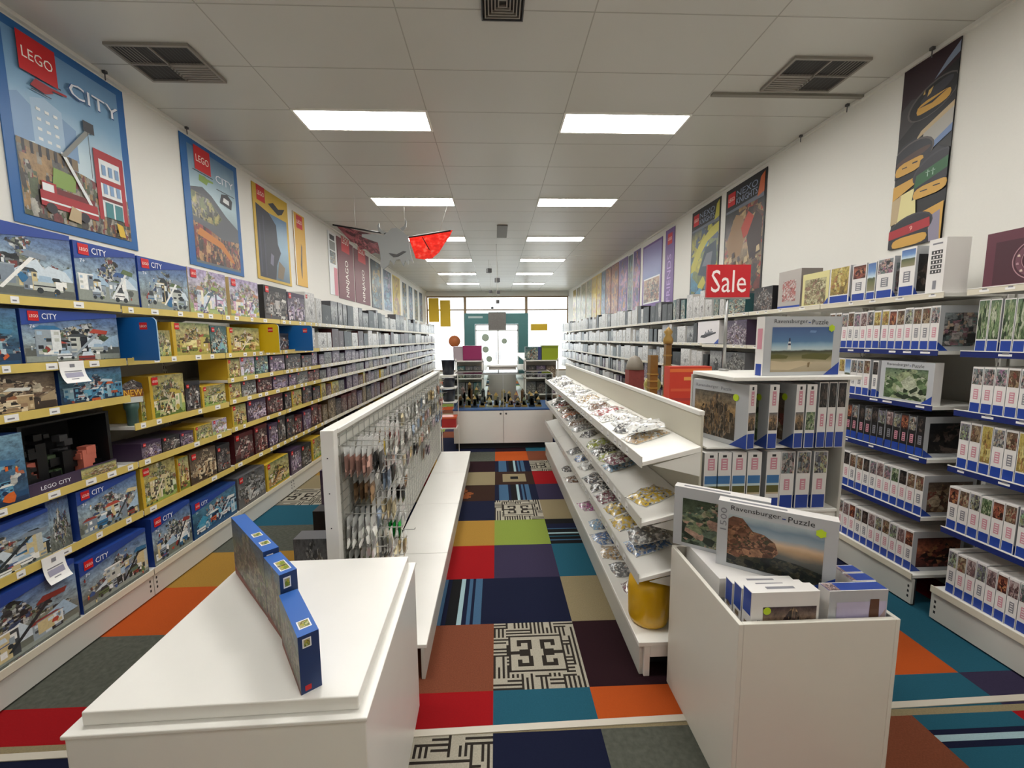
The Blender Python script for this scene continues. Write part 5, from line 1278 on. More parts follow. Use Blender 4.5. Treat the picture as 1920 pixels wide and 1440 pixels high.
for (y, z, cname, ch, k, n_on, j, i) in packs:
    for q in range(n_on):
        o_ = PACKS[k].copy(); COL.objects.link(o_); o_.location = (-.785 + .03 * q, y + r.uniform(-.006, .006), z - .004); o_.rotation_euler = (0, r.uniform(-.03, .06), r.uniform(-.04, .04))
        c_ = L(ch); v = r.uniform(.8, 1.15); o_.color = (c_[0] * v, c_[1] * v, c_[2] * v, 1)
        if y < 3.6 and k in (0, 2, 4):
            c2 = hd.copy(); COL.objects.link(c2); c2.parent = o_; c2.location = (.001, 0, -.03)
        tag(o_, 'x', 'hanging pack', 'packs hanging on the peg gondola')
        PK.append((o_, j, y, q, n_on, cname)); CULL.append((o_, None, 0, ''))
for o_ in PACKS + [hd]: bpy.data.objects.remove(o_)
# things on its far side and on the deck
for i, (x, y, z, w, h, th, lab) in enumerate([(-1.13, 2.75, .201, .15, .72, 'purple', 'plum and lilac upright box on the rear deck of the peg gondola'), (-.97, 2.75, .201, .15, .74, 'purple', 'second plum and lilac box nearest the gondola panel'),
                                           (-.99, 2.36, .201, .2, .60, 'fdark', 'black box standing on the rear deck of the peg gondola'), (-.99, 2.12, .201, .2, .55, 'grey', 'black and grey patterned box behind the white table corner')]):
    toy_box(w, .1, h, th, (x, y, z), 0, label=lab, logo=False, name='toy_box')
b = MB(); b.box(-.05, .05, 0, .012, 0, .14, cRed, f=C('tag_coral', 'c0563c')); tag(b.build('card_sign', loc=(-.70, 2.25, .204), rot=(-.25, 0, .3)), 'small coral red card leaning on the deck under the hanging packs', 'card')

# ================================================================== SLOPED GONDOLA (right of the middle aisle)
HY0, HY1 = 2.03, 6.2
t = thing('bag_gondola', 'white gondola with sloping shelves of bagged pieces beside the middle aisle', 'gondola', (1.08, (HY0 + HY1) / 2, 0)); o = t.location.copy()
b = MB(); b.box(1.055, 1.07, HY0 + .02, HY1, .2, 1.40, pmat('beige_panel', 'c6c1b0', .5)); gb(b, 'centre_panel')
b = MB(); b.box(1.045, 1.073, HY0 + .02, HY1, 1.40, 1.425, WHITE); gb(b, 'top_cap')
def sloped(zf, xf, xb_, slope, nm='sloped_shelf'):
    n = 4
    for i in range(n):
        ya = HY0 + i * (HY1 - HY0) / n; yb = HY0 + (i + 1) * (HY1 - HY0) / n - .003
        b = MB(); zb = zf + (xb_ - xf) * slope
        P = [(xf, zf), (xb_, zb), (xb_, zb - .03), (xf, zf - .022)]
        b.shared([(x, ya, z) for x, z in P] + [(x, yb, z) for x, z in P], [(0, 1, 2, 3), (7, 6, 5, 4), (4, 5, 1, 0), (5, 6, 2, 1), (6, 7, 3, 2), (7, 4, 0, 3)], WHITE, False)
        sh = gb(b, nm)
        b = MB(); b.box(xf - .006, xf, ya, yb, zf - .03, zf + .028, pmat('lip_strip', 'cfcdc6', .3))
        ticket_marks(b, xf - .006, ya, yb, zf - .028, zf + .024, 'R', random.Random(i), .12)
        b.v = [(v[0] - o.x, v[1] - o.y, v[2] - o.z) for v in b.v]; b.build('front_lip', sh)
    for i in range(n + 1):
        b = MB()
        yy = min(max(HY0 + i * (HY1 - HY0) / n, HY0 + .006), HY1 - .006); zb = zf + (xb_ - xf) * slope
        b.shared([(xf + .06, yy - .003, zf - .02), (xb_, yy - .003, zb - .03), (xb_, yy - .003, zb - .16), (xf + .06, yy + .003, zf - .02), (xb_, yy + .003, zb - .03), (xb_, yy + .003, zb - .16)], [(0, 1, 2), (5, 4, 3), (0, 2, 5, 3)], WPOWDER, False)
        gb(b, 'shelf_bracket', bev=0)
SH = [(1.165, .745, 1.052, .25), (.838, .75, 1.052, .25), (.527, .745, 1.052, .25)]
for a in SH: sloped(*a)
b = MB(); b.box(.735, 1.054, HY0 - .05, HY1, .175, .2, WHITE); gb(b, 'base_deck')
b = MB(); b.box(.748, .768, HY0 - .03, HY1, 0, .174, WPANEL); gb(b, 'kick_plate')
b = MB(); b.box(.768, .80, HY0 - .045, HY0 - .02, 0, .174, WHITE); b.box(.8, 1.0, HY0 - .045, HY0 - .02, .11, .174, WHITE); b.box(.8, 1.0, HY0 + .05, HY0 + .06, 0, .11, DARK); gb(b, 'end_foot')
# other side of this gondola (facing the puzzle aisle)
b = MB(); b.box(1.072, 1.55, HY0 + .62, HY1, 1.17, 1.19, WHITE); gb(b, 'rear_shelf')
b = MB(); b.box(1.072, 1.58, HY0 + .62, HY1, .175, .2, WHITE); b.box(1.54, 1.56, HY0 + .62, HY1, 0, .174, WPANEL); gb(b, 'rear_deck')
# bags of loose pieces lying on the slopes
def bag_mat():
    m = bpy.data.materials.new('bagged_pieces'); m.use_nodes = True; nt = m.node_tree; b_ = nt.nodes['Principled BSDF']
    oi = nt.nodes.new('ShaderNodeObjectInfo'); tc = nt.nodes.new('ShaderNodeTexCoord')
    ad = nt.nodes.new('ShaderNodeVectorMath'); ad.operation = 'ADD'; nt.links.new(tc.outputs['Object'], ad.inputs[0]); nt.links.new(oi.outputs['Random'], ad.inputs[1])
    vo = nt.nodes.new('ShaderNodeTexVoronoi'); vo.inputs['Scale'].default_value = 80; nt.links.new(ad.outputs[0], vo.inputs['Vector'])
    sc = nt.nodes.new('ShaderNodeSeparateColor'); nt.links.new(vo.outputs['Color'], sc.inputs[0])
    rp = ramp(nt, [(0, '5a5a5c'), (.12, 'b8b8b4'), (.36, 'a0a09e'), (.5, 'd8d8d4'), (.66, '8c7c70'), (.76, 'c0bcb4'), (.92, '64686c')], 'CONSTANT'); nt.links.new(sc.outputs[0], rp.inputs[0])
    mx = nt.nodes.new('ShaderNodeMix'); mx.data_type = 'RGBA'; nt.links.new(rp.outputs[0], mx.inputs[6]); nt.links.new(oi.outputs['Color'], mx.inputs[7])
    gt = nt.nodes.new('ShaderNodeMath'); gt.operation = 'GREATER_THAN'; gt.inputs[1].default_value = .42; nt.links.new(sc.outputs[1], gt.inputs[0]); nt.links.new(gt.outputs[0], mx.inputs[0])
    # wrinkled clear film: whitish highlights painted into the base colour
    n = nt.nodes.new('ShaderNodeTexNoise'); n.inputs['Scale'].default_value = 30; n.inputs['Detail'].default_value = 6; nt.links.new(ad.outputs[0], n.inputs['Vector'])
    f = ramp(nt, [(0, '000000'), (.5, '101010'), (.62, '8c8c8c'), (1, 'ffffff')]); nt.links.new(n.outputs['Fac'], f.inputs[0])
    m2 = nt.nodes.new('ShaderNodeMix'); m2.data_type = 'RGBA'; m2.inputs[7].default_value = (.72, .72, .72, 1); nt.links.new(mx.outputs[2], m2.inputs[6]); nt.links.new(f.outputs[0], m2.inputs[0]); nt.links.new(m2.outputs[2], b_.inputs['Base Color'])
    bp = nt.nodes.new('ShaderNodeBump'); bp.inputs['Strength'].default_value = .7; bp.inputs['Distance'].default_value = .006; nt.links.new(n.outputs['Fac'], bp.inputs['Height']); nt.links.new(bp.outputs['Normal'], b_.inputs['Normal'])
    b_.inputs['Roughness'].default_value = .25; b_.inputs['Coat Weight'].default_value = .7; b_.inputs['Coat Roughness'].default_value = .1
    return m
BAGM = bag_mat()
def bag_mesh(seed, w, l, d):
    r = random.Random(seed); b = MB(); nx, ny = 10, 8
    ph = [r.uniform(0, 6) for _ in range(6)]
    top = []; bot = []
    for j in range(ny + 1):
        for i in range(nx + 1):
            u, v = i / nx, j / ny
            e = max(0, math.sin(PI * u)) ** .45 * max(0, math.sin(PI * v)) ** .45
            lump = .62 + .25 * math.sin(7 * u + ph[0]) * math.sin(6 * v + ph[1]) + .16 * math.sin(13 * u + ph[2]) * math.cos(11 * v + ph[3]) + r.uniform(-.09, .09)
            wob = 1 + .05 * math.sin(9 * u + ph[4]) ; wob2 = 1 + .05 * math.sin(8 * v + ph[5])
            x, y = (u - .5) * w * wob2, (v - .5) * l * wob
            top.append((x, y, .003 + d * e * lump)); bot.append((x, y, .0))
    q = lambda i, j: j * (nx + 1) + i
    uv = [(i / nx, j / ny) for j in range(ny + 1) for i in range(nx + 1)]
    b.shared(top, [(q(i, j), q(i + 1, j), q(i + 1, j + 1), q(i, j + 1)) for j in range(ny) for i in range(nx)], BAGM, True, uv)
    b.shared(bot, [(q(i, j + 1), q(i + 1, j + 1), q(i + 1, j), q(i, j)) for j in range(ny) for i in range(nx)], CLEARB, True, uv)
    rim = [q(i, 0) for i in range(nx)] + [q(nx, j) for j in range(ny)] + [q(i, ny) for i in range(nx, 0, -1)] + [q(0, j) for j in range(ny, 0, -1)]
    n0 = len(top); b.shared(top + bot, [(rim[k], n0 + rim[k], n0 + rim[(k + 1) % len(rim)], rim[(k + 1) % len(rim)]) for k in range(len(rim))], CLEARB, False)
    return b
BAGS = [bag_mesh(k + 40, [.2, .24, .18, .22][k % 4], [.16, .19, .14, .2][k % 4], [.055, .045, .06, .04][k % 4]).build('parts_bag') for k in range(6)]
tiems = MB(); tiems.box(-.06, .06, -.02, .02, 0, .002, PAPER); LABELB = tiems.build('paper_tag')
BC = {'clear': 'c8c8c4', 'red': '8c1c24', 'grey': '6c6c6c', 'black': '2a2a2c', 'blue': '54709c', 'sky blue': '7c9cb8', 'yellow': 'c8a83c', 'pink': 'a8588c', 'brown': '6c4c38', 'tan': 'a88c64', 'white': 'dcdcd8', 'olive': 'a0a84c', 'plum': '6c3444', 'orange': 'b8642c', 'dark grey': '444448'}
def place_bag(si, y, u, col, k, rot, lab_extra, flat=True, stack=0):
    """si shelf index (3 = base deck); u 0 front .. 1 back"""
    if si < 3:
        zf, xf, xb_, sl = SH[si]; x = xf + .125 + (xb_ - xf - .25) * u; z = zf + (x - xf) * sl + .003; ang = -math.atan(sl)
    else:
        x = .86 + .07 * u; z = .2005; ang = 0
    o_ = BAGS[k].copy(); COL.objects.link(o_)
    m = Matrix.Translation((x, y, z + stack)) @ Matrix.Rotation(ang, 4, 'Y') @ Matrix.Rotation(rot, 4, 'Z')
    o_.matrix_world = m; o_.location = m.translation; o_.rotation_euler = m.to_euler()
    o_.color = (*L(BC[col]), 1)
    if y < 4 and k in (1, 3):
        c2 = LABELB.copy(); COL.objects.link(c2); c2.parent = o_; c2.location = (0, .07, .012); c2.rotation_euler = (.25, 0, 0)
    tag(o_, 'x', 'bag of parts', 'bagged pieces on the sloping gondola')
    CULL.append((o_, ('sloping gondola', ['top slope', 'middle slope', 'lower slope', 'base deck'][si]), y, '%s bag' % lab_extra))
    return o_
r = random.Random(77)
lay = {0: [(2.42, .55, 'tan', 1, .2, 'big clear and tan', 0), (2.43, .5, 'clear', 3, -.2, 'clear blue printed', .058), (2.66, .1, 'dark grey', 2, .2, 'dark grey'), (2.83, .9, 'clear', 0, .1, 'clear'), (3.05, .5, 'white', 1, -.1, 'white'), (3.28, .45, 'red', 3, .35, 'white and dark red'), (3.5, .3, 'brown', 2, .1, 'brown'),
           (3.72, .6, 'white', 1, .5, 'white'), (3.95, .35, 'tan', 0, .2, 'tan'), (4.15, .7, 'white', 3, -.1, 'white'), (4.42, .4, 'grey', 1, .4, 'grey'), (4.68, .5, 'white', 0, 0, 'white'), (4.95, .4, 'white', 3, .3, 'white'), (5.2, .5, 'grey', 2, .2, 'grey'), (5.45, .5, 'white', 1, .1, 'white'), (5.7, .5, 'dark grey', 0, .2, 'dark'), (5.95, .5, 'white', 3, .1, 'white')],
       1: [(2.3, .4, 'yellow', 3, .3, 'yellow and red'), (2.9, .5, 'sky blue', 1, .1, 'blue topped'), (2.88, .35, 'plum', 3, .2, 'plum', .056), (3.1, .1, 'olive', 2, .2, 'lime'), (3.29, .5, 'black', 1, .1, 'black'), (3.5, .2, 'olive', 0, -.1, 'olive grey'), (3.85, .4, 'dark grey', 2, .6, 'dark grey'), (4.15, .4, 'grey', 1, .2, 'grey'),
           (4.42, .4, 'brown', 3, -.2, 'brown'), (4.65, .5, 'grey', 0, .3, 'grey'), (4.88, .5, 'orange', 1, .1, 'rust'), (5.1, .5, 'brown', 2, .2, 'brown'), (5.33, .5, 'tan', 3, .1, 'tan'), (5.55, .5, 'red', 0, .3, 'red brown'), (5.78, .5, 'black', 1, .1, 'dark'), (6.0, .5, 'white', 2, .1, 'white')],
       2: [(2.32, .45, 'blue', 1, .1, 'clear and blue'), (2.33, .5, 'grey', 3, -.1, 'flat clear', .058), (2.64, .45, 'yellow', 1, .1, 'yellow and red'), (2.85, .35, 'yellow', 0, .2, 'olive yellow'), (3.08, .3, 'plum', 3, .1, 'plum red'), (3.3, .5, 'black', 1, -.2, 'black'), (3.52, .2, 'dark grey', 3, .2, 'dark grey'), (3.85, .4, 'clear', 0, .3, 'white and brown'), (4.1, .3, 'blue', 2, .1, 'blue white'), (4.4, .4, 'grey', 1, .2, 'grey')],
       3: [(2.44, .4, 'plum', 2, .1, 'mottled red'), (2.66, .3, 'grey', 0, .1, 'mottled grey'), (2.88, .4, 'tan', 1, -.2, 'tan and black'), (3.12, .3, 'blue', 1, .3, 'bright blue'), (3.35, .4, 'sky blue', 0, .1, 'pale blue'), (3.75, .4, 'pink', 3, .2, 'pink'), (4.5, .4, 'brown', 1, .2, 'brown'), (4.85, .4, 'black', 0, .1, 'black')]}
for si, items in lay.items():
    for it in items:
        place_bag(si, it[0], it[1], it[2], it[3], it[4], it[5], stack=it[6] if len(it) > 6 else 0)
for o_ in BAGS + [LABELB]: bpy.data.objects.remove(o_)
# yellow drum
b = MB()
prof = [(.001, 0), (.085, 0), (.105, .012), (.112, .035), (.114, .2), (.11, .24), (.098, .262), (.08, .27), (.001, .272)]
b.lathe(prof, pmat('drum_yellow', 'd8a80c', .28, coat=.3), 40)
tag(b.build('storage_drum', loc=(.853, 2.165, .2005)), 'round glossy yellow drum on the base deck of the sloping gondola', 'drum')

# ================================================================== FRONT DISPLAY PLINTH (left) with three boxes
a = math.radians(1.35)
t = thing('display_plinth', 'large white display plinth with a raised top panel in front of the peg gondola', 'display plinth', (-1.18, 1.045, 0), a)
b = MB(); b.box(0, .80, 0, .80, 0, .735, WHITE); b.build('body', t, bevel=.003)
b = MB(); b.box(-.006, .806, -.006, .806, .735, .747, WHITE); b.build('rim', t, bevel=.003)
b = MB(); b.box(.028, .775, .022, .785, .747, .79, WHITE); b.build('top_panel', t, bevel=.004)
STK = art('sticker_pic', [(0, 'b0a878'), (1, 'd0c8a0')], ['8ca03c', 'd8d8a0', '4c6c3c', 'c8c04c', '8c7c3c'], 3, 3, .55, fine=.8, shape='r', sat=1.1)
FR = art('art_ranch', [(0, '8c5c44'), (.25, '9c8c7c'), (.6, '8c8c54'), (1, '3c6c9c')], ['6c7c3c', '8c7454', 'a89c8c', '5c5440', 'b0a078', '7c5c4c'], 12, 7, .6)
def low_box(p0, p1, th, h, label, n_st):
    """box on its long edge: left cover line from p0 (near) to p1 (far)"""
    dx, dy = p1[0] - p0[0], p1[1] - p0[1]; l = math.hypot(dx, dy); ang = math.atan2(dy, dx)
    b = MB(); BL = C('box_bright_blue', '2a5fae'); NV = C('box_navy_end', '1a3566')
    # local x along the length, y to the left of travel => cover on +y
    b.box(0, l, -th, 0, 0, h, NV, b=FR, t=BL, l=NV, f=C('side_city', '1f3f8c'))
    for i in range(n_st):
        x0 = l * (.12 + .22 * i); s_ = th * .74
        b.face([(x0, -th * .82, h + .0006), (x0 + s_, -th * .82, h + .0006), (x0 + s_, -th * .2, h + .0006), (x0, -th * .2, h + .0006)], WTXT)
        b.face([(x0 + .004, -th * .76, h + .001), (x0 + s_ - .004, -th * .76, h + .001), (x0 + s_ - .004, -th * .26, h + .001), (x0 + .004, -th * .26, h + .001)], STK)
    b.face([(-.0006, -th * .2, h * .78), (-.0006, -th * .62, h * .78), (-.0006, -th * .62, h * .94), (-.0006, -th * .2, h * .94)], WTXT)
    b.face([(-.001, -th * .26, h * .8), (-.001, -th * .56, h * .8), (-.001, -th * .56, h * .92), (-.001, -th * .26, h * .92)], STK)
    b.face([(-.0006, -th * .2, h * .04), (-.0006, -th * .5, h * .04), (-.0006, -th * .5, h * .13), (-.0006, -th * .2, h * .13)], LOGO)
    b.face([(l * .0, .0006, h * .0), (l, .0006, h * .0), (l, .0006, h * .12), (l * .0, .0006, h * .03)], C('box_brick', '8c4c40'))
    tag(b.build('toy_box', loc=(p0[0], p0[1], .7905), rz=ang), label, 'toy box', 'blue boxes standing on the white plinth')
low_box((-.848, 1.437), (-1.153, 1.745), .052, .254, 'tallest blue box at the rear of the white plinth', 2)
low_box((-.727, 1.311), (-.843, 1.430), .055, .238, 'middle blue box of the three standing on the white plinth', 2)
low_box((-.569, 1.094), (-.724, 1.296), .056, .178, 'nearest and lowest blue box on the white plinth', 1)

# ================================================================== DUMP BIN with puzzles (right)
t = thing('dump_bin', 'white open topped bin filled with puzzle boxes', 'bin', (.878, 1.365, 0))
w, d_, h = .615, .585, .755
for nm, q in (('side_panel', (0, .018, 0, d_)), ('side_panel', (w - .018, w, 0, d_)), ('front_panel', (.018, w - .018, 0, .018)), ('back_panel', (.018, w - .018, d_ - .018, d_))):
    b = MB(); b.box(*q, 0, h, pmat('bin_white', 'd9d5ca', .4, noise=.03, nscale=5)); b.build(nm, t, bevel=.0025)
b = MB(); b.box(.018, w - .018, .018, d_ - .018, .50, .52, WHITE); b.build('raised_floor', t)
# lying boxes that carry the tilted ones
for i, (z, rz_) in enumerate(((.521, 0), (.581, .03), (.641, -.02))):
    b = MB(); b.box(-.255, .255, -.145, .145, 0, .058, CARD, f=SILVER); b.face([(-.2, -.1, .0585), (.2, -.1, .0585), (.2, .1, .0585), (-.2, .1, .0585)], PZ['mix'])
    tag(b.build('puzzle_box', loc=(1.185, 1.755, z), rz=rz_), ('lowest flat puzzle box lying inside the white bin', 'middle flat puzzle box lying inside the white bin', 'topmost flat puzzle box lying inside the white bin')[i], 'puzzle box')
b = MB(); b.box(-.25, .25, -.15, .15, 0, .085, CARD); tag(b.build('puzzle_box', loc=(1.185, 1.755, .70)), 'white box lying flat right under the tilted sunset puzzle', 'puzzle box')
# sunset coast puzzle: sky, dunes of rock, dark shore
SUN = art('pz_coast', [(0, '24282a'), (.2, '3c4440'), (.38, '5c5c58'), (.52, 'b08c60'), (.6, 'c8a47c'), (.7, '8c9ca8'), (.85, '6c8494'), (1, 'a8b4b8')], None, warp=.08, jitter=False)
ROCK = art('pz_rock', [(0, '4c3c20'), (.4, '6c3c24'), (1, '7c4c34')], ['6c3c20', '8c5430', '543018', 'a0683c', '4c4424', 'b87c4c'], 12, 10, .9, jitter=False, shape='r')
SHORE = art('pz_shore', [(0, '1c2022'), (1, '3c4444')], ['24302c', '3c3c30', '1c2426', '54503c'], 9, 8, .9, jitter=False, shape='r')
def coast(b, U, V, y):
    P = lambda pts, m, k: b.face([(U(u), y * k, V(v)) for u, v in pts], m, [(u, v) for u, v in pts])
    P([(0, 0), (1, 0), (1, .22), (.75, .3), (.5, .33), (.2, .36), (0, .3)], SHORE, 1.5)
    P([(0, .2), (.12, .16), (.3, .24), (.5, .3), (.56, .42), (.52, .6), (.4, .72), (.28, .74), (.16, .96), (.05, .97), (0, .9)], ROCK, 2)
AZ = -math.atan2(.2, .28)
def along(p, q, u): return (p[0] + (q[0] - p[0]) * u, p[1] + (q[1] - p[1]) * u)
c_ = along((.983, 1.722), (1.326, 1.477), .5)
cover_box(.425, .297, .058, SUN, (c_[0], c_[1], .786), AZ, 'silver puzzle box with a rocky sunset coast leaning on top of the bin', side_text='1500', extra=coast)
SWAN = art('pz_swan', [(0, '3c4c3c'), (.3, '5c7460'), (.6, '5c7054'), (1, '3c4c38')], ['4c6450', '8c9c70', 'b8b08c', '2c3c30', '748c74', 'c89c84'], 6, 6, .75, jitter=False, shape='r')
p0 = (.868, 1.915); dv = (math.cos(AZ), math.sin(AZ)); c_ = (p0[0] + dv[0] * .2, p0[1] + dv[1] * .2)
cover_box(.40, .295, .058, SWAN, (c_[0], c_[1], .786), AZ, 'silver puzzle box with a green pond picture behind the sunset coast one', title=None, sticker=False)
# boxes standing inside the bin
DUSKP = art('pz_pier', [(0, '241c1c'), (.3, '3c2c2c'), (.55, '8c6c50'), (.7, 'b89470'), (1, '4c3c48')], ['2c2424', '7c6454', '3c2c30', 'c09c6c'], 9, 2, .6, jitter=False)
for i, y in enumerate((1.392, 1.450, 1.508)):
    HA = (.338, .316, .298)[i]
    b = MB(); b.box(-.13, .13, 0, .054, 0, HA, CARD); q = -.0008
    b.face([(-.085, q, .03), (.12, q, .03), (.12, q, .28), (-.085, q, .28)], DUSKP)
    b.text('Puzzle', (-.096, q, .12), (0, 0, 1), (-1, 0, 0), .016, INK, .11)
    n = 12; b.face([(-.07 + .015 * math.cos(2 * PI * k / n), q * 2, .265 + .015 * math.sin(2 * PI * k / n)) for k in range(n)], LIME)
    b.face([(-.1307, .05, HA - .095), (-.1307, .004, HA - .095), (-.1307, .004, HA - .002), (-.1307, .05, HA - .002)], PBLUE)
    for z in (.14, .19): b.face([(-.1307, .04, z), (-.1307, .015, z), (-.1307, .015, z + .02), (-.1307, .04, z + .02)], cBrn)
    b.face([(-.06, .02, HA + .0005), (.05, .02, HA + .0005), (.05, .035, HA + .0005), (-.06, .035, HA + .0005)], GINK)
    tag(b.build('puzzle_box', loc=(1.068, y, .521), rz=-.02 * i), ('white puzzle box with a dusk pier cover at the front of the bin', 'white puzzle box second behind the dusk pier one', 'white puzzle box third behind the dusk pier one')[i], 'puzzle box')
LIL = art('pz_lavender', [(0, '4c3440'), (.3, '9c8094'), (.6, 'a498c4'), (1, 'b8b0cc')], None, warp=.1, jitter=False)
for i, (x0, x1, y) in enumerate(((1.235, 1.462, 1.392), (1.375, 1.468, 1.450), (1.385, 1.468, 1.508))):
    b = MB(); w2 = (x1 - x0) / 2; b.box(-w2, w2, 0, .054, 0, .335, CARD, f=SILVER, r=PBLUE); q = -.0008
    if i == 0:
        b.face([(-w2 + .03, q, .02), (w2 - .004, q, .02), (w2 - .004, q, .29), (-w2 + .03, q, .29)], LIL)
        DKW = C('pz_figure', '5c3c2c'); b.face([(w2 * .35, q * 2, .05), (w2 * .8, q * 2, .05), (w2 * .7, q * 2, .3), (w2 * .4, q * 2, .3)], DKW); b.face([(w2 * .5, q * 1.6, .12), (w2 * .95, q * 1.6, .1), (w2 * .95, q * 1.6, .26), (w2 * .6, q * 1.6, .2)], C('pz_blush', 'a89090'))
        b.text('Puzzle', (-w2 + .022, q, .1), (0, 0, 1), (-1, 0, 0), .014, INK, .11)
    b.face([(-w2, .004, .3355), (w2, .004, .3355), (w2, .05, .3355), (-w2, .05, .3355)], PBLUE); b.face([(-w2 * .98, .004, .336), (-w2 * .6, .004, .336), (-w2 * .6, .05, .336), (-w2 * .98, .05, .336)], PZ['rose'])
    tag(b.build('puzzle_box', loc=((x0 + x1) / 2, y, .521), rz=0), ('lavender picture puzzle box in the bin corner', 'small blue topped box just behind the lavender puzzle', 'small blue topped box second behind the lavender puzzle')[i], 'puzzle box')

# ================================================================== END RACK with puzzles beyond the bin
t = thing('end_rack', 'white end rack of puzzle boxes between the bin and the aisle', 'display rack', (1.43, 2.1, 0)); o = t.location.copy()
b = MB(); b.box(1.20, 1.80, 2.46, 2.48, 0, 1.578, WPANEL); gb(b, 'back_panel')
b = MB(); b.box(1.83, 1.845, 2.06, 2.46, 0, 1.578, WPANEL); gb(b, 'side_panel')
b = MB(); b.box(1.08, 1.089, 2.08, 2.46, 0, .86, WPANEL); gb(b, 'side_panel')
b = MB(); b.box(1.20, 1.87, 2.02, 2.46, 1.580, 1.60, WHITE); gb(b, 'shelf')
b = MB(); b.box(1.11, 1.829, 2.09, 2.46, 1.21, 1.222, WHITE); gb(b, 'shelf')
b = MB(); b.box(1.08, 1.829, 2.06, 2.46, .861, .878, WHITE); gb(b, 'shelf')
b = MB(); b.box(1.09, 1.829, 2.07, 2.46, 0, .86, WHITE); gb(b, 'base_cabinet')
# lighthouse puzzle on top
LIGHT = art('pz_dunes', [(0, '9c8c6c'), (.2, 'b8a888'), (.3, '8c8454'), (.44, '4c5030'), (.47, '34382c'), (.5, 'b8ccd0'), (.6, '84acc4'), (.68, '3c74a4'), (1, '24508c')], None, warp=.045, jitter=False)
def dunes(b, U, V, y):
    P = lambda pts, m, k: b.face([(U(u), y * k, V(v)) for u, v in pts], m)
    P([(.255, .5), (.315, .5), (.305, .68), (.265, .68)], cWht, 2); P([(.265, .6), (.308, .6), (.305, .64), (.266, .64)], C('pz_navy', '2c3450'), 2.4); P([(.27, .68), (.30, .68), (.295, .76), (.275, .76)], C('pz_navy', '2c3450'), 2.4)
    P([(0, .06), (.3, .04), (.55, .14), (.7, .2), (.5, .25), (.2, .22), (0, .26)], C('pz_sand', 'c0b092'), 1.6); P([(.6, .1), (.63, .1), (.64, .22), (.6, .2)], C('pz_post', '7c6848'), 2)
    P([(0, .3), (.25, .3), (.28, .36), (.1, .4), (0, .38)], C('pz_scrub', '5c5a2c'), 1.6); P([(.5, .3), (.9, .26), (1, .38), (.7, .42), (.5, .38)], C('pz_scrub', '5c5a2c'), 1.6); P([(.6, .88), (.7, .87), (.72, .92), (.62, .93)], C('pz_cloud', '6c8cb8'), 1.8)
cover_box(.44, .305, .058, LIGHT, (1.595, 2.09, 1.601), math.radians(5), 'silver puzzle box showing a lighthouse over sand dunes on the end rack', extra=dunes)
# row one: book-like spines
CITYP = art('pz_skyline', [(0, '3c3630'), (.3, '5c4c38'), (.5, '94744c'), (.62, 'c89c58'), (.75, 'a08864'), (1, '6c6458')], ['3c342c', '8c6c44', '54483c', 'b08850', '2c2824', '74604a', 'a09078'], 22, 4, .55, jitter=False)
row1 = [(1.285, 1.338, 'dusk', math.radians(17), 'white puzzle box with a golden skyline cover on the end rack', CITYP), (1.398, 1.452, 'dusk', math.radians(4), 'second puzzle box along the upper row of the end rack', PZ['green']), (1.538, 1.590, 'dusk', math.radians(4), 'third puzzle box along the upper row of the end rack', PZ['brown']),
        (1.596, 1.650, 'green', 0, 'fourth puzzle box along the upper row of the end rack', None), (1.665, 1.712, 'night', 0, 'fifth box, dark topped, in the upper row of the end rack', None), (1.716, 1.760, 'night', 0, 'sixth box, dark topped, in the upper row of the end rack', None), (1.764, 1.812, 'night', 0, 'seventh box, dark topped, at the end of the upper rack row', None)]
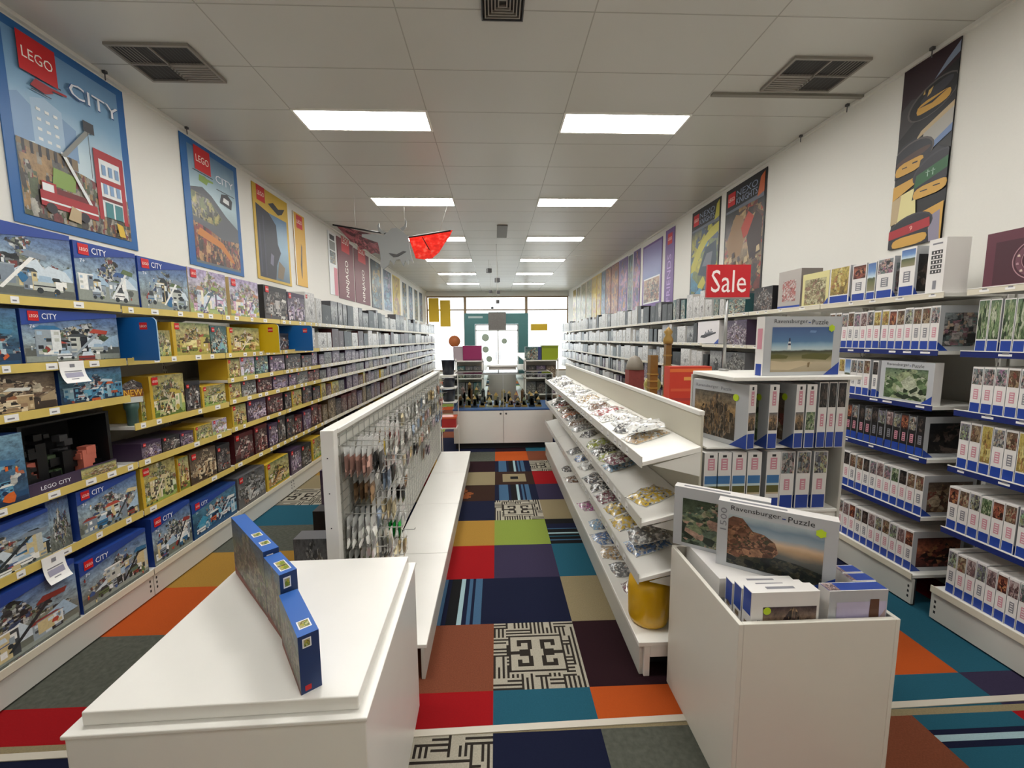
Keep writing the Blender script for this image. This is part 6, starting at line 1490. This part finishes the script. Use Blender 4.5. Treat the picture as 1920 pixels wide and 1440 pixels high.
def endspine(t_, dp, h_, pk, loc, rz, label, cover, top_pic):
    b = MB(); b.box(-t_ / 2, t_ / 2, 0, dp, 0, h_, CARD, l=SILVER, r=SILVER); y = -.0007; m = t_ * .06
    R = lambda x0, x1, z0, z1, mat: b.face([(x0, y, z0 * h_), (x1, y, z0 * h_), (x1, y, z1 * h_), (x0, y, z1 * h_)], mat)
    R(-t_ / 2 + m, t_ / 2 - m, .01, .24, PBLUE)
    if top_pic: R(-t_ / 2 + m, t_ / 2 - m, .62, .985, PZ[pk]); R(-t_ * .2, t_ * .2, .33, .52, PINKTXT)
    else: R(-t_ / 2 + m, t_ / 2 - m, .29, .57, PZ[pk]); R(-t_ * .2, t_ * .2, .68, .9, PINKTXT); R(-t_ * .12, t_ * .12, .92, .97, INK)
    for i in range(4):
        z = (.35 + .04 * i) if top_pic else (.70 + .045 * i); b.face([(-t_ * .1, y * 2, z * h_), (t_ * .1, y * 2, z * h_), (t_ * .1, y * 2, (z + .015) * h_), (-t_ * .1, y * 2, (z + .015) * h_)], CARD)
    x = -t_ / 2 - .0008
    F = lambda y0, y1, z0, z1, mat, k=1: b.face([(-t_ / 2 - .0008 * k, y0 * dp, z0 * h_), (-t_ / 2 - .0008 * k, y1 * dp, z0 * h_), (-t_ / 2 - .0008 * k, y1 * dp, z1 * h_), (-t_ / 2 - .0008 * k, y0 * dp, z1 * h_)], mat)
    F(.95, .2, .08, .83, cover or PZ[pk])
    b.text('Ravensburger', (x * 1.02, dp * .93, h_ * .87), (0, -1, 0), (0, 0, 1), h_ * .065, GINK, dp * .42); b.text('Puzzle', (x * 1.02, dp * .46, h_ * .87), (0, -1, 0), (0, 0, 1), h_ * .055, GINK, dp * .18)
    b.face([(x * 1.03, dp * .28, 0), (x * 1.03, .001, 0), (x * 1.03, .001, h_ * .24)], PBLUE)
    n = 10; b.face([(x * 1.05, dp * .2 - .019 * math.cos(2 * PI * k / n), h_ * .78 + .019 * math.sin(2 * PI * k / n)) for k in range(n)], LIME)
    # far end of the cover edge: lettering seen on the side margin
    tag(b.build('puzzle_box', loc=loc, rz=rz), label, 'puzzle box', 'puzzle boxes on the end rack')
for x0, x1, pk, rz_, lab, cov in row1:
    endspine(x1 - x0 - .002, .37 if rz_ < .2 else .385, .335 if pk != 'night' else .345, pk, ((x0 + x1) / 2, 2.035 if pk != 'night' else 2.04, 1.223), rz_, lab, cov, pk == 'night')
xs2 = [1.086, 1.166, 1.247, 1.330, 1.434, 1.512, 1.600, 1.692, 1.783]
nx = ['first', 'second', 'third', 'fourth', 'fifth', 'sixth', 'seventh', 'eighth', 'ninth']
DUNE2 = PZ['sky']
for i, x in enumerate(xs2[:-1] + [1.70]):
    if i == 8: continue
    wd = .076
    h_ = .315
    x0 = max(x, 1.095)
    if i < 5:   # lighthouse spines: label above, picture below
        b = MB(); t_ = wd; b.box(-t_ / 2, t_ / 2, 0, .36, 0, h_, CARD, l=SILVER, r=SILVER); y = -.0007
        R = lambda x0_, x1_, z0, z1, mat: b.face([(x0_, y, z0 * h_), (x1_, y, z0 * h_), (x1_, y, z1 * h_), (x0_, y, z1 * h_)], mat)
        R(-t_ * .44, t_ * .44, .02, .2, PBLUE); R(-t_ * .44, t_ * .44, .3, .42, C('pz_scrub', '5c5a2c')); R(-t_ * .44, t_ * .44, .27, .3, C('pz_sand', 'c0b092')); R(-t_ * .44, t_ * .44, .46, .60, C('pz_spine_sky', '3c70a4')); R(-t_ * .44, t_ * .44, .42, .46, C('pz_pale_band', 'b8ccd0'))
        R(-t_ * .24, t_ * .24, .7, .9, PINKTXT); R(-t_ * .14, t_ * .14, .92, .96, INK)
        for q in range(4): b.face([(-t_ * .14, y * 2, (.72 + .045 * q) * h_), (t_ * .14, y * 2, (.72 + .045 * q) * h_), (t_ * .14, y * 2, (.735 + .045 * q) * h_), (-t_ * .14, y * 2, (.735 + .045 * q) * h_)], CARD)
        tag(b.build('puzzle_box', loc=(x0 + wd / 2, 2.075, .879)), '%s blue sky spined puzzle in the lower row of the end rack' % nx[i], 'puzzle box', 'puzzle boxes on the end rack')
    else:
        endspine(wd, .36, h_, 'mix', (x0 + wd / 2, 2.075, .879), 0, '%s puzzle, dark topped with pink label, lower row of the end rack' % nx[i], None, True)

# SALE sign on a stand
t = thing('sale_sign', 'red Sale sign on a slim grey pole above the puzzle rack', 'sign', (1.375, 2.43, 0))
b = MB(); b.box(-.13, .13, -.008, .008, 2.035, 2.225, RED); b.text('Sale', (0, -.0092, 2.13), (1, 0, 0), (0, 0, 1), .13, pmat('sign_white', 'f2e6e4', .5), .21, center=True); b.build('board', t)
b = MB(); b.tube((0, 0, 1.601), (0, 0, 2.035), .009, GREY, 10); b.build('pole', t)
b = MB(); b.lathe([(.001, 1.601), (.028, 1.601), (.028, 1.612), (.001, 1.613)], GREY, 20); b.build('foot', t)
b = MB(); b.box(-.134, .134, -.011, .011, 2.027, 2.036, GREY); b.build('holder', t)

# things standing on the rear shelf of the sloping gondola
b = MB(); b.box(-.155, .155, 0, .1, 0, .40, C('box_vermilion', 'c23a28'), f=C('box_vermilion', 'c23a28')); q = -.0008
b.face([(-.155, q, .36), (.155, q, .36), (.155, q, .385), (-.155, q, .385)], C('box_orange', 'd86c34')); b.face([(-.05, q, .30), (.07, q, .30), (.07, q, .325), (-.05, q, .325)], C('box_amber', 'e09a4c'))
for z, m in ((.10, 'c8504c'), (.15, 'a83430'), (.22, 'd05838')): b.face([(-.145, q, z), (.14, q, z), (.14, q, z + .02), (-.145, q, z + .02)], C('box_' + m, m))
b.face([(-.14, q, .04), (-.0, q, .04), (-.0, q, .12), (-.14, q, .12)], art('box_figures', [(0, 'a84840'), (1, 'c05c50')], ['6c7c8c', '8c4440', 'b0a0a0', '4c3c40'], 5, 4, .9))
tag(b.build('game_box', loc=(1.415, 2.93, 1.1905)), 'bright vermilion box standing behind the end of the sloping gondola', 'game box')
GB = pmat('gold_brown', '7c5c2c', .4, noise=.2, nscale=30)
def post(x, y, h, w, label, top=False):
    b = MB(); b.box(-w / 2, w / 2, -w / 2, w / 2, 0, h * (.8 if top else 1), GB)
    for i in range(6): b.box(-w * .58, w * .58, -w * .58, w * .58, h * .12 * (i + .5), h * .12 * (i + .5) + .012, pmat('gold_brown_light', '9c7c3c', .4))
    if top: b.lathe([(.001, h * .8), (w * .8, h * .8), (w * .9, h * .85), (w * .5, h * .9), (w * .8, h * .94), (.001, h)], pmat('gold_brown_light', '9c7c3c', .4), 16)
    tag(b.build('model_tower', loc=(x, y, 1.1905)), label, 'toy tower')
post(1.275, 3.3, .47, .062, 'short square gold brown toy tower on the gondola back shelf')
post(1.395, 3.3, .70, .045, 'tall thin brown toy tower with a gilded finial', True)
b = MB(); b.box(-.075, .075, -.06, .06, 0, .30, pmat('house_brick', '7c3430', .6, noise=.3, nscale=50)); b.lathe([(.085, .30), (.085, .33), (.07, .38), (.045, .42), (.001, .44)], pmat('dome_taupe', '7c7468', .5), 20); b.box(-.025, .025, -.0615, -.06, .0, .09, DARK)
tag(b.build('toy_house', loc=(1.365, 4.0, 1.1905)), 'red brick toy house with a taupe dome roof', 'toy house')
b = MB(); b.lathe([(.001, 0), (.09, 0), (.085, .07), (.05, .1), (.03, .12), (.001, .12)], BLACK, 20)
b.lathe([(.001, .118)] + [(.075 * math.sin(PI * k / 10), .193 - .075 * math.cos(PI * k / 10)) for k in range(1, 10)] + [(.001, .268)], pmat('ball_gold', 'a8a05c', .3, metal=.4), 20)
tag(b.build('trophy_ball', loc=(1.40, 3.62, 1.1905)), 'gold ball ornament on a black base before the toy house', 'ornament')

# ================================================================== GLASS DISPLAY CASE
t = thing('display_case', 'white two door cabinet with a glass display case on top, mid aisle', 'display case', (.105, 6.62, 0)); o = t.location.copy()
x0, x1, y0, y1 = -.71, .92, 6.62, 7.5
b = MB(); b.box(x0 + .03, x1 - .03, y0 + .04, y1, 0, .09, DARK); gb(b, 'plinth')
b = MB(); b.box(x0, x1, y0 + .02, y1, .09, .64, WHITE); gb(b, 'body')
for xa, xb_ in ((x0, .102), (.108, x1)):
    b = MB(); b.box(xa + .002, xb_ - .002, y0, y0 + .019, .095, .635, WHITE); b.v = [(v[0] - o.x, v[1] - o.y, v[2] - o.z) for v in b.v]; dr = b.build('door', t, bevel=.002)
    hx = .06 if xa < 0 else .15
    b = MB(); b.lathe([(.001, 0), (.016, 0), (.016, .006), (.001, .008)], DARKGREY, 14); k_ = b.build('lock', dr, loc=(hx - o.x, y0 - .0005 - o.y, .585 - o.z), rot=(PI / 2, 0, 0))
b = MB(); b.box(x0 - .008, x1 + .008, y0 - .008, y1, .64, .668, pmat('case_blue_trim', '3c5f98', .35)); gb(b, 'blue_trim')
FRM = pmat('case_frame', 'b9bcbc', .3, metal=.5)
b = MB()
for x in (x0 + .006, x1 - .018):
    for y in (y0 + .004, y1 - .016): b.box(x, x + .012, y, y + .012, .668, 1.235, FRM)
b.box(.099, .111, y0 + .004, y0 + .016, .668, 1.235, FRM)
for z in (1.223,):
    b.box(x0, x1, y0 + .002, y0 + .014, z, z + .012, FRM); b.box(x0, x1, y1 - .014, y1 - .002, z, z + .012, FRM); b.box(x0, x0 + .012, y0, y1, z, z + .012, FRM); b.box(x1 - .012, x1, y0, y1, z, z + .012, FRM)
gb(b, 'case_frame', bev=0)
b = MB(); b.box(x0 + .02, x1 - .02, y0 + .007, y0 + .012, .67, 1.222, GLASS); gb(b, 'front_glass', bev=0)
b = MB(); b.box(x0 + .02, x1 - .02, y0 + .02, y1 - .02, 1.236, 1.241, GLASS); gb(b, 'top_glass', bev=0)
for x in (x0 + .004, x1 - .01):
    b = MB(); b.box(x, x + .005, y0 + .02, y1 - .02, .67, 1.222, GLASS); gb(b, 'side_glass', bev=0)
r = random.Random(3)
MC = [('brown', '6c4c30'), ('dark grey', '3c3c3c'), ('tan', '9c8454'), ('olive', '5c5c3c'), ('cream', 'c8bc98'), ('dusky pink', '8c6c68'), ('black', '202022'), ('sandstone', 'a8905c')]
place_ = ['first', 'second', 'third', 'fourth', 'fifth', 'sixth', 'seventh', 'eighth', 'ninth', 'tenth', 'eleventh', 'twelfth']
for i in range(12):
    for rowi, yy in enumerate((6.82, 7.2)):
        x = -.60 + .118 * i + r.uniform(-.01, .01)
        b = MB(); cn, ch = MC[(i * 3 + rowi * 5) % 8]; m1 = pmat('model_' + cn.replace(' ', '_'), ch, .4, noise=.3, nscale=60); m2 = pmat('model_trim_tan', 'a8803c', .4)
        hh = r.uniform(.14, .34) * (1 if rowi else .62); w2 = .05
        b.box(-w2, w2, -.06, .06, 0, .03, m2 if i % 2 else m1)
        k = 0
        while k < 5:
            xa = r.uniform(-.04, .02); ww = r.uniform(.02, .045); hk = hh * r.uniform(.4, 1)
            b.box(xa, min(xa + ww, w2), -.045, r.uniform(.0, .05), .03, hk, m1 if k % 2 else pmat('model_grey', '6c6a66', .4)); k += 1
        b.shared([(-.03, -.03, hh), (.03, -.03, hh), (.03, .03, hh), (-.03, .03, hh), (0, 0, hh + .05)], [(0, 1, 4), (1, 2, 4), (2, 3, 4), (3, 0, 4), (3, 2, 1, 0)], m2 if i % 3 else m1, False); b.box(-.03, .03, -.03, .03, .03, hh, m1)
        tag(b.build('model_building', loc=(x, yy, .6685)), '%s toy building, %s from the toy wall side, %s row in the glass case' % (cn, place_[i], 'front' if not rowi else 'back'), 'model building', 'toy buildings in the glass case')

# ================================================================== FAR AISLE: gondolas, counter
def far_gondola(x0, x1, y0, y1, label, spec, boxlab):
    t = thing('far_gondola', label, 'gondola', ((x0 + x1) / 2, y0, 0)); o2 = t.location.copy()
    def g2(b, nm): b.v = [(v[0] - o2.x, v[1] - o2.y, v[2] - o2.z) for v in b.v]; return b.build(nm, t)
    b = MB(); b.box(x0, x1, y0 + .35, y0 + .37, 0, 1.36, WPANEL); g2(b, 'end_panel')
    for x in (x0, x1 - .025):
        b = MB(); b.box(x, x + .025, y0, y0 + .03, 0, 1.4, WHITE); g2(b, 'upright')
    xm = (x0 + x1) / 2
    b = MB(); b.box(xm - .03, xm + .03, y0 + .37, y1, .2, 1.36, WPANEL); g2(b, 'centre_panel')
    zs = (.30, .66, 1.0, 1.36)
    for z in zs:
        b = MB(); b.box(x0, x1, y0, y1, z - .022, z, WHITE); g2(b, 'shelf')
    r = random.Random(int(x0 * 10)); c = 0
    for z in zs[:-1]:
        n = 3
        for i in range(n):
            xa = x0 + .04 + (x1 - x0 - .08) * i / n; wd = (x1 - x0 - .08) / n - .015
            th = r.choice(spec)
            toy_box(wd, .2, .24, th, (xa + wd / 2, y0 + .05, z + .001), 0, key=(boxlab, {.30: 'lowest shelf', .66: 'middle shelf', 1.0: 'upper shelf'}[z]), pos=i, logo=False, detail=False)
far_gondola(-.84, -.27, 8.4, 13.0, 'white shelved gondola beyond the glass case, toy wall side', ['teal', 'grey', 'purple', 'dark'], 'far gondola on the toy side')
far_gondola(.58, 1.28, 8.4, 13.0, 'white shelved gondola beyond the glass case, puzzle wall side', ['purple', 'dark', 'brown', 'grey'], 'far gondola on the puzzle side')
b = MB(); b.box(-.22, .16, 0, .3, 0, .3, pmat('magenta_box', '8c2258', .4), t=pmat('magenta_dark', '6c1c46', .5)); b.box(-.42, -.225, .02, .28, 0, .29, pmat('case_lilac', 'a89aa0', .5)); b.face([(-.22, -.001, .0), (.16, -.001, .0), (.16, -.001, .03), (-.22, -.001, .03)], pmat('magenta_dark', '6c1c46', .5))
tag(b.build('storage_box', loc=(-.46, 8.45, 1.361)), 'magenta storage box on the gondola beyond the glass case', 'storage box')
b = MB(); b.box(-.16, .18, 0, .3, 0, .28, pmat('lime_box', '8a9c16', .4)); b.face([(-.16, -.001, .24), (.18, -.001, .24), (.18, -.001, .26), (-.16, -.001, .26)], pmat('lime_dark', '6c7c10', .4)); b.box(-.17, .19, -.01, .31, .28, .295, pmat('lime_dark', '6c7c10', .4))
tag(b.build('storage_box', loc=(1.1, 8.45, 1.361)), 'lime green storage box on the far gondola, puzzle side', 'storage box')
b = MB(); b.box(-.16, .17, 0, .25, 0, .27, pmat('slate_box', '5c6c6c', .5), f=AT['teal']); b.box(.1, .17, -.002, 0, 0, .27, pmat('case_navy', '2c3468', .5))
tag(b.build('game_box', loc=(.76, 8.45, 1.361)), 'slate blue box beside the lime green one on the far gondola', 'game box')
t = thing('service_counter', 'pale grey counter far down the aisle before the door', 'counter', (.17, 11.5, 0))
b = MB(); b.box(-.38, .38, 0, .6, 0, 1.02, pmat('counter_grey', 'bdbab4', .5)); b.build('body', t)
b = MB(); b.box(-.42, .42, -.03, .63, 1.02, 1.06, WHITE); b.build('worktop', t)
b = MB(); b.box(-.003, .003, -.002, 0, .05, 1.0, GREY); b.build('joint_strip', t)
# dark waste bins beside the case and red tub
for i, (z, hh) in enumerate(((.852, .17), (1.072, .13), (1.262, .22))):
    b = MB(); b.lathe([(.001, 0), (.085, 0), (.1, hh * .92), (.107, hh * .95), (.107, hh), (.001, hh + .004)], pmat('tub_navy', '1c2433', .35), 24)
    tag(b.build('navy_tub', loc=(-.74, 6.34, z)), ('lowest of the navy tubs on the white stand by the glass case', 'middle navy tub on the white stand by the glass case', 'topmost navy tub on the white stand by the glass case')[i], 'tub', 'navy tubs on the white stand')
t = thing('tub_stand', 'slim white tiered stand of navy tubs beside the glass case', 'stand', (-.74, 6.34, 0))
for z in (.43, .832, 1.052, 1.242):
    b = MB(); b.box(-.125, .125, -.12, .12, z, z + .018, WHITE); b.build('tier', t)
for x in (-.135, .126):
    b = MB(); b.box(x, x + .009, .09, .12, 0, 1.26, WHITE); b.build('post', t)
b = MB(); b.box(-.11, .11, -.1, .1, 0, .14, pmat('tub_red', 'a81c1c', .3)); b.box(-.118, .118, -.108, .108, .14, .165, pmat('tub_orange', 'd0582c', .3)); tag(b.build('red_tub', loc=(-.74, 6.34, .4485)), 'small red and orange tub under the navy ones by the case', 'tub')

# ================================================================== HANGING THINGS
t = thing('hanging_creature', 'hanging cut-out flying creature with pale grey body and red wings', 'hanging display', (-1.45, 6.3, 3.1))
def cut(nm, pts, mat, th, loc=(0, 0, 0), rz=0, extra=None, label=None):
    b = MB(); n = len(pts)
    b.face([(x, 0, z) for x, z in pts], mat); b.face([(x, th, z) for x, z in reversed(pts)], mat)
    for i in range(n):
        (xa, za), (xb_, zb) = pts[i], pts[(i + 1) % n]
        b.face([(xa, 0, za), (xa, th, za), (xb_, th, zb), (xb_, 0, zb)][::-1], mat)
    if extra: extra(b)
    o_ = b.build(nm, t, loc=loc, rz=rz)
    if label: o_['label'] = label
    return o_
BODY = pmat('board_grey', '9c9f9f', .6); WR = art('wing_dark_red', [(0, '8c2430'), (1, '6c1c28')], ['a02c38', '5c1824', 'b04850', '78202c'], 9, 7, .9)
WB = bpy.data.materials.new('wing_bright_red'); WB.use_nodes = True  # backlit look: this wing's red is brightened in the colour as well
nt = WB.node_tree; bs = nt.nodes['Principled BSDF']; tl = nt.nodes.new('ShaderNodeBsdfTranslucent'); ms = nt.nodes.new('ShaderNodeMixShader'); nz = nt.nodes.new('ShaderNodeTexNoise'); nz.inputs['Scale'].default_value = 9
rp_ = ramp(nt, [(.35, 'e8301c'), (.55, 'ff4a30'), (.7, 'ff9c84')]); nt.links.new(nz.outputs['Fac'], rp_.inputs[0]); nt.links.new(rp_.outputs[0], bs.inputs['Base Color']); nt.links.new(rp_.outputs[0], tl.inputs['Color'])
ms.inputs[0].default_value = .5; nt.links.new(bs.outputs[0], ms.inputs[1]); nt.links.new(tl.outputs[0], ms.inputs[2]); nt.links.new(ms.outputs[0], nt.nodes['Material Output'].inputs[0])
cut('body', [(-.30, .24), (-.2, .22), (-.12, .27), (-.06, .33), (.02, .33), (.08, .29), (.17, .22), (.19, .05), (.2, -.05), (.24, -.17), (.17, -.12), (.16, -.2), (.12, -.13), (.09, -.22), (.04, -.12), (-.02, -.13), (-.05, -.2), (-.1, -.13), (-.13, -.2), (-.2, -.26), (-.25, -.22), (-.24, -.1), (-.25, .0), (-.27, .12), (-.5, .2), (-.75, .235), (-.76, .25), (-.5, .24)], BODY, .03, label='pale grey cut-out body')
def bar(b): b.tube((-.9, -.004, .36), (-.0, -.004, .23), .012, BLACK, 6)
cut('wing', [(-.86, .36), (-.6, .3), (-.26, .22), (-.24, .06), (-.24, -.05), (-.32, -.02), (-.38, -.04), (-.45, .03), (-.53, .02), (-.58, .1), (-.66, .13)], WR, .008, loc=(0, .04, 0), rz=.08, extra=bar, label='dark red wing')
def bar2(b): b.tube((.16, -.006, .20), (.80, -.006, .29), .012, BLACK, 6); b.tube((.38, -.006, .2), (.48, -.006, .02), .007, BLACK, 6)
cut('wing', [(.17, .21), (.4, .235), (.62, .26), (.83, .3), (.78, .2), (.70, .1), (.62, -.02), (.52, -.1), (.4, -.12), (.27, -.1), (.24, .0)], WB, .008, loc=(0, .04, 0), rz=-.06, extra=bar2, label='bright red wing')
cut('horn', [(.1, .28), (.15, .34), (.16, .42), (.13, .47), (.14, .41), (.12, .36), (.06, .32)], BODY, .02); cut('horn', [(-.2, .24), (-.26, .29), (-.27, .36), (-.24, .4), (-.24, .34), (-.2, .29), (-.14, .27)], BODY, .02)
cut('jaw', [(-.12, -.03), (.0, -.05), (.1, .0), (.14, -.01), (.02, -.08), (-.05, -.09)], DARKGREY, .01, loc=(0, -.012, 0))
b = MB(); b.tube((.12, .02, .3), (.13, .02, .788), .003, pmat('hang_cord', 'b8b6ae', .5), 5); b.tube((.62, .045, .26), (.80, .04, .788), .003, MATS['hang_cord'], 5); b.tube((-.6, .045, .3), (-.6, .04, .788), .003, MATS['hang_cord'], 5)
b.build('cord', t)
t = thing('hanging_placard', 'square mottled grey panel hanging in the middle aisle before the door', 'hanging display', (.03, 9.4, 2.2))
b = MB(); b.box(-.2, .2, -.02, .02, -.2, .2, pmat('panel_mottle', '6c6a66', .6, noise=.35, nscale=40)); b.build('board', t)
b = MB(); b.tube((0, 0, .2), (0, 0, 1.688), .004, MATS['hang_cord'], 5); b.build('cord', t)
r = random.Random(9)
for i, (u, z, s_) in enumerate(((-.17, 3.6, .11), (.05, 3.38, .11), (.07, 3.08, .09), (-.14, 3.12, .07), (.06, 2.86, .1), (-.1, 2.7, .06))):
    t = thing('hanging_cube', '%s little dark cube from the top hanging in the middle aisle' % ordn[i], 'hanging cube', (u, 11.2 + i * .2, z), r.uniform(0, 1), group='little dark cubes hanging over the middle aisle')
    b = MB(); b.box(-s_ / 2, s_ / 2, -s_ / 2, s_ / 2, -s_ / 2, s_ / 2, DARKGREY); b.build('cube', t)
    b = MB(); b.tube((0, 0, s_ / 2), (0, 0, ZC - z - .005), .003, MATS['hang_cord'], 4); b.build('cord', t)

# ================================================================== CAMERA + WORLD
F_PX, YAW, PIT, ROLL = 769.9, 0.03777, 0.11021, -0.00728
cam = bpy.data.cameras.new('camera'); co = bpy.data.objects.new('camera', cam); COL.objects.link(co)
cam.sensor_fit = 'HORIZONTAL'; cam.sensor_width = 36.0; cam.lens = F_PX / 1920 * 36.0; cam.clip_start = .02
cy, sy, cp, sp = math.cos(YAW), math.sin(YAW), math.cos(PIT), math.sin(PIT)
fwd = Vector((sy * cp, cy * cp, -sp)); right = Vector((cy, -sy, 0)); up = right.cross(fwd)
r2 = right * math.cos(ROLL) + up * math.sin(ROLL); u2 = -right * math.sin(ROLL) + up * math.cos(ROLL)
co.matrix_world = Matrix(((r2.x, u2.x, -fwd.x, 0), (r2.y, u2.y, -fwd.y, 0), (r2.z, u2.z, -fwd.z, CAMZ), (0, 0, 0, 1)))
SC.camera = co
wd = bpy.data.worlds.new('sky'); wd.use_nodes = True; SC.world = wd
wd.node_tree.nodes['Background'].inputs[0].default_value = (.93, .97, 1.0, 1)
wd.node_tree.nodes['Background'].inputs[1].default_value = 4.0
SC.view_settings.view_transform = 'Standard'; SC.view_settings.look = 'None'; SC.view_settings.gamma = 1.0
SC.view_settings.use_curve_mapping = False
SC.view_settings.exposure = 0.0
SC.cycles.use_denoising = True
SC.cycles.max_bounces = 8

# ================================================================== drop what the view shows nothing of, then say which one each is
bpy.context.view_layer.update()
dg = bpy.context.evaluated_depsgraph_get()
origin = Vector((0, 0, CAMZ))
def seen(o_):
    own = {o_.name} | {c.name for c in o_.children}
    bb = [Vector(c) for c in o_.bound_box]; lo = Vector((min(v[i] for v in bb) for i in range(3))); hi = Vector((max(v[i] for v in bb) for i in range(3)))
    M = o_.matrix_world; n = 5; hits = 0
    for ax in range(3):
        for side in (lo, hi):
            for i in range(n):
                for j in range(n):
                    p = Vector((0, 0, 0)); a1, a2 = (ax + 1) % 3, (ax + 2) % 3
                    p[ax] = side[ax]; p[a1] = lo[a1] + (hi[a1] - lo[a1]) * (i + .5) / n; p[a2] = lo[a2] + (hi[a2] - lo[a2]) * (j + .5) / n
                    q = M @ p; d = q - origin; z = d.dot(fwd)
                    if z < .05 or abs(d.dot(r2) / z * F_PX) > 955 or abs(d.dot(u2) / z * F_PX) > 715: continue
                    dn = d.normalized(); st = origin.copy()
                    for _ in range(4):
                        ok, loc, nor, idx, ob, mat = SC.ray_cast(dg, st, dn)
                        if ok and ob.name.split('.')[0] in ('front_glass', 'top_glass', 'side_glass', 'window_pane', 'door_pane'):
                            st = loc + dn * .003; continue
                        break
                    if ok and ob.name in own:
                        hits += 1
                        if hits >= 2: return True
    return False
groups = {}; gone = []
for rec in CULL:
    (groups.setdefault(rec[1], []).append(rec) if seen(rec[0]) else gone.append(rec[0]))
groups.pop(None, None)
goneset = set(o_.name for o_ in gone)
rowy = {}
for rec in PK: rowy.setdefault(rec[1], set()).add(rec[2])
rowy = {k: sorted(v) for k, v in rowy.items()}
for o_, j, y, q, n_on, cname in PK:
    if o_.name in goneset: continue
    where = 'only pack' if n_on == 1 else ('frontmost' if q == n_on - 1 else 'rearmost' if q == 0 else 'second from front' if q == n_on - 2 else 'third from front')
    k = rowy[j].index(y)
    nm = ordn[k] if k < 20 else ('twenty-' + ordn[k - 20] if k < 29 else 'thirtieth' if k == 29 else 'thirty-' + ordn[k - 30] if k < 39 else 'fortieth')
    o_['label'] = '%s hanging pack, %s on the %s peg of the %s row' % (cname, where, nm, rown[j])
for (place, sub), recs in groups.items():
    recs.sort(key=lambda q: q[2])
    for i, (o_, key, pos_, desc) in enumerate(recs):
        if place.startswith('far gondola'):
            o_['label'] = '%s, %s from the left, %s, %s' % (desc, ordn[i], sub, place) if False else '%s, %s along the %s, %s' % (desc, ordn[i], sub, place)
        elif len(recs) == 1:
            o_['label'] = '%s alone on the %s of the %s' % (desc, sub, place)
        else:
            k = ordn[i] if i < len(ordn) else ordn[i // 20 - 1 if i // 20 else 0]
            nm = ordn[i] if i < 20 else {2: 'twenty', 3: 'thirty', 4: 'forty', 5: 'fifty', 6: 'sixty', 7: 'seventy', 8: 'eighty', 9: 'ninety'}[(i + 1) // 10] + ('-' + ordn[(i + 1) % 10 - 1] if (i + 1) % 10 else 'th') if i < 99 else str(i + 1) + 'th'
            o_['label'] = '%s, %s from near end, %s, %s' % (desc, nm, sub, place)
for o_ in gone:
    for c in list(o_.children): bpy.data.objects.remove(c)
    bpy.data.objects.remove(o_)
print('KEPT', len(CULL) - len(gone), 'GONE', len(gone), 'OBJECTS', len(bpy.data.objects))
